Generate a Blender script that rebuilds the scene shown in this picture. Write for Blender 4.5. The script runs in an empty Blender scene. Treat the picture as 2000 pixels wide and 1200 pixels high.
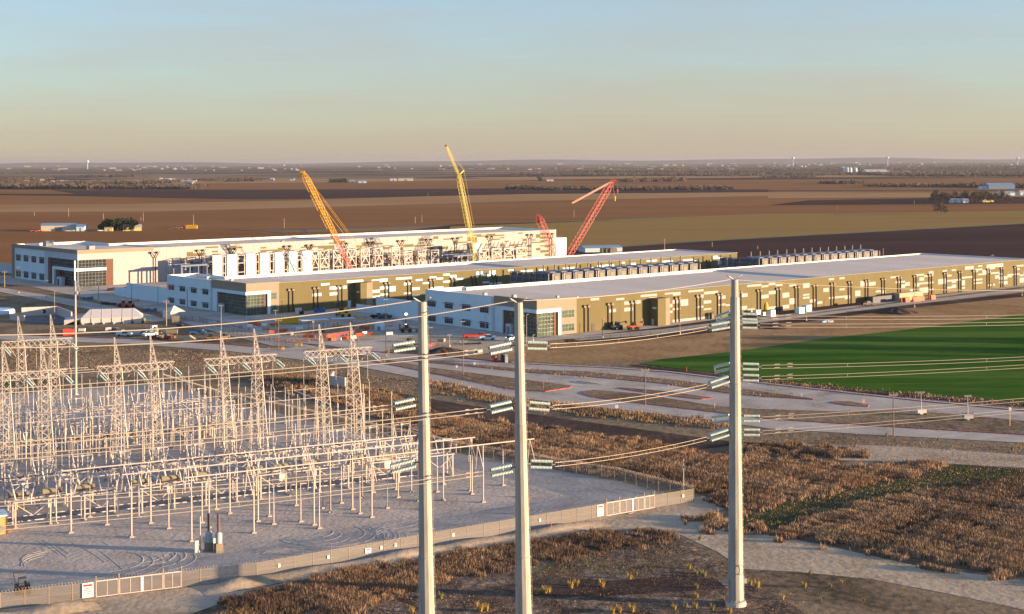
import bpy, math, random
import numpy as np
from mathutils import Vector

scene = bpy.context.scene
random.seed(7)
# ------------------------------------------------------------------ camera
FPX, CAMH, HORY, ROLL = 2900.0, 60.0, 315.5, 0.0045      # focal length in px of a 2000 px wide frame
cam_d = bpy.data.cameras.new('camera'); cam = bpy.data.objects.new('camera', cam_d)
scene.collection.objects.link(cam); scene.camera = cam
cam_d.sensor_fit = 'HORIZONTAL'; cam_d.sensor_width = 36.0; cam_d.lens = 36.0 * FPX / 2000.0
cam_d.shift_y = -(600.0 - HORY) / 2000.0
cam_d.clip_start = 1.0; cam_d.clip_end = 200000.0
cam.location = (0, 0, CAMH)
cam.rotation_mode = 'QUATERNION'
from mathutils import Quaternion
cam.rotation_quaternion = Quaternion((1, 0, 0), math.pi / 2) @ Quaternion((0, 0, 1), -ROLL)
# ------------------------------------------------------------------ light
SUN_EL = math.radians(5.8)
sun_xy = Vector((0.985, -0.172)).normalized()             # ground direction towards the sun: right, a little behind
world = bpy.data.worlds.new('World'); scene.world = world; world.use_nodes = True
wt = world.node_tree; wn = wt.nodes; wl = wt.links
for n in list(wn): wn.remove(n)
wo = wn.new('ShaderNodeOutputWorld'); bg = wn.new('ShaderNodeBackground'); bg.inputs[1].default_value = 0.15
sky = wn.new('ShaderNodeTexSky'); sky.sky_type = 'NISHITA'; sky.sun_disc = False
sky.sun_elevation = SUN_EL; sky.sun_rotation = math.atan2(sun_xy.x, sun_xy.y)
sky.altitude = 200; sky.air_density = 1.0; sky.dust_density = 0.5; sky.ozone_density = 4.0
# thin cirrus streaks, a real property of the sky dome
tc = wn.new('ShaderNodeTexCoord'); mp = wn.new('ShaderNodeMapping'); mp.inputs['Scale'].default_value = (3.6, 3.6, 34.0)
mp.inputs['Rotation'].default_value = (0.10, 0.20, 0.5)
nz = wn.new('ShaderNodeTexNoise'); nz.inputs['Scale'].default_value = 1.6; nz.inputs['Detail'].default_value = 5; nz.inputs['Roughness'].default_value = 0.55
cr = wn.new('ShaderNodeValToRGB'); cr.color_ramp.elements[0].position = 0.32; cr.color_ramp.elements[1].position = 0.70; cr.color_ramp.elements[0].color = (.72, .72, .72, 1)
mul = wn.new('ShaderNodeMath'); mul.operation = 'MULTIPLY'; mul.inputs[1].default_value = 0.55
mix = wn.new('ShaderNodeMix'); mix.data_type = 'RGBA'; mix.inputs[7].default_value = (1.27, .98, 0.80, 1)
wl.new(tc.outputs['Generated'], mp.inputs[0]); wl.new(mp.outputs[0], nz.inputs[0]); wl.new(nz.outputs[0], cr.inputs[0])
sep = wn.new('ShaderNodeSeparateXYZ'); mr = wn.new('ShaderNodeValToRGB'); me_ = mr.color_ramp.elements; me_[0].position = 0.0; me_[0].color = (.74, .74, .74, 1); me_[1].position = .13; me_[1].color = (.50, .50, .50, 1); e_ = me_.new(.5); e_.color = (.24, .24, .24, 1)
wl.new(tc.outputs['Generated'], sep.inputs[0]); wl.new(sep.outputs[2], mr.inputs[0]); wl.new(mr.outputs[0], mul.inputs[1])
wl.new(cr.outputs[0], mul.inputs[0]); wl.new(mul.outputs[0], mix.inputs[0]); wl.new(sky.outputs[0], mix.inputs[6])
wl.new(mix.outputs[2], bg.inputs[0]); wl.new(bg.outputs[0], wo.inputs[0])
sun_d = bpy.data.lights.new('sun', 'SUN'); sun = bpy.data.objects.new('sun', sun_d); scene.collection.objects.link(sun)
sun_d.energy = 5.0; sun_d.angle = math.radians(0.5); sun_d.color = (1.0, 0.68, 0.40)
sdir = Vector((sun_xy.x * math.cos(SUN_EL), sun_xy.y * math.cos(SUN_EL), math.sin(SUN_EL)))
sun.rotation_mode = 'QUATERNION'; sun.rotation_quaternion = sdir.to_track_quat('Z', 'Y')
sun.location = (300, -200, 200)
scene.view_settings.view_transform = 'Standard'; scene.view_settings.look = 'None'
scene.view_settings.exposure = 1.6; scene.view_settings.gamma = 1.0
scene.cycles.max_bounces = 5; scene.cycles.volume_bounces = 0
# ------------------------------------------------------------------ geometry of the photograph
def G(px, py, z=0.0):
    """point of the horizontal plane at height z seen at photo pixel (px, py)"""
    u = px - 1000; v = py - HORY; vt = v + u * ROLL; ut = u - v * ROLL
    Y = (CAMH - z) * FPX / vt
    return Vector((ut * Y / FPX, Y, z))
def PY(px, py, Y):
    """point at depth Y seen at photo pixel"""
    u = px - 1000; v = py - HORY; vt = v + u * ROLL; ut = u - v * ROLL
    return Vector((ut * Y / FPX, Y, CAMH - vt * Y / FPX))
AX = Vector((0.761, 0.649, 0)).normalized(); BX = Vector((-AX.y, AX.x, 0)); A_ROT = math.atan2(AX.y, AX.x)
def AB(a, b, z=0.0): return AX * a + BX * b + Vector((0, 0, z))
def PB(px, py, b):
    """(a, z) of the vertical plane b = const of the building grid"""
    u = px - 1000; v = py - HORY; vt = v + u * ROLL; ut = u - v * ROLL
    Y = b / (BX.x * ut / FPX + BX.y); X = ut * Y / FPX
    return X * AX.x + Y * AX.y, CAMH - vt * Y / FPX
S_ROT = math.radians(29); SX = Vector((math.cos(S_ROT), math.sin(S_ROT), 0)); TX = Vector((-SX.y, SX.x, 0))
S0 = G(1355, 980)
def ST(s, t, z=0.0): return S0 + SX * s + TX * t + Vector((0, 0, z))
# ------------------------------------------------------------------ materials
MATS = {}
def mat(name, col, rough=0.8, metal=0.0, var=0.12, scale=1.0, col2=None, bump=0.0, bscale=None, stretch=None, detail=4, spec=0.3, coord='Object'):
    m = bpy.data.materials.new(name); m.use_nodes = True
    nt = m.node_tree; n = nt.nodes; l = nt.links; b = n['Principled BSDF']
    b.inputs['Roughness'].default_value = rough; b.inputs['Metallic'].default_value = metal
    b.inputs['Specular IOR Level'].default_value = spec
    t = n.new('ShaderNodeTexCoord'); vec = t.outputs[coord]
    if stretch:
        mpn = n.new('ShaderNodeMapping'); mpn.inputs['Scale'].default_value = stretch[:3]
        if len(stretch) > 3: mpn.inputs['Rotation'].default_value = (0, 0, stretch[3])
        l.new(vec, mpn.inputs[0]); vec = mpn.outputs[0]
    z = n.new('ShaderNodeTexNoise'); z.inputs['Scale'].default_value = scale; z.inputs['Detail'].default_value = detail; z.inputs['Roughness'].default_value = 0.62
    l.new(vec, z.inputs[0])
    r = n.new('ShaderNodeValToRGB'); r.color_ramp.elements[0].position = 0.33; r.color_ramp.elements[1].position = 0.67
    c2 = col2 or tuple(min(1, c * (1 + var)) for c in col); c1 = col if col2 else tuple(c * (1 - var) for c in col)
    r.color_ramp.elements[0].color = (*c1, 1); r.color_ramp.elements[1].color = (*c2, 1)
    l.new(z.outputs[0], r.inputs[0]); l.new(r.outputs[0], b.inputs['Base Color'])
    if bump:
        z2 = n.new('ShaderNodeTexNoise'); z2.inputs['Scale'].default_value = bscale or scale * 4; z2.inputs['Detail'].default_value = 5
        l.new(vec, z2.inputs[0]); bp = n.new('ShaderNodeBump'); bp.inputs['Distance'].default_value = bump; bp.inputs['Strength'].default_value = 1.0
        l.new(z2.outputs[0], bp.inputs['Height']); l.new(bp.outputs[0], b.inputs['Normal'])
    MATS[name] = m
    return m
def mat_mix(name, stops, scale, scale2, rough=0.95, bump=0.0, bscale=1.0, stretch=None):
    """ground cover: two noise octaves pick between several natural colours"""
    m = bpy.data.materials.new(name); m.use_nodes = True
    nt = m.node_tree; n = nt.nodes; l = nt.links; b = n['Principled BSDF']; b.inputs['Roughness'].default_value = rough
    b.inputs['Specular IOR Level'].default_value = 0.0
    t = n.new('ShaderNodeTexCoord'); vec = t.outputs['Object']
    if stretch:
        mpn = n.new('ShaderNodeMapping'); mpn.inputs['Scale'].default_value = stretch[:3]
        if len(stretch) > 3: mpn.inputs['Rotation'].default_value = (0, 0, stretch[3])
        l.new(vec, mpn.inputs[0]); vec = mpn.outputs[0]
    z = n.new('ShaderNodeTexNoise'); z.inputs['Scale'].default_value = scale; z.inputs['Detail'].default_value = 6; z.inputs['Roughness'].default_value = 0.65; z.inputs['Distortion'].default_value = 0.6
    y = n.new('ShaderNodeTexNoise'); y.inputs['Scale'].default_value = scale2; y.inputs['Detail'].default_value = 4
    l.new(vec, z.inputs[0]); l.new(vec, y.inputs[0])
    ad = n.new('ShaderNodeMath'); ad.operation = 'MULTIPLY_ADD'; ad.inputs[1].default_value = 0.7; l.new(z.outputs[0], ad.inputs[0])
    m2 = n.new('ShaderNodeMath'); m2.operation = 'MULTIPLY'; m2.inputs[1].default_value = 0.3; l.new(y.outputs[0], m2.inputs[0]); l.new(m2.outputs[0], ad.inputs[2])
    r = n.new('ShaderNodeValToRGB'); el = r.color_ramp.elements
    k = len(stops)
    for i, c in enumerate(stops):
        p = 0.36 + 0.28 * i / max(1, k - 1)
        e = el[i] if i < 2 else el.new(p)
        e.position = p; e.color = (*c, 1)
    l.new(ad.outputs[0], r.inputs[0]); l.new(r.outputs[0], b.inputs['Base Color'])
    if bump:
        z2 = n.new('ShaderNodeTexNoise'); z2.inputs['Scale'].default_value = bscale; z2.inputs['Detail'].default_value = 6
        l.new(vec, z2.inputs[0]); bp = n.new('ShaderNodeBump'); bp.inputs['Distance'].default_value = bump
        l.new(z2.outputs[0], bp.inputs['Height']); l.new(bp.outputs[0], b.inputs['Normal'])
    MATS[name] = m
    return m
# ------------------------------------------------------------------ mesh helpers
class MB:
    def __init__(s): s.v = []; s.f = []; s.m = []
    def add(s, vs, fs, mi=0):
        o = len(s.v); s.v.extend([tuple(p) for p in vs]); s.f.extend([tuple(i + o for i in f) for f in fs]); s.m.extend([mi] * len(fs)); return s
    def box(s, x0, x1, y0, y1, z0, z1, mi=0):
        return s.add([(x0, y0, z0), (x1, y0, z0), (x1, y1, z0), (x0, y1, z0), (x0, y0, z1), (x1, y0, z1), (x1, y1, z1), (x0, y1, z1)],
                     [(0, 3, 2, 1), (4, 5, 6, 7), (0, 1, 5, 4), (1, 2, 6, 5), (2, 3, 7, 6), (3, 0, 4, 7)], mi)
    def prism(s, poly, z0, z1, mi=0):
        n = len(poly)
        return s.add([(p[0], p[1], z0) for p in poly] + [(p[0], p[1], z1) for p in poly],
                     [tuple(range(n))[::-1], tuple(range(n, 2 * n))] + [(i, (i + 1) % n, n + (i + 1) % n, n + i) for i in range(n)], mi)
    def tube(s, p, q, r0, r1=None, n=6, mi=0, ph=0.0):
        r1 = r0 if r1 is None else r1; p = Vector(p); q = Vector(q); d = (q - p)
        if d.length < 1e-6: return s
        d.normalize(); a = d.cross(Vector((0, 0, 1)))
        if a.length < 1e-3: a = Vector((1, 0, 0))
        a.normalize(); b = d.cross(a)
        vs = []
        for (c, r) in ((p, r0), (q, r1)):
            for i in range(n):
                w = 2 * math.pi * i / n + ph; vs.append(c + a * (r * math.cos(w)) + b * (r * math.sin(w)))
        return s.add(vs, [(i, (i + 1) % n, n + (i + 1) % n, n + i) for i in range(n)] + [tuple(range(n))[::-1], tuple(range(n, 2 * n))], mi)
    def bar(s, p, q, w, mi=0): return s.tube(p, q, w * 0.7071, None, 4, mi, math.pi / 4)
    def path(s, pts, r, n=6, mi=0):
        for a, b in zip(pts[:-1], pts[1:]): s.tube(a, b, r, None, n, mi)
        return s
    def lathe(s, prof, n=10, c=(0, 0, 0), mi=0):
        vs = []; k = len(prof)
        for r, z in prof:
            for i in range(n):
                w = 2 * math.pi * i / n; vs.append((c[0] + r * math.cos(w), c[1] + r * math.sin(w), c[2] + z))
        fs = [(j * n + i, j * n + (i + 1) % n, (j + 1) * n + (i + 1) % n, (j + 1) * n + i) for j in range(k - 1) for i in range(n)]
        fs += [tuple(range(n))[::-1], tuple(range((k - 1) * n, k * n))]
        return s.add(vs, fs, mi)
    def build(s, name, mats, parent=None, loc=None, rotz=None, smooth=False):
        me = bpy.data.meshes.new(name); me.from_pydata(s.v, [], s.f)
        for m in (mats if isinstance(mats, (list, tuple)) else [mats]): me.materials.append(m)
        if len(me.materials) > 1: me.polygons.foreach_set('material_index', s.m)
        if smooth: me.polygons.foreach_set('use_smooth', [True] * len(s.f))
        me.update()
        o = bpy.data.objects.new(name, me); scene.collection.objects.link(o)
        if parent is not None: o.parent = parent
        if loc is not None: o.location = loc
        if rotz is not None: o.rotation_euler = (0, 0, rotz)
        return o
def tag(o, label=None, cat=None, group=None, kind=None):
    if label: o['label'] = label
    if cat: o['category'] = cat
    if group: o['group'] = group
    if kind: o['kind'] = kind
    return o
def thing(name, label, cat, loc=(0, 0, 0), rotz=0.0, group=None):
    o = bpy.data.objects.new(name, None); scene.collection.objects.link(o)
    o.location = loc; o.rotation_euler = (0, 0, rotz); o.empty_display_size = 0.5
    return tag(o, label, cat, group)
KIDS = {}
def kids(o):
    return [c for c in scene.collection.objects if c.parent is o]
def dup(root, loc, rotz=None, label=None, group=None, ks=None):
    r = root.copy(); scene.collection.objects.link(r); r.location = loc
    if rotz is not None: r.rotation_euler = (0, 0, rotz)
    if label: r['label'] = label
    if group: r['group'] = group
    for ch in (ks or kids(root)):
        c = ch.copy(); scene.collection.objects.link(c); c.parent = r
        for g in ch.children:
            d = g.copy(); scene.collection.objects.link(d); d.parent = c
    return r
def struct(name, mb, m, loc=None): return tag(mb.build(name, m, loc=loc), kind='structure')
def lattice(mb, base, top, npan, w, wb=None, mi=0, ring=False):
    """four chords from base to top joined by zigzag bracing on each face"""
    wb = wb or w * 0.6
    base = [Vector(p) for p in base]; top = [Vector(p) for p in top]
    for p, q in zip(base, top): mb.bar(p, q, w, mi)
    for i in range(4):
        j = (i + 1) % 4
        for k in range(npan):
            f0, f1 = k / npan, (k + 1) / npan
            a0 = base[i].lerp(top[i], f0); a1 = base[i].lerp(top[i], f1); b0 = base[j].lerp(top[j], f0); b1 = base[j].lerp(top[j], f1)
            mb.bar(a0, b1, wb, mi); mb.bar(b0, a1, wb, mi)
            if ring and k: mb.bar(a0, b0, wb, mi)
# ------------------------------------------------------------------ haze
# ------------------------------------------------------------------ materials of the place
M_gravel = mat_mix('gravel', [(.37, .33, .275), (.46, .405, .335), (.55, .48, .39)], .12, 2.5, bump=.10, bscale=1.1)
M_sand = mat_mix('sandy_soil', [(.33, .255, .165), (.46, .37, .255), (.55, .455, .325)], .11, 1.2, bump=.10, bscale=.9)
M_dirt = mat_mix('bare_dirt', [(.25, .155, .07), (.35, .22, .105), (.43, .285, .145)], .04, .5, bump=.18, bscale=.35)
M_dry = mat_mix('dry_grass_ground', [(.10, .08, .05), (.20, .15, .095), (.29, .22, .14), (.16, .14, .065)], .035, .6, bump=.15, bscale=.6)
M_dark = mat_mix('dark_soil', [(.045, .035, .032), (.085, .062, .05), (.13, .10, .08)], .06, .7, bump=.15, bscale=.6)
M_green = mat_mix('green_crop', [(.022, .075, .012), (.045, .115, .016), (.080, .155, .026), (.11, .17, .04)], .03, .55, bump=.14, bscale=2.0, stretch=(.22, 1.9, 1, .3))
M_thatch = mat_mix('reed_thatch', [(.09, .062, .045), (.16, .108, .07), (.25, .165, .105)], .15, 1.6, bump=.25, bscale=1.3)
M_mown = mat_mix('mown_grass', [(.10, .075, .045), (.045, .065, .025), (.08, .09, .04), (.15, .11, .065)], .28, .9, bump=.08, bscale=1.5)
M_conc = mat_mix('concrete_road', [(.28, .25, .205), (.42, .38, .315), (.48, .44, .365), (.60, .55, .46)], .07, 1.1, rough=.9)
M_mottle = mat_mix('mottled_soil', [(.06, .045, .036), (.12, .088, .065), (.20, .15, .105), (.42, .33, .24)], .22, 1.7, bump=.2, bscale=.9)
M_asph = mat('asphalt', (.13, .125, .125), .9, var=.2, scale=.3)
M_kerb = mat('red_kerb_paint', (.42, .09, .075), .7, var=.25, scale=1.2)
M_kerbw = mat('concrete_kerb', (.52, .49, .46), .85, var=.12, scale=1.2)
M_plough = mat_mix('ploughed_soil', [(.235, .115, .048), (.275, .138, .06), (.31, .165, .072)], .004, .05, stretch=(.35, 1.6, 1, -.25))
M_plough_d = mat_mix('dark_ploughed_soil', [(.06, .038, .036), (.078, .05, .045), (.095, .06, .052)], .005, .06, stretch=(.35, 1.8, 1, -.25))
M_stub = mat_mix('stubble', [(.26, .165, .06), (.33, .21, .08), (.29, .215, .055)], .006, .07, stretch=(.3, 1.6, 1, -.25))
M_tan = mat_mix('tan_field', [(.33, .19, .09), (.39, .235, .11), (.43, .28, .14)], .004, .05, stretch=(.35, 1.6, 1, -.25))
M_verge = mat('green_verge', (.13, .15, .04), .95, var=.3, scale=.05)
# far farmland: a patchwork of fields and woods, in one sheet to the horizon
def farmland():
    m = bpy.data.materials.new('farmland'); m.use_nodes = True
    nt = m.node_tree; n = nt.nodes; l = nt.links; b = n['Principled BSDF']; b.inputs['Roughness'].default_value = 1.0; b.inputs['Specular IOR Level'].default_value = 0.0
    t = n.new('ShaderNodeTexCoord'); mp = n.new('ShaderNodeMapping'); mp.inputs['Scale'].default_value = (1 / 1500., 1 / 900., 1); mp.inputs['Rotation'].default_value = (0, 0, .2)
    l.new(t.outputs['Object'], mp.inputs[0])
    v = n.new('ShaderNodeTexVoronoi'); v.inputs['Scale'].default_value = 1.0; v.distance = 'CHEBYCHEV'; l.new(mp.outputs[0], v.inputs['Vector'])
    sx = n.new('ShaderNodeSeparateColor'); l.new(v.outputs['Color'], sx.inputs[0])
    r = n.new('ShaderNodeValToRGB'); r.color_ramp.interpolation = 'CONSTANT'; el = r.color_ramp.elements
    cs = [(0, (.13, .08, .055)), (.25, (.09, .055, .045)), (.4, (.22, .15, .095)), (.55, (.15, .10, .065)), (.68, (.11, .085, .06)), (.8, (.17, .15, .07)), (.9, (.26, .19, .12))]
    for i, (p, c) in enumerate(cs):
        e = el[i] if i < 2 else el.new(p)
        e.position = p; e.color = (*c, 1)
    l.new(sx.outputs[0], r.inputs[0])
    z = n.new('ShaderNodeTexNoise'); z.inputs['Scale'].default_value = 1.3; z.inputs['Detail'].default_value = 7; l.new(mp.outputs[0], z.inputs[0])
    r2 = n.new('ShaderNodeValToRGB'); r2.color_ramp.elements[0].position = .50; r2.color_ramp.elements[1].position = .58; l.new(z.outputs[0], r2.inputs[0])
    mx = n.new('ShaderNodeMix'); mx.data_type = 'RGBA'; mx.inputs[7].default_value = (.06, .05, .042, 1)
    l.new(r2.outputs[0], mx.inputs[0]); l.new(r.outputs[0], mx.inputs[6]); l.new(mx.outputs[2], b.inputs['Base Color'])
    return m
M_farm = farmland()
# ------------------------------------------------------------------ sheets
struct('ground', MB().add([(-75000, -300, 0), (75000, -300, 0), (75000, 70000, 0), (-75000, 70000, 0)], [(0, 1, 2, 3)]), M_farm)
def sheet(name, px, m, z):
    pts = [G(x, y) for x, y in px]
    return struct(name, MB().add([(p.x, p.y, z) for p in pts], [tuple(range(len(pts)))]), m)
def clip_poly(px): return [Vector((G(x, y).x, G(x, y).y)) for x, y in px]
struct('dirt', MB().add([(-700, -200, .02), (1200, -200, .02), (1200, 900, .02), (-700, 900, .02)], [(0, 1, 2, 3)]), M_dry)
# fields behind the buildings, nearest last
sheet('field', [(-300, 356), (600, 355), (1400, 352), (2400, 345), (2400, 372), (1400, 372), (600, 381), (-300, 378)], M_plough, .30)
sheet('field', [(-300, 362), (330, 349), (900, 349), (1000, 352), (600, 357), (-300, 366)], M_tan, .36)
sheet('field', [(900, 347), (1600, 342), (2300, 342), (2300, 346), (1500, 347), (1000, 352)], M_tan, .36)
sheet('field', [(100, 372), (500, 371), (1000, 369), (1500, 371), (1500, 376), (1000, 380), (500, 390), (170, 383)], M_plough_d, .42)
sheet('field', [(-300, 378), (160, 384), (500, 391), (800, 386), (1480, 376), (2400, 372), (2400, 408), (1500, 418), (1100, 432), (500, 452), (-300, 414)], M_plough, .34)
sheet('field', [(-300, 402), (250, 399), (520, 394), (800, 385), (1060, 379), (1500, 375), (1500, 383), (1060, 393), (700, 403), (300, 414), (-300, 416)], M_tan, .40)
sheet('field', [(1500, 376), (1850, 377), (2300, 372), (2300, 384), (1850, 385), (1500, 388)], M_tan, .42)
sheet('field', [(1580, 392), (1800, 388), (2300, 382), (2300, 396), (1850, 400), (1500, 402)], M_plough_d, .44)
sheet('field', [(-300, 418), (0, 419), (130, 424), (400, 446), (520, 455), (900, 448), (1200, 446), (1200, 520), (-300, 520)], M_plough, .20)
sheet('field', [(880, 443), (1200, 431), (1500, 417), (1850, 403), (2300, 388), (2300, 424), (2000, 437), (1500, 464), (1200, 484), (1080, 492), (850, 490)], M_stub, .24)
sheet('verge', [(560, 446), (900, 437), (1200, 429), (1500, 415), (1850, 401), (2300, 386), (2300, 388), (1850, 403.2), (1500, 417), (1200, 431), (900, 439), (560, 448)], M_verge, .28)
sheet('verge', [(1080, 487), (1500, 463), (2000, 436), (2300, 423), (2300, 425), (2000, 438), (1500, 465.3), (1080, 489.5)], M_verge, .28)
sheet('field', [(1060, 491), (1500, 465), (2000, 437.5), (2300, 424), (2300, 520), (2000, 520), (1060, 520)], M_plough_d, .22)
sheet('road', [(-100, 415), (40, 416), (130, 421), (260, 429), (400, 441), (470, 447), (560, 452), (560, 455), (470, 450), (400, 444.5), (260, 432.5), (130, 424.5), (40, 420), (-100, 418.5)], M_asph, .30)
sheet('road', [(330, 447), (430, 443), (520, 449), (520, 450.4), (430, 444.5), (330, 448.4)], M_sand, .33)
# building aprons and yards
sheet('parking_lot', [(-60, 538), (60, 540), (330, 500), (1100, 490), (1230, 505), (2200, 500), (2200, 548), (2000, 560), (1760, 589), (1600, 610), (1500, 622), (1290, 648), (1130, 661), (1048, 668), (900, 668), (840, 655), (740, 690), (560, 668), (420, 625), (300, 606), (180, 585), (60, 560), (-60, 549)], M_conc, .05)
sheet('dirt', [(330, 505), (1130, 490), (1130, 520), (430, 560)], M_dirt, .07)
sheet('dirt', [(1130, 661), (1290, 650), (1500, 624), (1600, 613), (1760, 592), (2000, 563), (2200, 545), (2200, 610), (2000, 616), (1760, 646), (1600, 664), (1440, 686), (1300, 701), (1230, 706), (1100, 712), (960, 700), (1000, 676)], M_dirt, .05)
sheet('dirt', [(1140, 657), (1290, 644), (1500, 618), (1600, 607), (1760, 585), (2000, 556), (2000, 553), (1760, 579), (1600, 600), (1500, 611), (1290, 640)], M_dark, .09)
sheet('dirt', [(1100, 664), (1290, 652), (1500, 630), (1600, 618), (1760, 598), (2000, 572), (2000, 580), (1760, 604), (1600, 626), (1500, 638), (1290, 662), (1110, 672)], M_dark, .09)
sheet('pavement', [(1120, 663), (1290, 648), (1500, 624), (1600, 612.5), (1760, 592), (2000, 564), (2200, 540), (2200, 543), (2000, 570), (1760, 598), (1600, 617), (1500, 629), (1290, 653), (1130, 666)], M_conc, .13)
sheet('dirt', [(480, 628), (560, 640), (740, 640), (740, 664), (640, 668), (560, 660)], M_sand, .09)
sheet('dirt', [(750, 668), (830, 652), (1000, 668), (1010, 690), (880, 692)], M_sand, .09)
# green crop field: gently rolling mesh
def inside(p, poly):
    c = False; n = len(poly)
    for i in range(n):
        a = poly[i]; b = poly[i - 1]
        if (a[1] > p[1]) != (b[1] > p[1]) and p[0] < (b[0] - a[0]) * (p[1] - a[1]) / (b[1] - a[1]) + a[0]: c = not c
    return c
GP = [(1250, 712), (1300, 702), (1440, 687), (1600, 663), (1760, 646), (2000, 615), (2400, 575), (2400, 840), (2000, 786), (1850, 775), (1700, 763), (1600, 752), (1500, 742), (1380, 727), (1300, 718)]
sheet('crop_field', GP, M_green, .12)
sheet('verge', [(1238, 713), (1300, 720), (1380, 729), (1500, 744), (1600, 754), (1700, 765), (1850, 778), (2000, 789), (2300, 815), (2300, 822), (2000, 795), (1850, 783), (1700, 770), (1600, 759), (1500, 749), (1380, 733), (1300, 723), (1230, 715)], M_dark, .10)
# concrete avenues
ROAD = [(-60, 652), (0, 655), (250, 662), (330, 668), (440, 674), (530, 682), (600, 678), (660, 684), (740, 690), (840, 694), (900, 702), (1000, 710), (1100, 715), (1200, 720), (1300, 727), (1448, 745), (1600, 762), (1800, 784), (2000, 803), (2200, 824), (2200, 888), (2000, 866), (1700, 850), (1500, 838), (1400, 823), (1200, 800), (1000, 777), (900, 754), (830, 742), (700, 717), (450, 687), (250, 672), (0, 664), (-60, 660)]
sheet('road', ROAD, M_conc, .10)
sheet('road', [(300, 606), (360, 632), (430, 652), (530, 676), (640, 684), (600, 674), (500, 650), (440, 634), (400, 618)], M_conc, .12)
sheet('road', [(-60, 556), (0, 562), (90, 577), (170, 590), (260, 606), (330, 626), (300, 630), (230, 615), (170, 604), (80, 586), (0, 571), (-60, 563)], M_conc, .12)
def island(px, kerb='red', top=None):
    pts = [G(x, y) for x, y in px]
    c = Vector((sum(p.x for p in pts) / len(pts), sum(p.y for p in pts) / len(pts), 0))
    mb = MB(); n = len(pts)
    if sum(pts[i].x * pts[(i + 1) % n].y - pts[(i + 1) % n].x * pts[i].y for i in range(n)) < 0: pts = pts[::-1]
    inn = []
    for i in range(n):
        a, b, d = pts[i - 1], pts[i], pts[(i + 1) % n]
        t = ((b - a).normalized() + (d - b).normalized()); t = t.normalized() if t.length > 1e-3 else (b - a).normalized()
        q = b + Vector((-t.y, t.x, 0)) * .35
        inn.append(q)
    z0, z1 = .10, .26
    mb.add([(p.x, p.y, z0) for p in pts] + [(p.x, p.y, z1) for p in pts] + [(p.x, p.y, z1) for p in inn],
           [(i, (i + 1) % n, n + (i + 1) % n, n + i) for i in range(n)] + [(n + i, n + (i + 1) % n, 2 * n + (i + 1) % n, 2 * n + i) for i in range(n)], 1)
    mb.add([(p.x, p.y, z1 - .02) for p in inn], [tuple(range(n))], 0)
    return tag(mb.build('traffic_island', [top or M_dry, M_kerb if kerb == 'red' else M_kerbw]), kind='structure')
island([(1137, 770), (1142, 766), (1160, 763.5), (1250, 771), (1330, 784), (1400, 795), (1480, 801), (1640, 806), (1750, 803.5), (1850, 810), (2000, 824), (2200, 846), (2200, 870), (2000, 851), (1700, 833), (1500, 820), (1400, 807), (1250, 789), (1160, 777.5)])
island([(800, 703), (930, 714), (1030, 723), (1150, 728), (1300, 742), (1420, 757), (1585, 780), (1588, 782), (1500, 777), (1420, 769), (1300, 751), (1150, 737), (1030, 728.5), (930, 718), (800, 706)])
island([(1622, 788), (1632, 785.5), (1660, 786), (1698, 793), (1695, 796), (1660, 794)])
island([(1120, 747.5), (1126, 745.5), (1150, 748), (1175, 752.5), (1150, 752)], 'w')
island([(600, 684), (700, 694), (837, 719), (920, 730), (1000, 740), (1090, 752), (1117, 755.5), (1113, 759), (1065, 766.5), (1000, 762), (900, 742), (837, 728), (700, 702), (600, 688)])
island([(1205, 759), (1225, 759.5), (1300, 766), (1385, 778), (1392, 780), (1370, 781.5), (1300, 774), (1225, 762.5)])
# verge kerb beyond the avenues
def kerb_line(px, m, w=.3, z=.22, name='kerb'):
    pts = [G(x, y) for x, y in px]; mb = MB()
    for p, q in zip(pts[:-1], pts[1:]):
        d = (q - p).normalized(); nn = Vector((-d.y, d.x, 0)) * w * .5
        mb.prism([p + nn, p - nn, q - nn, q + nn], .0, z)
    return struct(name, mb, m)
kerb_line([(1000, 709.5), (1100, 714.5), (1200, 719.5), (1300, 726.5), (1448, 744.5), (1600, 761.5), (1800, 783.5), (2000, 802.5), (2200, 823.5)], M_kerbw, .9)
kerb_line([(1000, 710.6), (1100, 715.6), (1200, 720.6), (1300, 727.8), (1448, 745.9), (1600, 763), (1800, 785), (2000, 804.2), (2200, 825)], M_kerb, .4, .24)
kerb_line([(-60, 651.5), (0, 654.3), (250, 661.3), (440, 673.5), (525, 681)], M_kerb, .5)
kerb_line([(540, 668), (640, 676), (700, 686), (840, 693.5), (1000, 709)], M_kerb, .4)
# substation pad, sandy track round it
sheet('dirt', [(-100, 1230), (0, 1180), (500, 1120), (1000, 1035), (1200, 1000), (1355, 972), (1410, 966), (1428, 976), (1425, 992), (1380, 1004), (1372, 1012), (1440, 1034), (1500, 1046), (1600, 1064), (1800, 1108), (2000, 1134), (2200, 1168), (2200, 1230), (2000, 1192), (1850, 1160), (1700, 1132), (1560, 1118), (1450, 1112), (1400, 1078), (1330, 1046), (1270, 1031), (1180, 1037), (900, 1077), (700, 1107), (560, 1140), (430, 1180), (330, 1215), (150, 1240)], M_sand, .05)
FENCE_R = [(0, 0), (-3, 21), (-16.5, 58), (-38, 150), (-42, 185)]
mb = MB(); pad = [ST(0.3, -.4), ST(-20, -1.6), ST(-83, -8), ST(-118, -5), ST(-190, -3), ST(-190, 190), ST(-42, 186), ST(-38, 151), ST(-16.2, 58.5), ST(-2.6, 21)]
mb.add([(p.x, p.y, .12) for p in pad], [tuple(range(len(pad)))])
rng = random.Random(3)
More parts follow.
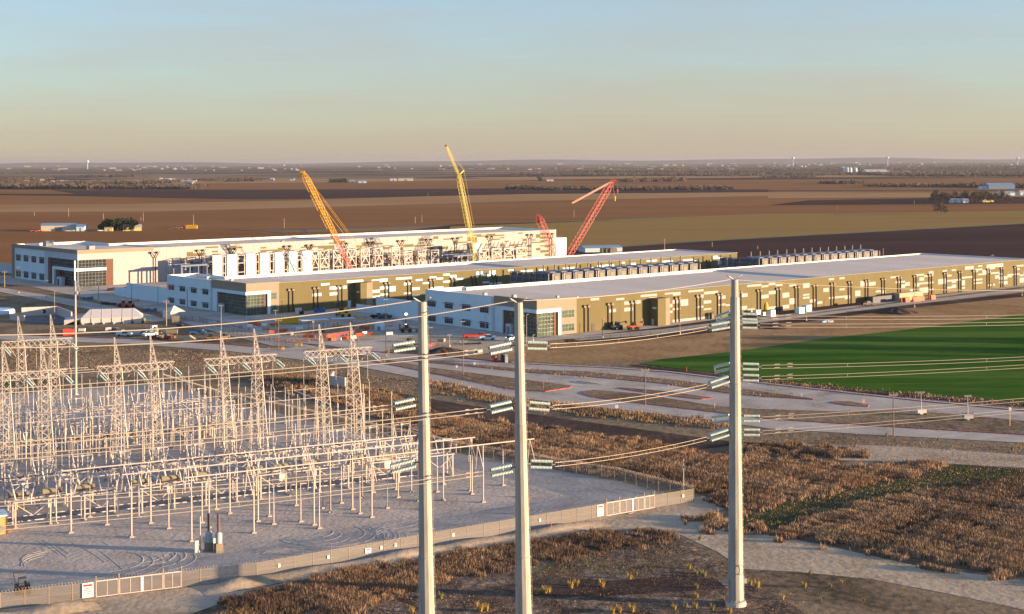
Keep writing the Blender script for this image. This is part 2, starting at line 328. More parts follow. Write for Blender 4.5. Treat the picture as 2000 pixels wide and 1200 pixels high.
def ridge(pts, w=.22, h=.045, z=.12):
    for p, q in zip(pts[:-1], pts[1:]):
        d = (q - p)
        if rng.random() < .18: continue

        if d.length < 1e-4: continue
        d.normalize(); nn = Vector((-d.y, d.x, 0)) * w * .5
        mb.add([(*(p + nn).xy, z - .01), (*(p - nn).xy, z - .01), (*(q - nn).xy, z - .01), (*(q + nn).xy, z - .01), (p.x, p.y, z + h), (q.x, q.y, z + h)],
               [(0, 3, 5, 4), (1, 4, 5, 2), (0, 4, 1), (3, 2, 5)])
def arc(cx, cy, r, a0, a1, n=14): return [G(cx, cy) + Vector((r * math.cos(a0 + (a1 - a0) * i / n), r * math.sin(a0 + (a1 - a0) * i / n), 0)) for i in range(n + 1)]
for (cx, cy, r, a0, a1) in [t for c in [(640, 1045, 6, -2.6, .9), (640, 1045, 7.9, -2.7, .8), (600, 1042, 4.2, -2.8, .3), (655, 1052, 9.5, -2.2, .6), (760, 1020, 5, -2.5, -.3), (770, 1018, 6.8, -2.4, -.4), (780, 1040, 4, 1.5, 4.4), (270, 1088, 4, -1.4, 1.3), (268, 1088, 5.8, -1.4, 1.3), (200, 1100, 6, -1.6, 1.2),
                            (560, 1092, 5, 1.2, 2.6), (565, 1095, 6.6, 1.2, 2.6), (90, 1092, 3.5, 1.8, 4.2), (110, 1090, 5, 1.9, 4.0), (1190, 968, 5, -.6, 1.4), (1200, 965, 7, -.5, 1.3), (950, 1010, 8, -2.4, -.8), (980, 985, 9, -2, -.6), (1140, 985, 6, -1.2, .6)] for t in [(c[0] + 9 * k, c[1] + 4 * k, c[2] * (1 + .13 * k), c[3] + .25 * k, c[4] - .2 * k) for k in range(3)]]:
    ridge(arc(cx, cy, r, a0, a1))
for k in range(7):
    x0 = 60 + k * 23 + rng.random() * 14; y0 = 1052 + rng.random() * 16; sl = rng.uniform(4.4, 6.0)
    ridge([G(x0 + 9 * i, y0 + sl * i + .2 * i * i) for i in range(rng.randint(4, 8))], .20, .035)
struct('gravel_pad', mb, M_gravel)
mb = MB()
for (s0, s1, t0, t1) in [(-125, -30, 44.2, 47.4), (-125, -34, 78, 81.5), (-125, -38, 112, 115)]:
    p = [ST(s0, t0), ST(s1, t0), ST(s1, t1), ST(s0, t1)]; mb.add([(q.x, q.y, .16) for q in p], [(0, 1, 2, 3)])
struct('pavement', mb, M_asph)
mb = MB()
for t in (43.9, 47.6, 77.7, 81.8):
    for k in range(23):
        a = ST(-125 + k * 4, t); b = ST(-125 + k * 4 + 3.2, t); mb.bar(a + Vector((0, 0, .17)), b + Vector((0, 0, .17)), .20)
struct('kerb', mb, M_kerbw)
def bank(s0, s1, t0, t1, m):
    mb = MB(); rb = random.Random(6); n = 46; rows = [(-1.0, .06), (-1.9, .34), (-2.9, .66), (-4.3, .36), (-5.8, .06)]
    for i in range(n + 1):
        f = i / n; k = (.85 + .35 * math.sin(f * 9 + 1) * math.sin(f * 23)) * min(1, f * 14, (1 - f) * 14)
        for d, z in rows: p = ST(s0 + (s1 - s0) * f, t0 + (t1 - t0) * f + d + rb.uniform(-.15, .15)); mb.v.append((p.x, p.y, .06 + z * k * 1.35 + rb.uniform(-.02, .02)))
    mb.f = [(i * 5 + j, i * 5 + j + 1, i * 5 + j + 6, i * 5 + j + 5) for i in range(n) for j in range(4)]; mb.m = [0] * len(mb.f)
    tag(mb.build('bank', m, smooth=True), kind='structure')
bank(-92, -22, -7.2, -1.9, M_sand); bank(-150, -106, -4, -6.2, M_sand)
# dark, damp and bare ground in the foreground, plus a painted shadow band
sheet('dirt', [(400, 1230), (560, 1150), (700, 1115), (900, 1085), (1180, 1042), (1280, 1038), (1330, 1050), (1380, 1080), (1412, 1112), (1450, 1140), (1520, 1165), (1560, 1190), (1600, 1230)], M_mottle, .07)
sheet('dirt', [(960, 1150), (1080, 1128), (1200, 1136), (1300, 1128), (1400, 1132), (1420, 1152), (1300, 1158), (1180, 1166), (1040, 1166)], M_dark, .09)  # dark sheet painting the cast shadow left of the rightmost monopole
sheet('dirt', [(600, 745), (760, 765), (900, 790), (1240, 838), (1420, 862), (1560, 872), (1700, 890), (1500, 915), (1300, 880), (1000, 830), (760, 800), (520, 742)], M_dark, .06)
sheet('dirt', [(1560, 868), (1750, 872), (2000, 890), (2200, 905), (2200, 925), (2000, 915), (1820, 905), (1640, 900)], M_sand, .08)
sheet('scrub', [(835, 805), (900, 815), (1000, 828), (1120, 846), (1240, 858), (1340, 882), (1440, 870), (1500, 866), (1600, 880), (1690, 884), (1700, 892), (1640, 905), (1730, 915), (1850, 905), (1790, 930), (1690, 952), (1560, 978), (1440, 1014), (1400, 978), (1358, 963), (1230, 940), (1060, 906), (930, 882), (846, 860)], M_thatch, .065)
sheet('scrub', [(1500, 1043), (1570, 1023), (1660, 992), (1800, 962), (1900, 948), (2010, 936), (2160, 946), (2160, 1162), (2000, 1129), (1800, 1101), (1600, 1061)], M_thatch, .075)
sheet('scrub', [(420, 1190), (470, 1164), (560, 1143), (700, 1110), (900, 1080), (1100, 1050), (1290, 1040), (1300, 1058), (1100, 1088), (900, 1126), (800, 1160), (640, 1230), (420, 1230)], M_thatch, .085)
sheet('verge', [(1440, 1012), (1560, 975), (1690, 950), (1800, 928), (1860, 908), (2000, 918), (2200, 930), (2200, 945), (2000, 936), (1900, 948), (1800, 962), (1650, 992), (1560, 1022), (1500, 1040), (1440, 1028)], M_mown, .07)
# ------------------------------------------------------------------ building materials
M_white = mat('shade_tinted_white_precast', (.53, .69, .74), .8, var=.04, scale=.25)  # white with the blue of shaded fronts mixed into its colour
M_white_sun = mat('sunlit_white_precast', (.37, .35, .345), .8, var=.05, scale=.25)  # copy of the white for sunlit walls, warm light put into the colour
M_greyp = mat('grey_precast', (.40, .50, .56), .8, var=.04, scale=.25)
M_olive = mat('olive_precast', (.136, .116, .050), .85, var=.06, scale=.2)
M_tanp = mat('tan_precast', (.25, .215, .16), .85, var=.05, scale=.2)
M_roof = mat('roof_membrane', (.64, .565, .46), .9, var=.10, scale=.05, stretch=(1, .2, 1))
M_coping = mat('white_membrane', (.80, .78, .74), .7, var=.03, scale=.5)
M_timber = mat('brown_cladding', (.12, .055, .035), .7, var=.2, scale=1.5, stretch=(3, 3, .3))
M_glass = mat('dark_glass', (.025, .035, .04), .12, var=.5, scale=.35, spec=.6)
M_glass_g = mat('green_tinted_glass', (.05, .085, .06), .15, var=.6, scale=.3, spec=.6)
M_frame = mat('aluminium_frame', (.20, .205, .205), .5, var=.05)
M_dkmetal = mat('dark_bronze_metal', (.045, .035, .028), .6, var=.15)
M_galv = mat('galvanised_steel', (.42, .385, .345), .55, metal=.15, var=.08, scale=2)
M_wsteel = mat('white_painted_steel', (.60, .52, .47), .6, var=.06, scale=1)
M_blue = mat('blue_painted_steel', (.10, .14, .24), .6, var=.1)
M_grey = mat('grey_metal', (.30, .31, .32), .6, var=.12)
M_dark = MATS['dark_soil']
M_unit = mat('grey_blue_casing', (.085, .095, .115), .6, var=.15, scale=.8)
M_unit_t = mat('tan_louvre_panel', (.22, .195, .14), .7, var=.06, scale=1)
M_unit_r = mat('pale_hood_metal', (.22, .24, .26), .5, var=.06)
M_red = mat('red_paint', (.50, .045, .03), .55, var=.15)
M_yel = mat('yellow_paint', (.66, .42, .02), .55, var=.12)
M_orange = mat('orange_plastic', (.52, .11, .035), .6, var=.12)
M_black = mat('black_rubber', (.02, .02, .02), .85, var=.2)

def panel_list(rows, zx, zy, sc, b, a0):
    """patches read off an enlarged view: (left, right, top, bottom) -> (x, x, z, z) in the hall's frame"""
    out = []
    for l, r, t, bt in rows:
        xm = zx + (l + r) / 2 / sc
        aL, _ = PB(zx + l / sc, zy + t / sc, b); aR, _ = PB(zx + r / sc, zy + t / sc, b)
        _, zt = PB(xm, zy + t / sc, b); _, zb = PB(xm, zy + bt / sc, b)
        out.append((aL - a0, aR - a0, zb, zt))
    return out
def window(parent, axis, fixed, c0, c1, z0, z1, glass, cols=3, rows=2, out=.06, fins=False):
    """axis 'x': in the front wall (plane x = fixed, facing -x); 'y': in the right wall (facing -y)"""
    f = MB(); g = MB()
    def B(mb, u0, u1, w0, w1, d0, d1):
        if axis == 'x': mb.box(fixed - d1, fixed - d0, u0, u1, w0, w1)
        else: mb.box(u0, u1, fixed - d1, fixed - d0, w0, w1)
    B(g, c0, c1, z0, z1, -.05, .02)
    fr = .10
    B(f, c0, c1, z1 - fr, z1, .021, out + .04); B(f, c0, c1, z0, z0 + fr, .021, out + .04)
    for k in range(cols + 1):
        u = c0 + (c1 - c0) * k / cols; u = min(max(u, c0 + fr / 2), c1 - fr / 2)
        B(f, u - fr / 2, u + fr / 2, z0 + fr, z1 - fr, .021, out)
    for k in range(1, rows):
        w = z0 + (z1 - z0) * k / rows
        for q in range(cols):
            ua = c0 + (c1 - c0) * q / cols + fr / 2; ub = c0 + (c1 - c0) * (q + 1) / cols - fr / 2
            B(f, ua, ub, w - .04, w + .04, .021, out - .01)
    if fins: B(f, c0 - .9, c1 + .9, z0 + (z1 - z0) * .80, z0 + (z1 - z0) * .80 + .14, out + .05, out + .75)
    w = g.build('window', glass, parent); f.build('frame', M_frame if not fins else M_grey, w)
    return w
def curtain(parent, axis, fixed, c0, c1, z0, z1, glass, du=1.55, dz=1.45, fins=True):
    f = MB(); g = MB()
    def B(mb, u0, u1, w0, w1, d0, d1):
        if axis == 'x': mb.box(fixed - d1, fixed - d0, u0, u1, w0, w1)
        else: mb.box(u0, u1, fixed - d1, fixed - d0, w0, w1)
    B(g, c0, c1, z0, z1, 0, .05)
    n = max(2, round((c1 - c0) / du)); m = max(2, round((z1 - z0) / dz))
    for k in range(n + 1):
        u = c0 + (c1 - c0) * k / n; B(f, u - .06, u + .06, z0, z1, .051, .17)
    for k in range(1, m):
        w = z0 + (z1 - z0) * k / m; B(f, c0, c1, w - .05, w + .05, .171, .5 if fins else .24)
    w = g.build('entrance_glazing', glass, parent); f.build('mullions', M_frame, w)
def hall_shell(t, L, D, h, xo, Do, wall_front, wall_side, wall_office, roof_z, right=2):
    """office block 0..xo deep Do, hall xo..L deep D; local frame of the building"""
    w = MB(); T = .35
    w.box(0, T, 0, Do, 0, h, 2)                                   # front
    w.box(T, xo, 0, T, 0, h, right)                               # office right
    w.box(T, xo, Do - T, Do, 0, h, 2)                             # office back
    w.box(xo, L, 0, T, 0, h - .25, 1)                             # long right wall
    w.box(xo, L, D - T, D, 0, h - .25, 1); w.box(L - T, L, T, D - T, 0, h - .25, 1)
    if Do > D + .5: w.box(xo - T, xo, D, Do - T, 0, h, 2)
    for k in range(int((L - xo) / 7.2)):                           # panel joints
        x = xo + 7.2 * (k + 1)
        if x < L - 1: w.box(x - .03, x + .03, -.012, -.002, .2, h - .3, 0)
    wl_ = w.build('wall', [M_dkmetal, wall_side, wall_office], t)
    r = MB(); r.box(T + .2, L - T - .2, T + .2, D - T - .2, roof_z - .5, roof_z, 0)
    if Do > D: r.box(T + .2, xo - T - .2, D - T - .2, Do - T - .2, roof_z - .5, roof_z - .01, 0)
    r.build('roof', M_roof, t)
    p = MB(); q = .2
    p.box(T, xo, Do - T - q, Do - T, roof_z, h - .02) if Do > D + .5 else None
    p.box((xo if Do > D + .5 else T), L - T, D - T - q, D - T, roof_z, h - .27); p.box(T, T + q, T + q, Do - T - q, roof_z, h - .02)
    p.box(L - T - q, L - T, T, D - T - q, roof_z, h - .27); p.box(T + q, L - T - q, T, T + q, roof_z, h - .3)
    # coping along the tops
    p.box(xo + .02, L + .06, D - T - q - .03, D + .06, h - .249, h - .12); p.box(L - T - q - .03, L + .06, -.05, D - T - q - .03, h - .249, h - .12)
    p.box(-.05, T + q + .02, -.05, Do + .05, h + .001, h + .1); p.box(T + q + .02, xo, Do - T - q, Do + .05, h + .001, h + .1)
    p.build('parapet', M_coping, t)
    c = MB(); c.box(xo + .02, L - T - q - .04, -.06, T + q + .03, h - .249, h - .15); c.build('coping', M_grey, t)
    return wl_
def downspout(t, x, h, kind='pair', z0=0.0, n='downspout'):
    d = MB()
    if kind == 'pair':
        for s in (-.95, .95):
            d = MB()
            d.box(x + s - .16, x + s + .16, -.42, -.10, z0, h - .6, 0); d.box(x + s - .62, x + s + .5, -.6, -.045, h - .6, h, 1)
            d.tube((x + s - .4, -.35, h + .05), (x + s - .75, -.35, h + .05), .32, .32, 8, 0); d.build(n, [M_dkmetal, M_tanp], t)
        return
    else:
        d.tube((x, -1.0, z0), (x, -1.0, h - 3.4), .28, .28, 6, 0)
        for s in (-1, 1):
            d.bar((x, -1.0, h - 3.5), (x + 1.7 * s, -.9, h - 1.0), .34, 0); d.box(x + 1.7 * s - .7, x + 1.7 * s + .7, -1.4, -.04, h - 1.0, h - .1, 1)
            d.tube((x + 1.7 * s - .5, -.9, h - .5), (x + 1.7 * s - 1.0, -.9, h - .5), .42, .42, 8, 0)
    d.build(n, [M_dkmetal, M_tanp], t)

def white_panels(parent, rects, m):
    """the colour patches of the long wall, cast into the wall itself"""
    wall = [c for c in parent.children if c.name.split('.')[0] == 'wall'][0]; me = wall.data; me.materials.append(m); k = len(me.materials) - 1
    w = MB(); w.v = [tuple(v.co) for v in me.vertices]; w.f = [tuple(p.vertices) for p in me.polygons]; w.m = [p.material_index for p in me.polygons]
    for x0, x1, z0, z1 in rects: w.box(x0, x1, -.045, .10, z0, z1, k)
    me.clear_geometry(); me.from_pydata(w.v, [], w.f); me.polygons.foreach_set('material_index', w.m); me.update()
def random_panels(rng, x0, x1, step, h, dens, tops=True, zlo=0.5):
    """patches of one or two panel courses on a 0.77 m grid; density may change along the wall"""
    out = []; n = int((x1 - x0) / step)
    occ = set()
    for i in range(n):
        f = i / max(1, n)
        for k in range(1, int((h - zlo) / .77)):
            if (i, k) in occ: continue
            if rng.random() < dens(f, k * .77 + zlo):
                hh = rng.choice([1, 1, 1, 2, 2, 3]); 
                for q in range(hh + 1): occ.add((i, k + q)); occ.add((i, k - 1))
                z = zlo + k * .77
                if z + hh * .77 > h - .35: continue
                out.append((x0 + i * step, x0 + (i + rng.choice([1, 1, 1, 2])) * step, z, z + hh * .77))
    # keep patches apart so that no two overlap in one plane
    res = []
    for r in out:
        if all(r[1] <= q[0] or r[0] >= q[1] or r[3] <= q[2] or r[2] >= q[3] for q in res) and r[1] <= x1: res.append(r)
    return res
def drop_overlaps(rs):
    res = []
    for r in rs:
        if all(r[1] <= q[0] + .01 or r[0] >= q[1] - .01 or r[3] <= q[2] + .01 or r[2] >= q[3] - .01 for q in res): res.append(r)
    return res

# ------------------------------------------------------------------ near and middle halls share one design
def near_kind_hall(name, label, a0, b0, L, D, Do, eb, we, h, banner=False):
    t = thing(name, label, 'building', AB(a0, b0), A_ROT)
    xo = we
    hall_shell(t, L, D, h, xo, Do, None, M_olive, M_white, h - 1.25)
    # tan fascia round the entrance corner
    f = MB(); f.box(-.45, -.002, -.45, eb, h - 2.9, h + .35); f.box(-.002, we, -.45, -.002, h - 2.9, h + .35); f.box(10.3, we, -.45, -.002, .02, h - 2.91)
    f.box(-.45, .3, -.45 + .9, eb, h + .351, h + .42); f.build('fascia', M_tanp, t)
    zt = h - 2.92; p = MB(); d = .95; pl = eb - 4.2
    p.box(-d, -.003, -d, pl, zt - 1.25, zt); p.box(-.003, 10.2, -d, -.003, zt - 1.25, zt)
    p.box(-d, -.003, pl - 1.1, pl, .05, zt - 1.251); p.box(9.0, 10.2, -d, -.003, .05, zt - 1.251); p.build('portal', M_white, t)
    MB().box(-.30, -.01, pl - 3.6, pl - 1.12, .05, zt - 1.26).build('timber_panel', M_timber, t); MB().box(7.4, 8.98, -.30, -.01, .05, zt - 1.26).build('timber_panel', M_timber, t)
    curtain(t, 'x', -.01, .08, pl - 3.62, .05, zt - 1.27, M_glass_g); curtain(t, 'y', -.01, .08, 7.38, .05, zt - 1.27, M_glass_g)
    dr = MB(); dr.box(-1.9, -.52, pl - 6.6, pl - 3.9, .05, 3.6); pt = dr.build('porch', M_greyp, t)
    dd = MB(); dd.box(-1.97, -1.902, pl - 6.0, pl - 4.5, .05, 2.7); dd.build('door', M_frame, pt)
    window(t, 'y', -.452, 11.0, we - 1.1, 5.7, 8.4, M_glass_g, 4, 2); window(t, 'y', -.452, 11.0, we - 1.1, 1.0, 3.6, M_glass_g, 4, 2)
    bays = [(Do - 4.4 - i * (Do - eb - 4.0) / 3.75, i) for i in range(4)]
    for i in range(4):
        c = Do - 3.9 - i * (Do - eb - 6.2) / 3.35
        for z0, z1 in ((6.2, 8.5), (.75, 3.05)):
            w = window(t, 'x', 0, c - 2.4, c + 2.4, z0, z1, M_glass, 4, 2, fins=True)
            if banner and i == 0 and z0 > 3: MB().box(-.16, -.125, c - 1.0, c + 2.3, z0 + .12, z1 - .1).build('window_banner', M_red, w)
    st = MB(); st.box(-.12, -.002, eb + .02, eb + 1.6, .05, h - .1); st.build('wall_strip', M_greyp, t)
    return t
HN = 12.3; AN, BN = 335.0, 380.0; LN = 316.0; DN = 61.5
hn = near_kind_hall('data_hall', 'nearest long olive and white data hall with white window front and tan entrance corner', AN, BN, LN, DN, 63.0, 22.5, 18.0, HN)
z1 = [(765, 850, 112, 135), (1015, 1095, 112, 132), (1095, 1255, 140, 172), (935, 1015, 220, 252), (1095, 1180, 205, 240), (1255, 1415, 75, 97), (1335, 1415, 103, 120), (1490, 1570, 60, 76), (1570, 1645, 55, 86), (1490, 1565, 172, 205), (1567, 1645, 130, 165), (1646, 1720, 125, 188), (1567, 1645, 210, 228), (1485, 1566, 238, 262), (1475, 1490, 305, 332), (1567, 1945, 306, 332), (1720, 1870, 33, 52), (1795, 1870, 80, 112), (1871, 1945, 135, 165), (1795, 1870, 190, 208), (1871, 1945, 212, 228)]
z2 = [(725, 800, 68, 103), (935, 1005, 80, 115), (1006, 1075, 42, 75), (1140, 1207, 60, 108), (1208, 1275, 115, 172), (725, 795, 190, 225), (800, 868, 215, 248), (1006, 1075, 195, 225), (1140, 1206, 180, 215), (1340, 1405, 72, 88), (1340, 1405, 100, 118), (1406, 1470, 125, 155), (1471, 1530, 145, 170), (510, 585, 90, 122), (510, 585, 168, 186), (586, 625, 174, 190), (375, 510, 46, 72)]
z3 = [(1295, 1434, 480, 500), (1436, 1504, 488, 506), (1506, 1572, 464, 486), (1574, 1640, 476, 495), (1706, 1775, 480, 498), (1840, 1905, 468, 513)]
rects = panel_list(z1, 1000, 560, 5, BN, AN) + panel_list(z2, 1300, 560, 5, BN, AN) + panel_list(z3, 1200, 460, 5, BN, AN)
aR = PB(1608, 550, BN)[0] - AN
rects += random_panels(random.Random(5), aR, LN - .5, 3.55, HN - .2, lambda f, z: (.10 + .15 * f) * (1.0 if z < 9.5 else .8))
white_panels(hn, drop_overlaps([(a, b, max(z0, .1), min(z1_, HN - .32)) for a, b, z0, z1_ in rects if z1_ - z0 > .2]), M_white_sun)
x = PB(1145, 600, BN)[0] - AN
while x < LN - 3:
    downspout(hn, x, 9.2); x += 11.6
# roof step, stair tower, doors, roof kit
MB().add([(158, .8, HN - 1.25), (158, DN - .8, HN - 1.25), (160, DN - .8, HN - .62), (160, .8, HN - .62), (LN - .8, .8, HN - .62), (LN - .8, DN - .8, HN - .62)], [(0, 3, 2, 1), (3, 4, 5, 2)]).build('upper_roof', M_roof, hn)
xt = PB(1268, 600, BN)[0] - AN
tw = MB(); tw.box(xt, xt + 6.2, -4.4, -.05, 0, 9.9); tw = tw.build('stair_tower', M_olive, hn)
MB().box(xt + 3.9, xt + 6.21, -4.45, -4.402, 0.05, 9.9).build('tan_panel', M_tanp, tw); MB().box(xt - .04, xt - .002, -3.6, -1.6, 6.1, 6.8).build('white_panel', M_white, tw)
MB().box(xt - .05, xt - .002, -2.3, -1.2, .05, 2.4).build('door', M_greyp, tw)
for px in (1255, 1158, 1393, 1594, 1938):
    xd = PB(px, 600, BN)[0] - AN; MB().box(xd - .7, xd + .7, -.09, -.047, .1, 2.7).build('door', M_tanp if px == 1255 else M_dkmetal, hn)
rk = random.Random(9)
for i in range(15):
    v = MB(); vx = 22 + i * 20 + rk.random() * 6; v.tube((vx, .45, HN - .3), (vx, .45, HN + .5), .12, .12, 6); v.build('roof_vent', M_frame, hn)
for vx, vy, s in ((8, 38, 1.1), (10, 24, 1.2), (22, 14, .8), (26, 8, .7)):
    MB().box(vx, vx + s * 1.3, vy, vy + s, HN - 1.25, HN - 1.25 + s).build('roof_unit', M_unit_r, hn)

AM, BM = 298.0, 510.0; LM = 290.0; DM = 43.0
hm = near_kind_hall('data_hall', 'middle data hall with red covered window and shaded olive long wall', AM, BM, LM, DM, 66.0, 27.0, 14.5, HN, True)
rm = [(600, 716, 300, 328), (716, 944, 340, 380), (946, 1168, 258, 288), (1055, 1168, 300, 322), (1170, 1278, 315, 330), (1282, 1388, 250, 268), (1390, 1500, 238, 282), (485, 604, 435, 475), (716, 830, 425, 462), (1282, 1390, 390, 430), (1392, 1500, 345, 382), (1502, 1605, 340, 410), (1392, 1500, 440, 464), (1252, 1388, 470, 492), (1232, 1250, 478, 510), (1232, 1280, 560, 590), (1608, 1824, 220, 248), (1716, 1822, 290, 325), (1716, 1822, 425, 445), (1826, 1930, 355, 392), (1826, 1930, 455, 475)]
rects = panel_list(rm, 540, 510, 6.897, BM, AM)
xr = PB(812, 540, BM)[0] - AM
rects += random_panels(random.Random(11), xr, LM - .5, 3.7, HN - .3, lambda f, z: .10 + .12 * (z > 8.5))
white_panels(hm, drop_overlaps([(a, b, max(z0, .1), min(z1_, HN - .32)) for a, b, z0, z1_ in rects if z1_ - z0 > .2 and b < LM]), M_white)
x = PB(568, 570, BM)[0] - AM
while x < LM - 3:
    downspout(hm, x, 9.2); x += 11.8
MB().add([(146, .8, HN - 1.25), (146, DM - .8, HN - 1.25), (148.5, DM - .8, HN - .6), (148.5, .8, HN - .6), (LM - .8, .8, HN - .6), (LM - .8, DM - .8, HN - .6)], [(0, 3, 2, 1), (3, 4, 5, 2)]).build('upper_roof', M_roof, hm)
xt = PB(693, 580, BM)[0] - AM
tw = MB(); tw.box(xt, xt + 6.0, -4.2, -.05, 0, 10.2); tw = tw.build('stair_tower', M_olive, hm)
MB().box(xt + 3.0, xt + 6.01, -4.25, -4.202, .05, 10.2).build('tan_panel', M_tanp, tw); MB().box(xt - .04, xt - .002, -3.2, -1.4, 6.0, 6.8).build('white_panel', M_white, tw)
dx = PB(682, 600, BM)[0] - AM; MB().box(dx - .8, dx + .8, -.09, -.047, .1, 2.9).build('door', M_white, hm)
lv = MB(); lx = PB(651, 580, BM)[0] - AM
for i in (0, 1):
    for j in (0, 1): lv.box(lx + i * 1.7, lx + i * 1.7 + .9, -.1, -.047, 5.2 + j * 1.3, 5.9 + j * 1.3)
lv.build('wall_louvre', M_tanp, hm)
for vx, vy, s in ((9, 48, 1.2), (12, 33, 1.0), (16, 3, 1.0)):
    MB().box(vx, vx + s * 1.3, vy, vy + s, HN - 1.25, HN - 1.25 + s).build('roof_unit', M_unit_r, hm)
# low screen walls left of the office fronts
def yard_wall(name, label, pts, h, m):
    mb = MB()
    for (a, b), (c, d) in zip(pts[:-1], pts[1:]):
        p, q = AB(a, b), AB(c, d); n = (q - p).normalized(); n = Vector((-n.y, n.x, 0)) * .2
        mb.prism([p + n, p - n, q - n, q + n], 0, h)
    return tag(mb.build(name, m), label, 'wall')
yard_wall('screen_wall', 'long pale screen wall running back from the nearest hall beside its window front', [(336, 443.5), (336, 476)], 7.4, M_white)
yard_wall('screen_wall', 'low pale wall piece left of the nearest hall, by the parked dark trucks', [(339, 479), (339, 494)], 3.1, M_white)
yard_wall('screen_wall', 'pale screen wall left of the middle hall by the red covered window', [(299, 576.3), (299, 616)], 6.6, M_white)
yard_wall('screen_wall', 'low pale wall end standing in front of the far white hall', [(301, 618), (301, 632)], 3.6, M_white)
yard_wall('screen_wall', 'shaded grey wall behind the far white hall at the left edge', [(318, 776), (318, 812)], 5.0, M_greyp)

# ------------------------------------------------------------------ far white hall
HF = 17.6; AF, BF = 307.0, 685.0; LF = 313.0; DF = 51.0; DFO = 80.0
hf = thing('data_hall', 'far white data hall with tan cornice, brown entrance corner and unfinished pipe racks beside it', 'building', AB(AF, BF), A_ROT)
hall_shell(hf, LF, DF, HF, 40.0, DFO, None, M_white_sun, M_white, HF - 1.2, 1)
f = MB(); f.box(-.5, -.002, -.5, DFO + .5, HF - 1.5, HF + .3); f.box(-.002, 40, -.5, -.002, HF - 1.5, HF + .3); f.box(-.5, -.002, DFO - 2.2, DFO + .5, .02, HF - 1.501); f.build('fascia', M_tanp, hf)
f = MB(); f.box(-.10, -.003, .1, 39, .05, HF - 1.52); f.build('wall_strip', M_greyp, hf)
zt = 12.9
MB().box(-.5, -.101, 30.4, 34.0, .05, zt).build('timber_panel', M_timber, hf); MB().box(14.2, 18.2, -.40, -.01, .05, zt).build('timber_panel', M_timber, hf)
curtain(hf, 'x', -.101, .3, 30.38, .05, zt, M_glass, 2.2, 1.6); curtain(hf, 'y', -.01, .3, 14.18, .05, zt, M_glass, 1.7, 1.6)
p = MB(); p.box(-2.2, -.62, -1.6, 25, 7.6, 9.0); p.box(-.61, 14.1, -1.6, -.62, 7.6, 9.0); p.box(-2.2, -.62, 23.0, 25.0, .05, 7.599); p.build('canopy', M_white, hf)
ti = MB(); ti.box(-1.2, -.63, 18.2, 22.9, .05, 7.5); ti.build('timber_panel', M_timber, hf)
dr = MB(); dr.box(-3.2, -1.3, 12.0, 17.5, .05, 4.2); pt = dr.build('porch', M_greyp, hf); MB().box(-3.27, -3.202, 14.4, 16.4, .05, 3.2).build('door', M_glass, pt)
ps = MB(); ps.box(-2.7, -2.1, -2.2, -1.65, 0, 13.0); ps.build('post', M_white, hf)
for i in range(4):
    c = 72.8 - i * 10.0
    for z0, z1_ in ((9.3, 12.6), (.9, 4.2)): window(hf, 'x', 0, c - 3.0, c + 3.0, z0, z1_, M_glass, 3, 2, fins=True)
ro = random.Random(21)
rects = random_panels(ro, 55, LF - .6, 3.6, HF - .4, lambda f, z: (.13 + .14 * (f > .38) * (z < 12) + .05 * (z > 11)) * (0 if z > 16.0 else 1))
white_panels(hf, drop_overlaps(rects), M_olive)
for px in (302, 392, 455, 562, 605, 673, 725, 783, 838, 890, 957, 1035, 1075):
    downspout(hf, PB(px, 500, BF)[0] - AF, 15.6, 'Y')
MB().box(LF + .002, LF + 9, .3, 30, 0, 12.2).build('low_annex', M_white, hf)
for vx, vy, s in ((14, 70, 3.0), (16, 22, 2.2), (60, 5, 1), (90, 4, 1), (120, 8, 1.2)):
    MB().box(vx, vx + s * 1.4, vy, vy + s * 1.6, HF - 1.2, HF - 1.2 + s * .9).build('roof_unit', M_unit_r, hf)
for x0 in (46, 150):
    MB().add([(x0, .8, HF - 1.2), (x0, DF - .8, HF - 1.2), (x0 + 2.5, DF - .8, HF - .6), (x0 + 2.5, .8, HF - .6)], [(0, 3, 2, 1)]).build('roof_step', M_roof, hf)
for i in range(14): MB().tube((20 + i * 21, .45, HF - .3), (20 + i * 21, .45, HF + .45), .12, .12, 6).build('roof_vent', M_frame, hf)

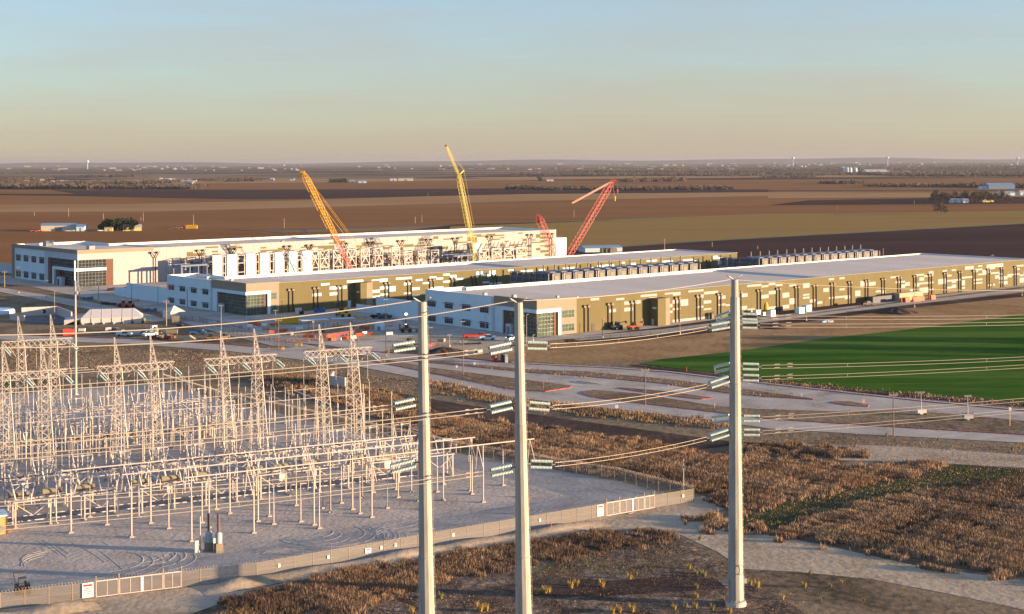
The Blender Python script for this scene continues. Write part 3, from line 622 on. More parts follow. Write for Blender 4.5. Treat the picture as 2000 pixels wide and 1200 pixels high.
# ------------------------------------------------------------------ unfinished yard beside the far hall
def rack_bay(label, a, wd, panel, zt=13.5, b=672.0, group='pipe rack bays beside the far white hall', bare=False):
    t = thing('pipe_rack', label, 'steel rack', AB(a, b - 9), A_ROT, group)
    fr = MB(); rr = random.Random(int(a * 10))
    for x in (0, wd):
        for y in (0, 9): fr.bar((x, y, 0), (x, y, zt), .34)
    for z in (4.4, 9.0, zt - .2):
        if bare and z > 12: continue
        for y in (0, 9): fr.bar((0, y, z), (wd, y, z), .32)
        for x in (0, wd): fr.bar((x, 0, z), (x, 9, z), .28)
    if not panel:
        zz = zt - .2 if not bare else 9.0
        fr.bar((0, 0, 4.4), (wd, 0, zz), .30); fr.bar((wd, 0, 4.4), (0, 0, zz), .30)
    fr.build('frame', M_wsteel, t)
    if panel:
        p = MB(); p.box(-.3, wd + .3, -.45, -.20, .4, zt + .1); pp = p.build('cladding_panel', M_white, t)
        c = MB(); c.bar((0, -.5, zt * .30), (wd, -.5, zt * .55), .10); c.bar((0, -.5, zt * .70), (wd, -.5, zt * .96), .10); c.build('cable_brace', M_galv, pp)
    pi = MB()
    for k in range(7 if not bare else 3):
        x = .6 + (wd - 1.2) * k / 6.; y = 1 + rr.random() * 6
        pi.tube((x, y, .3), (x, y, 3 + rr.random() * (zt - 4)), .25 + rr.random() * .2, None, 6, rr.choice([0, 0, 1, 2]))
    for k in range(5 if not bare else 2):
        z = 4.8 + rr.random() * (zt - 6); y = .6 + rr.random() * 7; pi.tube((.2, y, z), (wd - .2, y, z), .3 + rr.random() * .25, None, 6, rr.choice([0, 1, 2]))
    for k in range(3): 
        x = rr.random() * (wd - 1.6); pi.box(x, x + 1.4, 3, 6, 4.7, 6.6 + rr.random(), rr.choice([0, 1, 2]))
    pi.build('pipework', [M_unit, M_galv, M_unit_t], t)
    return t
first = 'white cladding panel bay of the pipe rack, '
for i, (l, r) in enumerate([(406, 422), (434, 451), (471, 487), (499, 514), (527, 542), (554, 568), (581, 596)]):
    a0 = PB(l, 500, 668)[0]; a1 = PB(r, 500, 668)[0]
    rack_bay(['leftmost tall white panel on the pipe rack next to the blue steel frame', 'second tall white panel from the blue steel frame', 'third tall white panel from the blue steel frame', 'middle tall white panel of the seven', 'fifth tall white panel from the blue steel frame', 'sixth tall white panel from the blue steel frame', 'rightmost tall white panel, beside the open braced racks'][i], a0, a1 - a0, True)
edges = [(422, 434), (451, 471), (487, 499), (514, 527), (542, 554), (568, 581)]
for i, (l, r) in enumerate(edges):
    a0 = PB(l, 500, 668)[0] + .9; a1 = PB(r, 500, 668)[0] - .9
    rack_bay('narrow open rack bay of dark pipes between two tall white panels', a0, a1 - a0, True, 13.0) if False else None
    t = thing('pipe_rack', 'narrow open rack of dark pipes between two tall white panels', 'steel rack', AB(a0, 663), A_ROT, 'open pipe racks between the white panels')
    fr = MB(); wd = a1 - a0
    for x in (.1, wd - .1):
        for y in (0, 8): fr.bar((x, y, 0), (x, y, 13.2), .3)
    for z in (4.4, 9.0, 13.0): fr.bar((0, 0, z), (wd, 0, z), .3)
    fr.build('frame', M_wsteel, t)
    pi = MB(); rr = random.Random(i)
    for k in range(6): pi.tube((.3 + rr.random() * (wd - .6), 1 + rr.random() * 5, 4.5), (.3 + rr.random() * (wd - .6), 1 + rr.random() * 5, 12.8), .3, None, 6, rr.choice([0, 0, 1]))
    for k in range(4): z = 5 + rr.random() * 7.5; pi.box(.2, wd - .2, 2, 5, z, z + .9, rr.choice([0, 0, 1, 2]))
    pi.build('pipework', [M_unit, M_galv, M_unit_t], t)
ords = ['first', 'second', 'third', 'fourth', 'fifth', 'sixth', 'seventh', 'eighth', 'ninth', 'tenth', 'eleventh', 'twelfth', 'thirteenth', 'fourteenth']
for i, (l, r) in enumerate([(599, 612), (615, 632), (641, 659), (668, 685), (695, 711), (722, 737), (755, 770), (780, 794), (806, 820), (832, 846)]):
    a0 = PB(l, 500, 668)[0]; a1 = PB(r, 500, 668)[0]
    rack_bay(ords[i] + ' open rack bay right of the last white panel, with ' + ('X bracing' if i < 7 else 'low bare steel'), a0, a1 - a0, False, 13.2 if i < 7 else 10.5, bare=i >= 7)
for i, (l, r) in enumerate([(926, 944), (950, 968), (974, 992), (998, 1016)]):
    a0 = PB(l, 510, 668)[0]; a1 = PB(r, 510, 668)[0]
    t = rack_bay(ords[i] + ' low bare steel truss bay right of the grey cabin', a0, a1 - a0, False, 9.5, bare=True, group='bare truss bays by the grey cabin')
    dg = MB(); wd = a1 - a0
    for x in (.2, wd * .5, wd - .4): dg.tube((x, .5, 9.2), (x + 2.2, .5, 12.8), .2, None, 6)
    dg.build('slanted_pipe', M_unit, t)
def portal_frame(label, l, r, h, b, y=8):
    a0 = PB(l, 520, b)[0]; a1 = PB(r, 520, b)[0]
    t = thing('steel_portal', label, 'steel frame', AB(a0, b), A_ROT); wd = a1 - a0
    for k in range(4):
        c = MB(); c.bar((wd * k / 3, 0, 0), (wd * k / 3, 0, h), .5); c.bar((wd * k / 3, y, 0), (wd * k / 3, y, h), .5); c.build('column', M_blue, t)
    bm = MB(); bm.box(-.3, wd + .3, -.3, .3, h, h + .9); bm.box(-.3, wd + .3, y - .3, y + .3, h, h + .9); 
    for k in range(6): bm.box(wd * k / 5 - .2, wd * k / 5 + .2, .3, y - .3, h + .1, h + .7)
    bm.build('beam', M_blue, t)
portal_frame('blue steel frame standing left of the tall white panels', 354, 404, 8.6, 664)
portal_frame('dark blue steel frame below the grey cabin', 884, 934, 6.6, 655)
a0 = PB(916, 500, 668)[0]; t = thing('site_cabin', 'grey cabin box raised on steel right of the dark blue frame', 'cabin', AB(a0, 664), A_ROT)
MB().box(0, 6.2, 0, 6, 7.6, 13.0).build('body', M_greyp, t); MB().box(-.06, -.002, 1.4, 4.6, 9.3, 11.6).build('vent', M_unit, t)
lg = MB()
for x in (.4, 5.8):
    for y in (.4, 5.6): lg.bar((x, y, 0), (x, y, 7.59), .4)
lg.build('legs', M_wsteel, t)

# ------------------------------------------------------------------ cooling units between the near and middle halls
def cooling_unit(label, group):
    t = thing('cooling_unit', label, 'cooling unit', (0, 0, 0), A_ROT, group)
    c = MB(); c.box(0, 4.4, 0, 11, 7.2, 11.6); c.build('casing', M_unit, t)
    p = MB(); p.box(1.0, 3.7, -.12, -.004, 7.6, 10.4); p.build('louvre_panel', M_unit_t, t)
    h = MB(); h.add([(.3, 2.0, 11.601), (4.1, 2.0, 11.601), (4.1, 11, 11.601), (.3, 11, 11.601), (.9, 2.8, 12.1), (3.5, 2.8, 12.1), (3.5, 10.2, 12.1), (.9, 10.2, 12.1)], [(0, 3, 2, 1), (4, 5, 6, 7), (0, 1, 5, 4), (1, 2, 6, 5), (2, 3, 7, 6), (3, 0, 4, 7)])
    h.build('hood', M_unit_r, t)
    f = MB()
    for x in (-.3, 5.5):
        for y in (-.35, 11.2): f.bar((x, y, 0), (x, y, 11.4), .2)
    f.bar((-.3, -.35, 7.0), (6.4, -.35, 7.0), .25); f.bar((-.3, -.35, 4), (6.4, -.35, 4), .2); f.bar((-.3, -.35, 8.3), (6.4, -.35, 8.3), .12); f.bar((-.3, 11.2, 7.0), (6.4, 11.2, 7.0), .25)
    f.box(-.3, 5.6, -.3, 11.2, 6.7, 6.95); f.build('frame', M_wsteel, t)
    s = MB(); s.tube((5.4, 12, 6.9), (5.4, 12, 14.2), .35, None, 8); s.build('exhaust_stack', M_unit_t, t)
    return t
pxs1 = [1087, 1109, 1131.5, 1153, 1175, 1195.7, 1217, 1237.7, 1258, 1279, 1299, 1319, 1338, 1357]
pxs2 = [1495, 1513, 1530.6, 1547, 1565, 1581, 1598, 1614.6, 1630.8, 1646.6, 1662.7, 1679, 1694, 1710]
u0 = None
for row, pxs in enumerate((pxs1, pxs2)):
    aa = [PB(p, 540, 476)[0] for p in pxs]
    for i, p in enumerate(pxs):
        lab = 'cooling unit with tan front and pale hood, ' + ('front' if row == 0 else 'rear') + ' row, ' + (('leftmost of its row' if i == 0 else 'rightmost of its row' if i == 13 else ords[i] + ' from its left'))
        grp = 'cooling units in the %s row' % ('front' if row == 0 else 'rear')
        loc = AB(aa[i] - 2.2, 476)
        if u0 is None: u0 = cooling_unit(lab, grp); u0.location = loc; uk = kids(u0)
        else: dup(u0, loc, A_ROT, lab, grp, uk)
# louvred rack ends at the left of each row
for row, (l, r) in enumerate(((1012, 1080), (1424, 1488))):
    a0 = PB(l, 545, 492)[0]; 
    t = thing('cooling_rack', ('front' if row == 0 else 'rear') + ' row end rack of shaded louvres beside the middle hall', 'cooling rack', AB(PB(pxs1[0] if row == 0 else pxs2[0], 540, 476)[0] - 4.2, 476.5), A_ROT)
    fr = MB(); pn = MB()
    for k in range(7): fr.bar((0, k * 4.2, 0), (0, k * 4.2, 11.6), .3)
    for z in (6.8, 9.2, 11.4): fr.bar((0, 0, z), (0, 25.5, z), .25)
    for k in range(6): pn.box(.25, .5, k * 4.2 + .5, k * 4.2 + 3.7, 7.1, 11.0)
    fr.build('frame', M_frame, t); pn.build('louvre', M_unit, t); MB().box(-.4, .9, -.2, 25.6, 5.2, 6.5).build('duct', M_unit_r, t)
# ------------------------------------------------------------------ cranes
def lattice_boom(mb, p, q, w0, w1, n, cw, mi=0, side=None):
    p = Vector(p); q = Vector(q); d = (q - p).normalized(); s = side or Vector((-d.z, 0, d.x))
    a = AX.copy().cross(Vector((0, 0, 1))).normalized(); b = d.cross(a).normalized()
    def ring(c, w): return [c + a * w + b * w, c - a * w + b * w, c - a * w - b * w, c + a * w - b * w]
    m1 = p.lerp(q, .12); m2 = p.lerp(q, .9)
    lattice(mb, ring(p, w0 * .35), ring(m1, w0), 2, cw, mi=mi); lattice(mb, ring(m1, w0), ring(m2, w0), n, cw, mi=mi); lattice(mb, ring(m2, w0), ring(q, w1), 2, cw, mi=mi)
def crane_base(t, loc, body_m):
    for y in (-2.6, 2.6): MB().prism([(loc.x - 4.2, loc.y + y - .6), (loc.x + 4.2, loc.y + y - .6), (loc.x + 4.2, loc.y + y + .6), (loc.x - 4.2, loc.y + y + .6)], .05, 1.5).build('crawler_track', M_black, t)
    b = MB(); b.box(loc.x - 4, loc.x + 3, loc.y - 1.8, loc.y + 1.8, 1.7, 4.2); b.box(loc.x + 1.6, loc.x + 3.4, loc.y - 3, loc.y - 1.9, 1.8, 4.0); b.build('upper_body', body_m, t)
def PBv(px, py, b):
    a, z = PB(px, py, b); return AX * a + BX * b + Vector((0, 0, z))
M_yel2 = mat('amber_crane_paint', (.62, .33, .02), .55, var=.12); M_ylw = mat('lemon_crane_paint', (.60, .50, .06), .55, var=.1); M_redc = mat('red_crane_paint', (.50, .10, .08), .55, var=.12)
t = thing('crawler_crane', 'amber yellow lattice boom crane leaning left above the pipe racks', 'crane')
foot = PBv(668, 492, 640); tip = PBv(592, 337, 640); base = foot.copy(); root = foot + (foot - tip) * (foot.z - 2.2) / (tip.z - foot.z)
b = MB(); lattice_boom(b, root, foot.lerp(tip, .25), 1.0, 1.0, 6, .17); b.build('boom_base', M_redc, t)
b = MB(); lattice_boom(b, foot.lerp(tip, .10), tip, 1.35, .6, 17, .19); b.build('boom', M_yel2, t)
for k in (.27, .5, .74):
    c = foot.lerp(tip, k); MB().box(c.x - .9, c.x + .9, c.y - .9, c.y + .9, c.z - 1.0, c.z + 1.0).build('boom_joint', M_yel2, t)
hd = MB(); hd.box(tip.x - 1.4, tip.x + .8, tip.y - .6, tip.y + .6, tip.z - 1.2, tip.z + .8); hd.build('boom_head', M_yel2, t)
pe = MB(); an = PBv(705, 500, 640); pe.path([foot.lerp(tip, .70), an], .09); pe.path([tip, an + Vector((1.4, 0, 0))], .07); pe.path([tip + Vector((.4, 0, 0)), an + Vector((2.8, 0, 0))], .07); pe.build('pendant_line', M_yel2, t)
crane_base(t, Vector((root.x + 2, root.y, 0)), M_yel2)
t = thing('crawler_crane', 'tallest crane, pale yellow lattice boom with a thin luffing jib above the horizon', 'crane')
p0 = PBv(945, 505, 640); p1 = PBv(916, 445, 640); p2 = PBv(896, 343, 640); p3 = PBv(871, 285, 640); root = p1 + (p1 - p2) * (p1.z - 2.2) / (p2.z - p1.z)
b = MB(); lattice_boom(b, root, p2, 1.2, .9, 20, .15); b.build('boom', M_ylw, t)
b = MB(); lattice_boom(b, p2, p3, .55, .3, 9, .11); b.build('luffing_jib', M_ylw, t)
b = MB(); q = PBv(906, 333, 640); b.bar(p2, q, .4); b.path([q, p3], .06); b.path([q, p1 + Vector((4, 0, -6))], .06); b.build('strut', M_ylw, t)
MB().box(p2.x - .9, p2.x + .9, p2.y - .8, p2.y + .8, p2.z - 1.8, p2.z + 1.2).build('boom_head', M_ylw, t)
MB().box(p3.x - .5, p3.x + .4, p3.y - .4, p3.y + .4, p3.z - .5, p3.z + .5).build('jib_head', M_dkmetal, t)
c = MB(); c.tube(p1.lerp(p2, -.1) + Vector((.6, -.5, 0)), p2 + Vector((.4, -.5, 0)), .16, .16, 5); c.build('hoist_cable', M_wsteel, t)
crane_base(t, Vector((root.x + 2, root.y, 0)), M_ylw)
t = thing('crawler_crane', 'red lattice boom crane leaning right at the end of the far white hall', 'crane')
bb = 612; foot = PBv(1113, 495, bb); tip = PBv(1196, 354, bb); root = foot + (foot - tip) * (foot.z - 2.2) / (tip.z - foot.z)
b = MB(); lattice_boom(b, root, tip, 1.45, .7, 18, .19); b.build('boom', M_redc, t)
b = MB(); lattice_boom(b, tip, PBv(1117, 397, bb), .38, .3, 22, .16); b.build('pendant_strut', mat('pale_red_paint', (.62, .30, .22), .6), t)
mt = PBv(1051, 421, bb); mf = root + Vector((-2.5, -2, 0)); b = MB()
lattice_boom(b, mf, mt, 1.5, .6, 9, .17); b.build('mast', M_redc, t)
MB().box(mt.x - 1.1, mt.x + 1.3, mt.y - .8, mt.y + .8, mt.z - 4.2, mt.z + .6).build('mast_head', M_redc, t)
b = MB(); b.path([mt, PBv(1117, 397, bb)], .07); b.build('cable', M_dkmetal, t)
MB().box(tip.x - 1.6, tip.x + 2.4, tip.y - .8, tip.y + .8, tip.z - .6, tip.z + .9).build('boom_head', M_redc, t)
h1 = PBv(1206, 357, bb); h2 = PBv(1206, 372, bb); h3 = PBv(1201, 388, bb); b = MB(); b.path([h1, h2], .08); b.tube(h2 + Vector((0, 0, .6)), h2 - Vector((0, 0, 1.6)), .5, .3, 8); b.build('hook_block', M_redc, t)
b = MB(); b.path([tip, h3], .06); b.tube(h3 + Vector((0, 0, 1.2)), h3 - Vector((0, 0, 1.6)), .55, .3, 8); b.build('ball_hook', M_yel, t)
crane_base(t, Vector((root.x - 2, root.y, 0)), M_redc)

# ------------------------------------------------------------------ monopoles and insulators
M_pole = mat('pole_steel', (.355, .34, .30), .7, metal=.1, var=.22, scale=1.2, stretch=(1, 1, .12))
M_ins = mat('teal_glass_insulator', (.46, .58, .51), .3, var=.08, scale=3, spec=.6)
M_wire = mat('aluminium_conductor', (.62, .54, .42), .45, metal=.2, var=.03)
def insulator(parent, p, q, strings=2, sep=.36, r=.20):
    """dead-end string set from pole side p to wire side q (world coordinates)"""
    p = Vector(p); q = Vector(q); d = (q - p).normalized(); side = d.cross(Vector((0, 0, 1))).normalized(); up = side.cross(d)
    offs = [up * sep, -up * sep] if strings == 2 else [up * sep + side * sep * .8, up * sep - side * sep * .8, -up * sep + side * sep * .8, -up * sep - side * sep * .8]
    a = p + d * .45; b = q - d * .4; n = max(10, int((b - a).length / .17))
    for o in offs:
        mb = MB()
        for k in range(n):
            c0 = a + o + (b - a) * (k / n); c1 = a + o + (b - a) * ((k + .55) / n); c2 = a + o + (b - a) * ((k + 1) / n)
            mb.tube(c0, c1, r * .72, r, 7); mb.tube(c1, c2, r, r * .72, 7)
        s = mb.build('insulator_string', M_ins, parent)
    y = MB(); y.tube(p, a, .10, None, 6); y.tube(q, b, .09, None, 6)
    for e in (a, b):
        for o in offs: y.bar(e, e + o, .06)
        y.bar(e + up * sep, e - up * sep, .07)
    y.build('yoke', M_frame, parent)
    return q
WIRE_N = []
def wire(label, p, q, sag, r=.025, pair=.22, n=20, group=None, name='conductor', spacers=True):
    p = Vector(p); q = Vector(q); mb = MB(); d = (q - p).normalized(); side = d.cross(Vector((0, 0, 1))).normalized()
    off = [Vector((0, 0, pair)), Vector((0, 0, -pair))] if pair else [Vector()]
    for o in off:
        pts = [p.lerp(q, k / n) + o - Vector((0, 0, 4 * sag * (k / n) * (1 - k / n))) for k in range(n + 1)]
        mb.path(pts, r, 5)
    if pair and spacers:
        for k in range(3, n - 1, 5):
            c = p.lerp(q, k / n) - Vector((0, 0, 4 * sag * (k / n) * (1 - k / n))); mb.bar(c + off[0], c + off[1], .05)
        for s_ in (.015, .03):                                # armour grips beside the dead ends
            for o in off: mb.tube(p.lerp(q, s_) + o, p.lerp(q, s_ + .006) + o, r * 1.6, None, 5)
    return tag(mb.build(name, M_wire), label, 'power line', group or 'twin conductors of the power line')
def monopole(label, bx, ypx, topx, topy, r0, r1, Y=None, cap=False):
    g = G(bx, ypx) if Y is None else None
    base = g if g is not None else Vector((PY(bx, 1100, Y).x, Y, 0))
    tp = PY(topx, topy, base.y)
    t = thing('monopole', label, 'power pole', base, .13); loc = tp - base
    R = Vector((math.cos(-.13) * loc.x - math.sin(-.13) * loc.y, math.sin(-.13) * loc.x + math.cos(-.13) * loc.y, loc.z))
    n = 12; mb = MB(); secs = [(0, r0), (.34, r0 + (r1 - r0) * .34), (.341, r0 + (r1 - r0) * .34 - .02), (.68, r0 + (r1 - r0) * .68), (.681, r0 + (r1 - r0) * .68 - .02), (1.0 if not cap else .945, r1)]
    if cap: secs += [(.946, r1 * .8), (1.0, r1 * .76)]
    vs = []
    for f, r in secs:
        c = R * f
        for i in range(n):
            w = 2 * math.pi * (i + .5) / n; vs.append((c.x + r * math.cos(w), c.y + r * math.sin(w), c.z))
    mb.add(vs, [(j * n + i, j * n + (i + 1) % n, (j + 1) * n + (i + 1) % n, (j + 1) * n + i) for j in range(len(secs) - 1) for i in range(n)] + [tuple(range((len(secs) - 1) * n, len(secs) * n))])
    mb.build('shaft', M_pole, t)
    st = MB()                                                # climbing lugs down the sides
    for k in range(int(R.z / 1.1)):
        f = (k + .5) * 1.1 / R.z; r = r0 + (r1 - r0) * f
        for w in (-.2,): c = R * f; st.box(c.x + (r + .02) * math.cos(w) - .04, c.x + (r + .02) * math.cos(w) + .14, c.y + (r + .02) * math.sin(w) - .03, c.y + (r + .02) * math.sin(w) + .03, c.z, c.z + .08)
    st.bar((r0 + .10, -.2, 1), R * .98 + Vector((r1 + .08, -.1, 0)), .05); st.build('step_ladder', M_galv, t)
    for f in (.34, .68): c = R * f; r = r0 + (r1 - r0) * f; MB().lathe([(r + .005, 0), (r + .05, .01), (r + .05, .12), (r + .005, .13)], 24, c).build('joint_collar', M_pole, t)
    fl = MB(); fl.lathe([(r0 + .34, 0), (r0 + .34, .55), (r0 + .28, .56)], 24); fl.build('foundation', M_kerbw, t)
    fl = MB(); fl.lathe([(r0 + .22, .57), (r0 + .22, .70)], 24)
    for i in range(16): w = i * math.pi / 8; fl.tube(((r0 + .12) * math.cos(w), (r0 + .12) * math.sin(w), .70), ((r0 + .12) * math.cos(w), (r0 + .12) * math.sin(w), .9), .05, None, 5)
    fl.build('base_flange', M_galv, t)
    tops = MB()                                              # earth-peak fittings
    for w in (.3, 2.7, 3.6, 5.6): tops.bar(R + Vector((0, 0, -.1)), R + Vector((1.1 * math.cos(w), 1.1 * math.sin(w), .5)), .09)
    tops.build('earth_peak', M_galv, t)
    t['axis'] = 0; del t['axis']
    return t, base, tp
Y1 = 169.3
m1, b1, t1 = monopole('leftmost of the three tall pale steel monopoles, insulators only on its left', 834.5, 1100, 824.5, 590, 1.02, .50, Y=Y1)
m2, b2, t2 = monopole('middle of the three tall steel monopoles with insulators on both sides', 1024, 1100, 1012.5, 591, 1.02, .49, Y=Y1)
m3, b3, t3 = monopole('rightmost tall steel monopole standing on its round foundation, thin cap on top', 1437, 1183, 1435, 546, 1.06, .60, cap=True)
def local(t, v):
    d = Vector(v) - t.location; c, s = math.cos(-.13), math.sin(-.13); return Vector((c * d.x - s * d.y, s * d.x + c * d.y, d.z))
def on_pole(t, b, tp, py, right, px=None):
    z = PY(1000 if px is None else px, py, b.y).z; f = z / tp.z; c = b.lerp(tp, f)
    return c
def string_at(t, b, tp, y0, x1, y1, right, strings, dy=0.0, x0=None):
    """string set from the shaft at pixel row y0 to the pixel (x1, y1) taken dy metres behind the pole"""
    z = PY(x0 or 1000, y0, b.y).z; c = b + (tp - b) * (z / tp.z); c = Vector((c.x, c.y, z))
    r = 1.02 + (.5 - 1.02) * z / tp.z
    q = PY(x1, y1, b.y + dy); d = (q - c); d.normalize(); c2 = c + Vector((d.x, d.y, 0)).normalized() * (r - .02)
    insulator(t, local(t, c2), local(t, q), strings)
    return q
# ends of the strings, then wires
W = {}
for i, (y0, x1, y1) in enumerate([(672, 761, 681), (783, 764, 795), (902, 757, 918)]): W['p1', i] = string_at(m1, b1, t1, y0, x1, y1, 0, 4, -.8, 825)
for i, (y0, x1, y1) in enumerate([(674, 949, 686), (788, 951, 801), (912, 952, 924)]): W['p2l', i] = string_at(m2, b2, t2, y0, x1, y1, 0, 4, -.8, 1015)
for i, (y0, x1, y1) in enumerate([(675, 1074, 676), (792, 1079, 796), (907, 1084, 908)]): W['p2r', i] = string_at(m2, b2, t2, y0, x1, y1, 1, 2, 1.4, 1020)
for i, (y0, x1, y1) in enumerate([(633, 1382, 641), (738, 1381, 754), (842, 1381, 857)]): W['p3l', i] = string_at(m3, b3, t3, y0, x1, y1, 0, 4, -1.2, 1430)
for i, (y0, x1, y1) in enumerate([(613, 1396, 625), (715, 1393, 723), (817, 1388, 821)]): W['p3u', i] = string_at(m3, b3, t3, y0, x1, y1, 0, 2, 4.5, 1430)
for i, (y0, x1, y1) in enumerate([(618, 1484, 620), (635, 1484, 636), (716, 1487, 717), (738, 1487, 739), (818, 1489, 818), (845, 1489, 845)]): W['p3r', i] = string_at(m3, b3, t3, y0, x1, y1, 1, 2, .6, 1440)
lv = ['upper', 'middle', 'lower']
for i in range(3): wire(lv[i] + ' twin conductors between the middle and the rightmost monopole', W['p2r', i], W['p3l', i], .35)
ends_r = [(2000, 606, .10), (2000, 619, .1), (2000, 689, .1), (2000, 704.5, .1), (2000, 771, .1), (2000, 792, .1)]
for i, (x, y, s_) in enumerate(ends_r):
    p = W['p3r', i]; Yq = p.y + 8; q = PY(x, y, Yq); q2 = p + (q - p) * 3.2 + Vector((0, 0, [1.2, 1.2, 1.5, 1.5, 1.8, 1.8][i]))
    wire('twin conductors running off right from the rightmost monopole, %s level from top' % ords[i], p, q2, 1.5, n=30)
# earth wires
wire('upper earth wire from the leftmost monopole top across to the left edge', t1 + Vector((-.6, 0, .2)), PY(-350, 650, 150), 1.6, .06, 0, group='earth wires on the pole tops', name='earth_wire')
wire('lower earth wire from the middle monopole top across to the left edge', t2 + Vector((-.6, 0, .2)), PY(-350, 672, 150), 2.2, .06, 0, group='earth wires on the pole tops', name='earth_wire')
wire('earth wire between the middle and rightmost monopole tops', t2 + Vector((.5, 0, .2)), t3 + Vector((-.5, 0, 0)), .5, .03, 0, group='earth wires on the pole tops', name='earth_wire')
wire('earth wire running off right from the rightmost monopole top', t3 + Vector((.5, 0, -.1)), PY(2300, 560, t3.y + 30), 1.0, .03, 0, group='earth wires on the pole tops', name='earth_wire')
# cable coil and junction boxes on the poles
cb = MB(); cc = local(m3, b3 + Vector((.35, -1.10, 5.1))); cb.path([cc + Vector((.65 * math.cos(w), 0, .65 * math.sin(w))) for w in [k * math.pi / 8 for k in range(17)]], .03, 5); cb.path([cc + Vector((-.3, 0, .6)), cc + Vector((-.35, .05, 5.5))], .03, 5); cb.build('cable_coil', M_dkmetal, m3)
MB().box(-1.5, -1.0, -.3, .3, 3.0, 3.6).build('junction_box', M_galv, m3); MB().box(1.0, 1.5, -.3, .3, 3.0, 3.6).build('junction_box', M_galv, m3)

# ------------------------------------------------------------------ lattice gantries
def gantry(label, sc, t_, hb=20.3, hp=26.3, span=7.0):
    t = thing('lattice_gantry', label, 'gantry', ST(sc, t_), S_ROT)
    for sx in (-span / 2, span / 2):
        m = MB(); w0, w1 = 1.15, .68; y0, y1 = 3.0, .62
        base = [(sx - w0 + .3, -y0, .3), (sx + w0 + .3, -y0, .3), (sx + w0 + .3, y0, .3), (sx - w0 + .3, y0, .3)]; top = [(sx - w1, -y1, hb), (sx + w1, -y1, hb), (sx + w1, y1, hb), (sx - w1, y1, hb)]
        lattice(m, base, top, 13, .115, .065); pk = sx - .6
        lattice(m, top, [(pk - .06, -.06, hp), (pk + .06, -.06, hp), (pk + .06, .06, hp), (pk - .06, .06, hp)], 4, .10, .06, ring=True)
        m.bar((sx - w1, -y1, hb - 4), (sx + w1, -y1, hb - 4), .12)
        for s in (-1, 1): m.bar((sx + s * w1, -y1, hb - 3.6), (sx + s * (w1 + 1.9), -.6, hb - .6), .10)
        tw = m.build('tower', M_galv, t)
        ft = MB()
        for p in base: ft.box(p[0] - .35, p[0] + .35, p[1] - .35, p[1] + .35, .1, .34)
        ft.build('footing', M_kerbw, tw)
    b = MB(); L = 7.6
    lattice(b, [(-L, -.62, hb - .8), (-L, .62, hb - .8), (-L, .62, hb + .55), (-L, -.62, hb + .55)], [(L, -.62, hb - .8), (L, .62, hb - .8), (L, .62, hb + .55), (L, -.62, hb + .55)], 12, .11, .065)
    b.build('beam', M_galv, t)
    for x in (-7.2, 0, 7.2):                                 # droppers to the buswork
        dr = MB(); di = MB()
        dr.tube((x, .9, hb - .8), (x, .9, hb - 6.2), .055, None, 6); dr.tube((x, .9, hb - 6.2), (x + .35, .9, hb - 6.9), .055, None, 6); dr.tube((x + .35, .9, hb - 6.9), (x + .35, .9, 5.0), .08, None, 6); di.tube((x + .35, .9, hb - 11), (x + .35, .9, hb - 13.2), .16, None, 8)
        di.build('dropper_insulator', M_wsteel, dr.build('dropper', M_galv, t))
    return t
gl = {}
for key, lab, sc, t_ in [('G1', 'front lattice gantry at the far left edge of the substation', -99.3, 75.5), ('G2', 'second front lattice gantry from the left, in front of the parked trucks', -78.4, 75.7), ('G3', 'third front lattice gantry from the left, below the fenced yard', -57.2, 75.7), ('G4', 'rightmost lattice gantry, next to the leftmost monopole', -35.8, 76.5), ('G0', 'rear lattice gantry at the upper left of the substation', -86.9, 126.6)]:
    gl[key] = (gantry(lab, sc, t_), sc, t_)
def gant_ins(key, far, idx):
    """three insulator sets from the beam, each with its wire to the point far[i]"""
    t, sc, t_ = gl[key]; out = []
    for i, x in enumerate((-7.2, 0, 7.2)):
        p = ST(sc + x, t_ - .8, 19.7); f = far[i]; d = Vector((.66, -.62, -.40)).normalized(); q = p + d * 3.4
        inv = t.matrix_world.inverted() if False else None
        def lc(v):
            e = v - t.location; c, s = math.cos(-S_ROT), math.sin(-S_ROT); return Vector((c * e.x - s * e.y, s * e.x + c * e.y, e.z))
        insulator(t, lc(p), lc(q), 2, .30, .18); out.append(q)
    return out
o = gant_ins('G4', [W['p1', 0]] * 3, 0)
wire('twin conductors from the upper strings of the leftmost monopole to the rightmost gantry', W['p1', 0], o[2], 1.0, .05)
o = gant_ins('G3', [W['p2l', 0]] * 3, 0)
wire('twin conductors from the upper strings of the middle monopole out across the left edge', W['p2l', 0], PY(-350, 782, 150), .6, .045, n=30)
wire('twin conductors from the middle strings of the leftmost monopole across the substation', W['p1', 1], PY(-350, 893, 150), .5, .045, n=30)
wire('twin conductors from the middle strings of the middle monopole across the substation', W['p2l', 1], PY(-350, 918, 150), .6, .045, n=30)
wire('twin conductors from the lower strings of the leftmost monopole left across the front bus', W['p1', 2], PY(-350, 1005, 150), .5, .04)
wire('twin conductors from the lower strings of the middle monopole left past the can transformers', W['p2l', 2], PY(-350, 1060, 150), .6, .04)
for key, nm in (('G2', 'second'), ('G1', 'leftmost front')):
    fr = [ST(gl[key][1] + 40 + 4 * k, -120, 33 + 2 * k) for k in range(3)]
    fr = [PY(-300 + 0 * k, 700 + 60 * k, 180) if key == 'G1' else ST(gl[key][1] + x, 20, 11.0) for k, x in enumerate((-7.2, 0, 7.2))]
    o = gant_ins(key, fr, 0)
    if key == 'G2':
        for i in range(3): wire('slack conductors dropping from the second gantry to the front tubes, %s' % ['left end of its beam', 'middle of its beam', 'right end of its beam'][i], o[i], ST(gl[key][1] + (-7.2, 0, 7.2)[i], 32 - 7.5 * i, 10.4), 1.0, .045)
o = gant_ins('G0', [ST(-86 + x, 60, 16) for x in (-7.2, 0, 7.2)], 0)
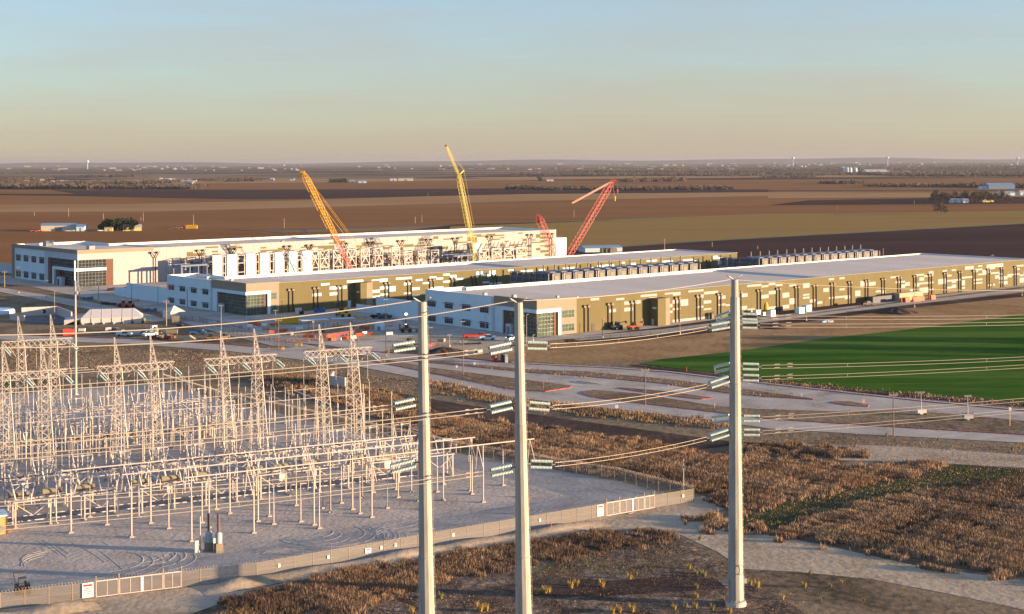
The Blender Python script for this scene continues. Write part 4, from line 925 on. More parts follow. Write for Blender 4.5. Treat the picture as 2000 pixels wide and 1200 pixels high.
# ------------------------------------------------------------------ substation equipment
M_porc = mat('grey_porcelain', (.40, .39, .385), .35, var=.06, scale=3)
M_steel = mat('pinkish_galvanised_steel', (.45, .405, .36), .55, metal=.1, var=.07, scale=1.5)
M_tube = mat('aluminium_bus_tube', (.58, .51, .46), .45, metal=.15, var=.05, scale=.5)
M_foot = mat('footing_concrete', (.36, .32, .28), .9, var=.15, scale=2)
def support(h, ins, r=.17, label='', group='', name='bus_support'):
    t = thing(name, label, 'bus support', (0, 0, 0), S_ROT, group)
    MB().tube((0, 0, .3), (0, 0, h - ins), r, None, 8).build('post', M_steel, t)
    i = MB(); n = 9
    for k in range(n):
        z = h - ins + ins * k / n; i.tube((0, 0, z), (0, 0, z + ins / n * .6), r * .55, r * .75, 7); i.tube((0, 0, z + ins / n * .6), (0, 0, z + ins / n), r * .75, r * .55, 7)
    i.build('insulator', M_porc, t)
    f = MB(); f.box(-.36, .36, -.36, .36, .1, .36); f.box(-.22, .22, -.22, .22, .361, .42); f.build('footing', M_foot, t)
    return t
tall = support(10.1, 2.9, .15, 'tall white post carrying a long front bus tube of the substation', 'tall posts under the front bus tubes')
low = support(6.6, 2.6, .12, 'slim medium height post insulator standing on gravel in the substation', 'medium post insulators of the substation')
mid = support(8.4, 2.6, .12, 'post insulator of the rear switchyard rows behind the gantries', 'rear post insulators of the substation')
kt, kl, km = kids(tall), kids(low), kids(mid)
used = set()
def put(proto, ks, s, t):
    if proto.name not in used:
        used.add(proto.name); proto.location = ST(s, t); return proto
    return dup(proto, ST(s, t), None, ks=ks)
rs = random.Random(4)
# three long front bus tubes
for nm, s0, s1, t0, t1 in [('rearmost', -102, -39, 32.1, 31.4), ('middle', -94.2, -30.7, 24.2, 24.2), ('nearest', -86.2, -22.2, 16.9, 17.6)]:
    tb = thing('bus_tube', '%s of the three long white tubes along the front of the substation' % nm, 'bus tube', ST(s0, t0, 10.3), 0)
    m = MB(); d = ST(s1, t1, 10.3) - ST(s0, t0, 10.3); m.tube((0, 0, 0), d, .105, None, 8); m.build('tube', M_tube, tb)
    for f in (.16, .33, .5, .66, .82, .985):                     # A-shaped taps
        dr = MB(); p = d * f; e = SX * 1.1 + Vector((0, 0, -4.2)); dr.tube(p, p + e, .07, None, 6); dr.tube(p, p + SX * -.4 + Vector((0, 0, -4.2)), .05, None, 6); dr.build('tap', M_tube, tb)
tallp = [(-92.7, 24.3), (-85.1, 17.0), (-74.8, 17.1), (-54.0, 17.3), (-32.6, 17.6), (-64.4, 17.2), (-43.3, 17.5), (-71.6, 24.2), (-58.7, 24.2), (-54.6, 24.2), (-42, 24.2), (-31.4, 24.2), (-100.5, 32.1), (-87.5, 32), (-73.9, 32), (-49.6, 31.6), (-62, 31.8), (-40, 31.5), (-80, 24.2), (-24.5, 17.6)]
for s, t in tallp: put(tall, kt, s, t)
lowp = [(-101.2, 39.8), (-94.1, 34.5), (-85.9, 27.0), (-68.8, 26.5), (-65.5, 20.4), (-58.7, 27.5), (-54.5, 29.4), (-46.2, 34.4), (-41.6, 34.6), (-54.7, 20.7), (-32.2, 34.0), (-30.3, 27.0), (-23.1, 27.7), (-88.2, 36.8), (-95.3, 41.3), (-64.5, 14.6), (-80, 28), (-75, 36), (-70, 21), (-49, 22), (-38, 22.5), (-36, 29), (-44, 28.5)]
for s, t in lowp: put(low, kl, s, t)
high = support(12.6, 3.0, .12, 'tall thin post insulator among the gantry legs in the substation', 'tall thin posts among the gantries'); kh = kids(high)
cents = [-120.5, -99.3, -78.4, -57.2, -35.8]
for c in cents:
    for x in (-7.2, 0, 7.2):
        for t in (66.5, 80.5, 87.5):
            if c + x < -16.5 - (t - 58) * .235 - 2: put(high, kh, c + x + rs.uniform(-2.6, 2.6), t + rs.uniform(-.8, .8))
        for t in (57, 64, 69.5, 84, 90):
            if c > -40 and t > 88: continue
            put(mid, km, c + x + rs.uniform(-.3, .3), t)
        for t in (99, 104, 110, 116, 120, 133, 140, 146, 156):
            if -42 - (185 - t) * .0 < c + x and t > 140: continue
            if c + x > -16.5 - (t - 58) * .235 - 3: continue
            if rs.random() < .92: put(mid if rs.random() < .5 else low, km if False else (km if True else kl), c + x + rs.uniform(-.8, .8), t) if True else None
# disconnect switches: long low frames with crossed legs
def switch_frame(label, group):
    t = thing('disconnect_switch', label, 'switch', (0, 0, 0), S_ROT, group); h = 4.3
    f = MB()
    for x in (-8.4, -2.8, 2.8, 8.4):
        for y in (-1.2, 1.2): f.bar((x, y, .3), (x, y, h), .22)
        f.bar((x, -1.2, h), (x, 1.2, h), .2)
    for y in (-1.2, 1.2): f.bar((-8.8, y, h), (8.8, y, h), .17)
    for x in (-8.4, 2.8): f.bar((x, -1.2, h - .3), (x + 2.6, -1.2, .9 + 1.2), .12); f.bar((x + 5.6, -1.2, h - .3), (x + 3.0, -1.2, 2.1), .12)
    for x in (-8.4, 8.4): f.bar((x, -1.2, .6), (x, 1.2, h - .3), .1); f.bar((x, 1.2, .6), (x, -1.2, h - .3), .1)
    f.build('frame', M_steel, t)
    for x in (-7, 0, 7):
        bl = MB()
        for dx, lean in ((-1.2, -.5), (0, 0), (1.3, .6)):
            MB().tube((x + dx, 0, h + .2), (x + dx + lean, 0, h + 2.6), .14, .11, 8).build('insulator', M_porc, t)
        bl.tube((x - 1.7, 0, h + 2.7), (x + 1.9, 0, h + 2.75), .07, None, 6); bl.tube((x - 1.7, 0, h + 2.7), (x - 1.9, .4, h + 3.6), .05, None, 5); bl.box(x - .25, x + .25, -.3, .3, h + 2.62, h + 2.9); bl.build('blade', M_tube, t)
    for x in (-8.4, -2.8, 2.8, 8.4): MB().box(x - .3, x + .3, -1.5, 1.5, .1, .30).build('footing', M_foot, t)
    return t
def breaker(label, group):
    t = thing('circuit_breaker', label, 'circuit breaker', (0, 0, 0), S_ROT, group)
    f = MB(); f.bar((-7.6, -.9, 2.3), (7.6, -.9, 2.3), .2); f.bar((-7.6, .9, 2.3), (7.6, .9, 2.3), .2)
    for x in (-7.2, -2.4, 2.4, 7.2):
        for y in (-.9, .9): f.bar((x, y, .2), (x, y, 2.3), .22)
    f.build('frame', M_steel, t)
    for x in (-5.6, 0, 5.6):
        k = MB(); k.tube((x - 1.7, 0, 3.0), (x + 1.7, 0, 3.0), .55, None, 10); tk = k.build('tank', M_unit_t, t)
        MB().tube((x - .9, 0, 3.4), (x - 1.7, 0, 6.6), .24, .14, 8).build('bushing', M_porc, tk); MB().tube((x + .9, 0, 3.4), (x + 1.7, 0, 6.6), .24, .14, 8).build('bushing', M_porc, tk)
    c = MB(); c.box(-1.6, .2, -1.9, -1.1, .6, 2.2); c.build('cabinet', M_wsteel, t)
    return t
sw = br = None
words = ['cut off at left', 'under the leftmost front gantry', 'under the second gantry', 'under the third gantry', 'under the rightmost gantry']
rows_sw = [(41, 'front'), (60, 'second'), (95, 'third'), (106, 'fourth'), (127, 'rear')]
for r, (t, rn) in enumerate(rows_sw):
    for k, c in enumerate(cents):
        if c + 9 > -16.5 - (t - 58) * .235 - 2 and t > 58: continue
        lab = '%s row disconnect switch frame in the bay %s' % (rn, words[k]); grp = 'disconnect switches of the substation'
        if sw is None: sw = switch_frame(lab, grp); sw.location = ST(c, t); ks = kids(sw)
        else: dup(sw, ST(c, t), None, lab, grp, ks)
for r, (t, rn) in enumerate([(52, 'front'), (101, 'rear')]):
    for k, c in enumerate(cents):
        if t > 58 and c + 9 > -16.5 - (t - 58) * .235 - 2: continue
        lab = '%s row circuit breaker with slanted bushings in the bay %s' % (rn, words[k]); grp = 'circuit breakers of the substation'
        if br is None: br = breaker(lab, grp); br.location = ST(c, t); kb = kids(br)
        else: dup(br, ST(c, t), None, lab, grp, kb)
# tubes running away from the viewer, and cross buses behind the gantries
for k, c in enumerate(cents):
    for j, x in enumerate((-7.2, 0, 7.2)):
        tx = -16.5 - (c + x < -200)
        m = MB(); m.tube((0, 0, 0), TX * (22 if k == 4 else 30), .11, None, 6); m.tube((0, 0, 0), Vector((0, 0, -1.6)), .06, None, 5)
        tag(m.build('bus_tube', M_tube, loc=ST(c + x + .35, 82, 8.6)), '%s bus tube running away behind the gantries, bay %s' % (['left', 'middle', 'right'][j], words[k]), 'bus tube', 'tubes running away behind the gantries')
        m = MB(); m.tube((0, 0, 0), TX * 21, .10, None, 6); m.tube((0, 0, 0), Vector((0, 0, -1.6)), .06, None, 5)
        tag(m.build('bus_tube', M_tube, loc=ST(c + x, 33 if j == 0 else 36, 6.9)), '%s front bus tube reaching the breakers in the bay %s' % (['left', 'middle', 'right'][j], words[k]), 'bus tube', 'tubes running to the front breakers')
for i, (t, z, s1) in enumerate([(70, 12.2, -33), (86.5, 11.4, -34), (122, 13.5, -74), (128, 13.2, -74), (134, 12.9, -74)]):
    m = MB(); a = ST(-150, t, z); b = ST(s1, t, z); m.tube((0, 0, 0), b - a, .05, None, 6)
    tag(m.build('bus_tube', M_tube, loc=a), ['cross tube just in front of the gantry feet', 'cross tube just behind the gantry feet', 'nearest of the three high tubes behind the left gantries', 'middle of the three high tubes behind the left gantries', 'rearmost of the three high tubes behind the left gantries'][i], 'bus tube')
for i, (y0, y1) in enumerate([(858, 838), (869, 851), (887, 866), (898, 877)]):
    a = PY(-100, y0 + 6, 255 - i * 2); b = PY(822, y1 - 38, 268 - i * 2)
    wire(['uppermost', 'second', 'third', 'lowest'][i] + ' thin strain wire crossing the middle of the substation', a, b, .5, .022, 0, group='strain wires across the substation', name='strain_wire')
for i, (px, py, h) in enumerate([(412, 800, 5), (600, 735, 6), (786, 700, 0)]): pass
# lightning masts / slim poles inside
for i, (px, py, top, w) in enumerate([(148, 772, 548, .42)]):
    b = G(px, py); tp = PY(px - 3, top, b.y); t = thing('mast', 'slender grey steel pole rising behind the left end of the substation', 'mast', b)
    MB().lathe([(w, 0), (w * .55, tp.z)], 10).build('shaft', M_pole, t); MB().lathe([(w + .3, 0), (w + .3, .3)], 12).build('foundation', M_kerbw, t)
    MB().box(.1, .6, -.3, .3, tp.z - 3.6, tp.z - 2.8).build('camera_box', M_galv, t)
for i, (px, py, h) in enumerate([(240, 1026, 3.2), (33, 1012, 1), (46, 1014, 1)]): 
    if h == 1:
        p = G(px, py - 15); tag(MB().tube((0, 0, 0), (0, 0, 1.5), .14, None, 8).build('bollard', M_yel, loc=p), ['', 'left yellow bollard by the orange hut', 'right yellow bollard by the orange hut'][i], 'bollard', 'yellow bollards by the hut')
# control hut at the left edge
p = G(15, 1044); t = thing('control_hut', 'orange tan equipment hut with pale roof cut off at the left edge', 'hut', p, S_ROT)
M_hut = mat('orange_tan_cladding', (.55, .30, .11), .7, var=.05, scale=.5, stretch=(6, 6, .2))
MB().box(-7, 0, 0, 4, .1, 3.0).build('wall', M_hut, t); MB().box(-7.2, .2, -.2, 4.2, 3.001, 3.25).build('roof', M_white, t); MB().lathe([(.5, 0), (.5, .08)], 16, (-.9, -.0, 0)).build('plinth', M_kerbw, t)
fn = MB()
fn.tube((-.9, -.02, 1.0), (-.9, -.14, 1.0), .45, None, 16); fn.build('fan_vent', M_frame, t)
# service transformers near the fence
M_tk = mat('grey_green_tank', (.36, .42, .43), .5, var=.08)
for i, (px, py) in enumerate([(408, 1078), (427, 1080)]):
    p = G(px, py); t = thing('service_transformer', ['left grey can transformer with tall brown bushing near the front fence', 'right grey can transformer with tall brown bushing near the front fence'][i], 'transformer', p, S_ROT, 'can transformers near the front fence')
    MB().box(-.55, .55, -.55, .55, .1, 1.5).build('pedestal', M_unit_t, t); MB().lathe([(.55, 1.5), (.55, 2.9), (.42, 3.1), (.25, 3.2)], 12).build('tank', M_tk, t)
    b = MB(); 
    for k in range(14): b.lathe([(.20, 3.2 + k * .2), (.26, 3.3 + k * .2), (.20, 3.4 + k * .2)], 8)
    b.build('bushing', mat('brown_porcelain%d' % i, (.16, .11, .09), .35), t)
    MB().box(-.9, -.56, -.25, .25, 1.6, 2.4).build('control_box', M_wsteel, t)
p = G(391, 1080); t = thing('arrester_post', 'slim arrester post beside the can transformers', 'arrester', p, S_ROT)
MB().tube((0, 0, .1), (0, 0, 5.6), .11, None, 8).build('post', M_porc, t); MB().box(-.9, -.2, -.2, .3, .1, 2.0).build('cabinet', M_tk, t); MB().box(-.3, .3, -.3, .3, .1, .5).build('footing', M_kerbw, t)
# parked machine behind the fence
p = G(48, 1165); t = thing('compact_loader', 'small dark loader parked just behind the front fence', 'loader', p + TX * 1.5, .4)
MB().box(-1, 1, -.7, .7, .5, 1.3).build('body', M_dkmetal, t); MB().box(-.5, .5, -.6, .6, 1.301, 2.2).build('cab', M_unit, t)
ar = MB(); ar.bar((-.9, -.75, 1.6), (-1.3, -.75, 3.2), .16); ar.bar((-1.3, -.75, 3.2), (.4, -.75, 3.3), .14); ar.build('arm', M_dkmetal, t)
for x in (-.65, .65):
    for y in (-.82, .82): MB().tube((x, y - .12, .45), (x, y + .12, .45), .42, None, 12).build('wheel', M_black, t)
# ------------------------------------------------------------------ substation fence
def fence_mat():
    m = bpy.data.materials.new('fence_mesh'); m.use_nodes = True; nt = m.node_tree; n = nt.nodes; l = nt.links; b = n['Principled BSDF']
    b.inputs['Base Color'].default_value = (.25, .215, .16, 1); b.inputs['Roughness'].default_value = .6
    tr = n.new('ShaderNodeBsdfTransparent'); mx = n.new('ShaderNodeMixShader'); mx.inputs[0].default_value = .46
    l.new(tr.outputs[0], mx.inputs[1]); l.new(b.outputs[0], mx.inputs[2]); l.new(mx.outputs[0], n['Material Output'].inputs[0])
    return m
M_mesh = fence_mat(); M_fpost = mat('fence_post_steel', (.30, .25, .18), .6, var=.08); M_sign = mat('white_sign', (.80, .78, .74), .6, var=.02)
def fence(label, pts, step, h=2.25, wirecoil=True, post=M_fpost, lights=False):
    org = pts[0]; t = thing('security_fence', label, 'fence', org, 0)
    pan = MB(); rl = MB(); coil = MB(); n = 0
    for p, q in zip(pts[:-1], pts[1:]):
        d = q - p; L = d.length; d = d / L; k = max(1, round(L / step))
        u, v = p - org, q - org
        pan.add([(u.x, u.y, .05), (v.x, v.y, .05), (v.x, v.y, h), (u.x, u.y, h)], [(0, 1, 2, 3)])
        rl.tube(u + Vector((0, 0, h)), v + Vector((0, 0, h)), .03, None, 5); rl.tube(u + Vector((0, 0, h * .5)), v + Vector((0, 0, h * .5)), .025, None, 5)
        for i in range(k):
            c = u + (v - u) * (i / k); n += 1
            if n < 95: MB().tube((c.x, c.y, 0), (c.x, c.y, h + .12), .055, None, 6).build('post', post, t)
            else: rl.tube((c.x, c.y, 0), (c.x, c.y, h + .12), .055, None, 6)
        if wirecoil:
            side = Vector((-d.y, d.x, 0)); m = int(L / .42); pr = None
            for i in range(m * 3):
                w = i * 2 * math.pi / 3 + .3; c = u + d * (L * i / (m * 3)) + side * (.24 * math.cos(w)) + Vector((0, 0, h + .28 + .24 * math.sin(w)))
                if pr is not None: coil.add([pr, c, c + Vector((0, 0, .05)), pr + Vector((0, 0, .05))], [(0, 1, 2, 3)])
                pr = c
    pan.build('mesh_panel', M_mesh, t); rl.build('rail', post, t)
    if wirecoil: coil.build('razor_coil', M_galv, t)
    return t
gA0, gA1 = ST(-19.2, -1.6), ST(-11.0, -.9)
fence('front security fence of the substation running left from the gate', [ST(-190, -3), ST(-118, -5), ST(-105.5, -5.9)], 3.0)
fence('front security fence between the two gates of the substation', [ST(-93.8, -6.9), ST(-83, -7.8), ST(-50, -4.4), ST(-19.2, -1.6)], 3.0)
fence('short front fence between the right gate and the fence corner', [ST(-8.8, -.7), S0.copy()], 3.0)
fence('right side security fence of the substation running back from the corner', [ST(s, t) for s, t in FENCE_R], 3.0)
def gate(label, p, q):
    d = q - p; L = d.length; t = thing('sliding_gate', label, 'gate', p, math.atan2(d.y, d.x)); h = 2.3
    for a, b in ((0, L * .26), (L * .27, L * .78), (L * .79, L)):
        f = MB(); f.bar((a + .05, 0, h), (b - .05, 0, h), .12); f.bar((a + .05, 0, .15), (b - .05, 0, .15), .10)
        k = max(2, int((b - a) / 1.3))
        for i in range(k + 1): x = a + .06 + (b - a - .12) * i / k; f.bar((x, 0, .15), (x, 0, h), .06)
        lf = f.build('leaf', M_wsteel, t); MB().add([(a, .01, .15), (b, .01, .15), (b, .01, h), (a, .01, h)], [(0, 1, 2, 3)]).build('mesh', M_mesh, lf)
    for x in (0, L * .265, L * .785, L): MB().tube((x, .06, 0), (x, .06, 3.0), .10, None, 8).build('gate_post', M_fpost, t)
    c = MB(); pr = None
    for i in range(int(L / .14)):
        w = i * 2 * math.pi / 3; v = Vector((i * .14, .24 * math.cos(w), h + .32 + .24 * math.sin(w)))
        if pr is not None: c.add([pr, v, v + Vector((0, 0, .05)), pr + Vector((0, 0, .05))], [(0, 1, 2, 3)])
        pr = v
    c.build('razor_coil', M_galv, t)
    MB().box(L * .52, L * .55, -.08, -.03, .2, h - .06).build('latch_panel', M_sign, t)
gate('left double gate in the front fence beside a white sign', ST(-105.5, -5.9), ST(-93.8, -6.9))
gate('right double gate in the front fence near the fence corner', ST(-19.2, -1.6), ST(-8.8, -.7))
def notice(label, s, t, z, w, h, big=False):
    o = MB(); o.box(-w / 2, w / 2, -.12, -.08, z - h / 2, z + h / 2, 0)
    if big:
        rg = random.Random(int(s * 7))
        o.box(-w * .42, w * .42, -.124, -.1205, z + h * .26, z + h * .40, 1)
        for k in range(4): o.box(-w * .4, -w * .4 + w * (.5 + .28 * rg.random()), -.124, -.1205, z + h * (.10 - .12 * k), z + h * (.15 - .12 * k), 2)
    else: o.box(-w * .3, w * .3, -.124, -.1205, z + h * .12, z + h * .34, 1)
    tag(o.build('fence_sign', [M_sign, M_red, M_dkmetal], loc=ST(s, t), rotz=S_ROT), label, 'sign', 'warning signs on the front fence')
notice('large white notice board on the fence left of the left gate', -106.6, -5.85, 1.25, 1.5, 2.0, True)
notice('large white notice board on the fence left of the right gate', -20.6, -1.75, 1.25, 1.2, 1.9, True)
notice('wide white sign on the fence left of the leftmost monopole', -64.8, -6.0, 1.25, .95, .75)
for i, (s, t) in enumerate([(-79.5, -7.5), (-71.5, -6.7), (-62.5, -5.75), (-60, -5.5), (-49.5, -4.3), (-33, -2.9), (-2.5, -.25)]):
    notice(['small white sign, leftmost on the fence between the gates', 'small white sign, second along the fence between the gates', 'small white sign just right of the wide white sign', 'small white sign hidden near the leftmost monopole', 'small white sign between the leftmost and middle monopoles', 'small white sign right of the middle monopole', 'small white sign on the fence next to the corner'][i], s, t, 1.35, .36, .5)
p = G(1335, 968); tp = PY(1335, 897, p.y); t = thing('camera_pole', 'slim grey camera pole at the fence corner', 'pole', p); MB().tube((0, 0, 0), (0, 0, tp.z), .12, .08, 8).build('shaft', M_pole, t)
MB().box(-.35, -.08, -.2, .2, tp.z - 1.9, tp.z - 1.4).build('camera', M_frame, t); MB().box(.08, .4, -.2, .2, tp.z - 1.6, tp.z - 1.2).build('camera', M_frame, t); MB().box(-.3, .1, -.15, .15, tp.z - .7, tp.z - .45).build('camera', M_frame, t)
# ------------------------------------------------------------------ utility poles and lamps
M_wood = mat('weathered_wood', (.20, .13, .08), .9, var=.2, scale=3, stretch=(4, 4, .5))
M_woodp = mat('pale_wood', (.42, .33, .23), .9, var=.15, scale=3, stretch=(4, 4, .5))
def height(px, base_py, top_py): b = G(px, base_py); return b, PY(px, top_py, b.y).z
def crossarm_pole(label, px, bpy_, tpy, arm=2.0, rz=0.0, m=M_wood, r=.16, lamps=0):
    b, h = height(px, bpy_, tpy); t = thing('utility_pole', label, 'pole', b, rz)
    MB().tube((0, 0, 0), (0, 0, h), r, r * .7, 8).build('shaft', m, t)
    c = MB(); c.box(-arm / 2, arm / 2, -.10, .10, h - .9, h - .62); c.build('crossarm', M_woodp, t)
    i = MB()
    for x in (-arm / 2 + .15, 0, arm / 2 - .15): i.tube((x, 0, h - .62), (x, 0, h - .25), .08, .05, 6)
    i.build('insulator', M_porc, t)
    return t
crossarm_pole('wooden utility pole with crossarm on the median left of the rightmost monopole', 1260.5, 792, 718, 1.9)
crossarm_pole('wooden utility pole with crossarm beside the concrete road right of the rightmost monopole', 1745, 853, 765, 1.9)
crossarm_pole('wooden utility pole between the leftmost and middle monopoles', 905, 734, 664, 1.9)
crossarm_pole('wooden utility pole at the corner of the fenced construction yard', 544, 683, 622, 2.2)
crossarm_pole('brown utility pole in front of the small tent', 325, 640, 586, 2.2, m=M_woodp)
crossarm_pole('utility pole in front of the far hall entrance', 155.5, 602, 558, 2.4, m=M_woodp)
crossarm_pole('utility pole at the far left, on the lot before the far hall', 9, 561, 529, 2.4, m=M_woodp)
def lamp_post(label, px, bp, tp, two=True, group='lamp posts on the lots', m=M_dkmetal):
    b, h = height(px, bp, tp); t = thing('lamp_post', label, 'lamp post', b, .3, group)
    MB().tube((0, 0, .0), (0, 0, h), .11, .08, 8).build('pole', m, t)
    l = MB(); l.box(.08, .75, -.18, .18, h - .14, h)
    if two: l.box(-.75, -.08, -.18, .18, h - .14, h)
    l.build('lamp_head', M_galv, t); MB().tube((0, 0, 0), (0, 0, .7), .28, None, 10).build('base', M_kerbw, t)
lamp_post('slim dark lamp post before the left part of the far hall', 36.5, 573, 522)
lamp_post('slim dark lamp post in front of the far hall glazing', 91.5, 585, 548)
lamp_post('slim dark lamp post right of the far hall entrance', 192.5, 590, 548)
lamp_post('slim dark lamp post left of the middle hall screen wall', 257, 600, 556)
lamp_post('slim dark lamp post by the pale screen wall of the middle hall', 308.5, 595, 560)
lamp_post('slim dark lamp post beside the middle hall windows', 366, 604, 565)
lamp_post('tall pale lamp post before the middle hall entrance', 432, 655, 597, True, m=M_pole)
lamp_post('short lamp post in front of the middle hall glazing', 461, 620, 602)
lamp_post('tall pale lamp post by the yellow skip', 538, 640, 606, True, m=M_pole)
lamp_post('dark lamp post at the shaded wall of the middle hall', 551, 618, 585)
lamp_post('dark lamp post behind the steel canopy', 657.5, 626, 590)
lamp_post('tall dark lamp post right of the white dome', 754, 697, 585)
lamp_post('dark lamp post in front of the nearest hall windows, left one', 841, 678, 640)
lamp_post('dark lamp post in front of the nearest hall windows, right one', 904, 668, 628)
lamp_post('pale lamp post left of the nearest hall entrance corner', 948, 656, 616, True, m=M_pole)
lamp_post('tall pale lamp post before the nearest hall entrance', 1028.5, 672, 614, False, m=M_pole)
lamp_post('yellow lamp post at the nearest hall entrance corner', 1041, 667, 654, False, m=M_yel)
lamp_post('white lamp post on the dirt between the monopoles', 878, 678, 654, True, m=M_pole)
lamp_post('dark lamp post along the pavement right of the nearest hall corner', 1177, 661, 623, False)
lamp_post('pale lamp post along the pavement near the stair tower', 1328, 653, 616, False, m=M_pole)
lamp_post('pale lamp post along the pavement right of the rightmost monopole', 1575, 627, 597, False, m=M_pole)
lamp_post('pale lamp post along the pavement by the orange barriers', 1786, 601, 570, False, m=M_pole)
lamp_post('pale lamp post along the pavement at the right edge', 1996, 578, 552, False, m=M_pole)
lamp_post('tall pale lamp post rising from the substation side of the underpass', 106.5, 624, 569, False, m=M_pole)
lamp_post('lit work lamp on a post by the nearest hall screen wall', 792.5, 640, 612, False)
M_glow = bpy.data.materials.new('lit_lamp'); M_glow.use_nodes = True; _b = M_glow.node_tree.nodes['Principled BSDF']; _b.inputs['Emission Color'].default_value = (1, .95, .8, 1); _b.inputs['Emission Strength'].default_value = 6.0
lt = [o for o in scene.collection.objects if o.get('label', '').startswith('lit work lamp')][0]; h = PY(792.5, 614, lt.location.y).z
g = MB(); g.lathe([(.1, h - .3), (.42, h - .1), (.42, h + .2), (.1, h + .4)], 8, (0, -.4, 0)); g.build('lamp_bulb', M_glow, lt)
for i, (px, bp, tp) in enumerate([(1298, 489, 467), (1391, 483, 473), (1480, 487, 480), (1725, 500, 485), (1938, 502, 497), (1121, 425, 410), (134, 424, 407), (202, 429, 417), (280, 433, 415), (378, 443, 420), (555, 446, 426), (811, 437, 424), (836, 386, 377), (67, 422, 414), (275, 431, 425), (1786, 400, 392), (1635, 409, 404), (824, 435, 420)]):
    b, h = height(px, bp, tp); t = thing('field_pole', 'thin distant pole standing in the fields behind the halls', 'pole', b, 0, 'thin poles in the far fields')
    MB().tube((0, 0, 0), (0, 0, h), .22, .16, 6).build('shaft', M_woodp, t)
    if i in (4, 0): MB().box(-1.2, 1.2, -.1, .1, h - 1.0, h - .7).build('crossarm', M_woodp, t)
# light tower trailers on the median
def light_tower(label, px, bp, tp, white=True):
    b, h = height(px, bp, tp); t = thing('light_tower', label, 'light tower', b, .2, 'light towers on the median')
    MB().box(-1.1, 1.1, -.6, .6, .35, 1.5).build('body', M_wsteel if white else M_grey, t)
    if white: MB().box(-1.2, 1.2, -.7, .7, .05, .349).build('skirt', M_black, t)
    for x in (-.8, .8): MB().tube((x, -.75, .35), (x, -.61, .35), .34, None, 12).build('wheel', M_black, t)
    m = MB(); m.tube((0, 0, 1.5), (0, 0, h * .6), .11, None, 8); m.tube((0, 0, h * .6), (0, 0, h), .07, None, 8); m.build('mast', M_galv, t)
    l = MB()
    for x in (-.7, -.25, .25, .7): l.box(x - .16, x + .16, -.25, .1, h - .35, h)
    l.box(-.8, .8, -.04, .04, h - .45, h - .36); l.build('floodlight', M_frame, t)
    if not white: 
        a = MB(); a.bar((-1.4, .2, 1.8), (1.4, .2, 1.8), .14); a.bar((1.1, 0, .5), (1.6, .3, 2.1), .14); a.build('outrigger', M_dkmetal, t)
light_tower('white light tower trailer with dark skirt near the wooden pole, left of the two', 1799, 812, 765)
light_tower('grey light tower trailer with bare chassis, right of the two', 1890, 823, 772, False)
b, h = height(1972, 834, 801); t = thing('marker_post', 'yellow marker post with pale box on the grass median at the right', 'marker', b); MB().tube((0, 0, 0), (0, 0, h), .11, None, 8).build('post', M_yel, t); MB().box(-.2, .35, -.2, .2, h, h + .55).build('box', M_sign, t)
def sign(label, px, bp, tp, w, m, group=None):
    b, h = height(px, bp, tp); t = thing('road_sign', label, 'sign', b, 0, group); MB().tube((0, .05, 0), (0, .05, h), .04, None, 6).build('post', M_galv, t); MB().box(-w / 2, w / 2, -.03, .005, h * .45, h).build('sign_panel', m, t)
sign('white roadside sign board on the verge by the curved road', 1204.5, 803, 791, .8, M_sign)
sign('pinkish warning sign at the tip of the small red kerbed island', 1687, 793, 780, .7, mat('pink_sign', (.72, .38, .33), .6))
sign('white square sign on the avenue left of the middle monopole', 892, 722, 714, .5, M_sign)
sign('white square sign on the upper avenue by the portable toilets', 927, 716, 708, .6, M_sign)
sign('thin pale sign post on the median island', 1566, 779, 768, .4, M_greyp)
sign('thin white stake on the grass beside the road', 1396, 800, 788, .12, M_sign)
for i, (px, bp, tp) in enumerate([(1061, 762, 745), (1457, 811, 800), (1341, 728, 717), (1117, 1018, 990), (873, 695, 686), (1076, 1040, 1020)]):
    b, h = height(px, bp, tp); t = thing('delineator_post', ['orange post on the triangular island left of the middle road', 'orange post behind the rightmost monopole insulators', 'orange post at the near edge of the green field', 'reddish post in front of the right fence gate', 'orange post on the dirt by the monopoles', 'reddish post by the fence right of the middle monopole'][i], 'post', b); MB().tube((0, 0, 0), (0, 0, h), .07, None, 6).build('post', M_orange, t); MB().box(-.15, .15, -.15, .15, 0, .06).build('base', M_black, t)
# ------------------------------------------------------------------ portable toilets and small site kit
def toilet(label, px, py, m, mr):
    b = G(px, py); t = thing('portable_toilet', label, 'toilet', b, .35)
    MB().box(-.6, .6, -.6, .6, .1, 2.25).build('cabin', m, t); r = MB(); r.add([(-.65, -.65, 2.251), (.65, -.65, 2.251), (.65, .65, 2.251), (-.65, .65, 2.251), (-.3, -.3, 2.55), (.3, -.3, 2.55), (.3, .3, 2.55), (-.3, .3, 2.55)], [(0, 3, 2, 1), (4, 5, 6, 7), (0, 1, 5, 4), (1, 2, 6, 5), (2, 3, 7, 6), (3, 0, 4, 7)]); r.build('roof', mr, t)
    MB().box(-.42, .42, -.64, -.601, .2, 2.0).build('door', mr, t); MB().box(-.7, .7, -.7, .7, 0, .099).build('base', M_black, t)
M_navy = mat('navy_plastic', (.06, .08, .12), .5, var=.1)
toilet('dark navy portable toilet, right of the red tank', 988, 709, M_navy, M_grey); toilet('dark navy portable toilet set just behind the other one', 983, 708, M_navy, M_navy)
b = G(967, 708); t = thing('fuel_tank', 'red skid tank with white plate beside the portable toilets', 'tank', b, .35); m = MB(); m.tube((0, -.8, 1.5), (0, .8, 1.5), .8, None, 14); m.build('tank', M_red, t); MB().box(-.9, 1.4, -.9, .9, .05, .6).build('skid', M_red, t); MB().box(-.35, .35, -.96, -.9, 1.4, 2.1).build('plate', M_sign, t); MB().box(-.4, .4, -.3, .3, 2.25, 3.0).build('pump_box', M_red, t)
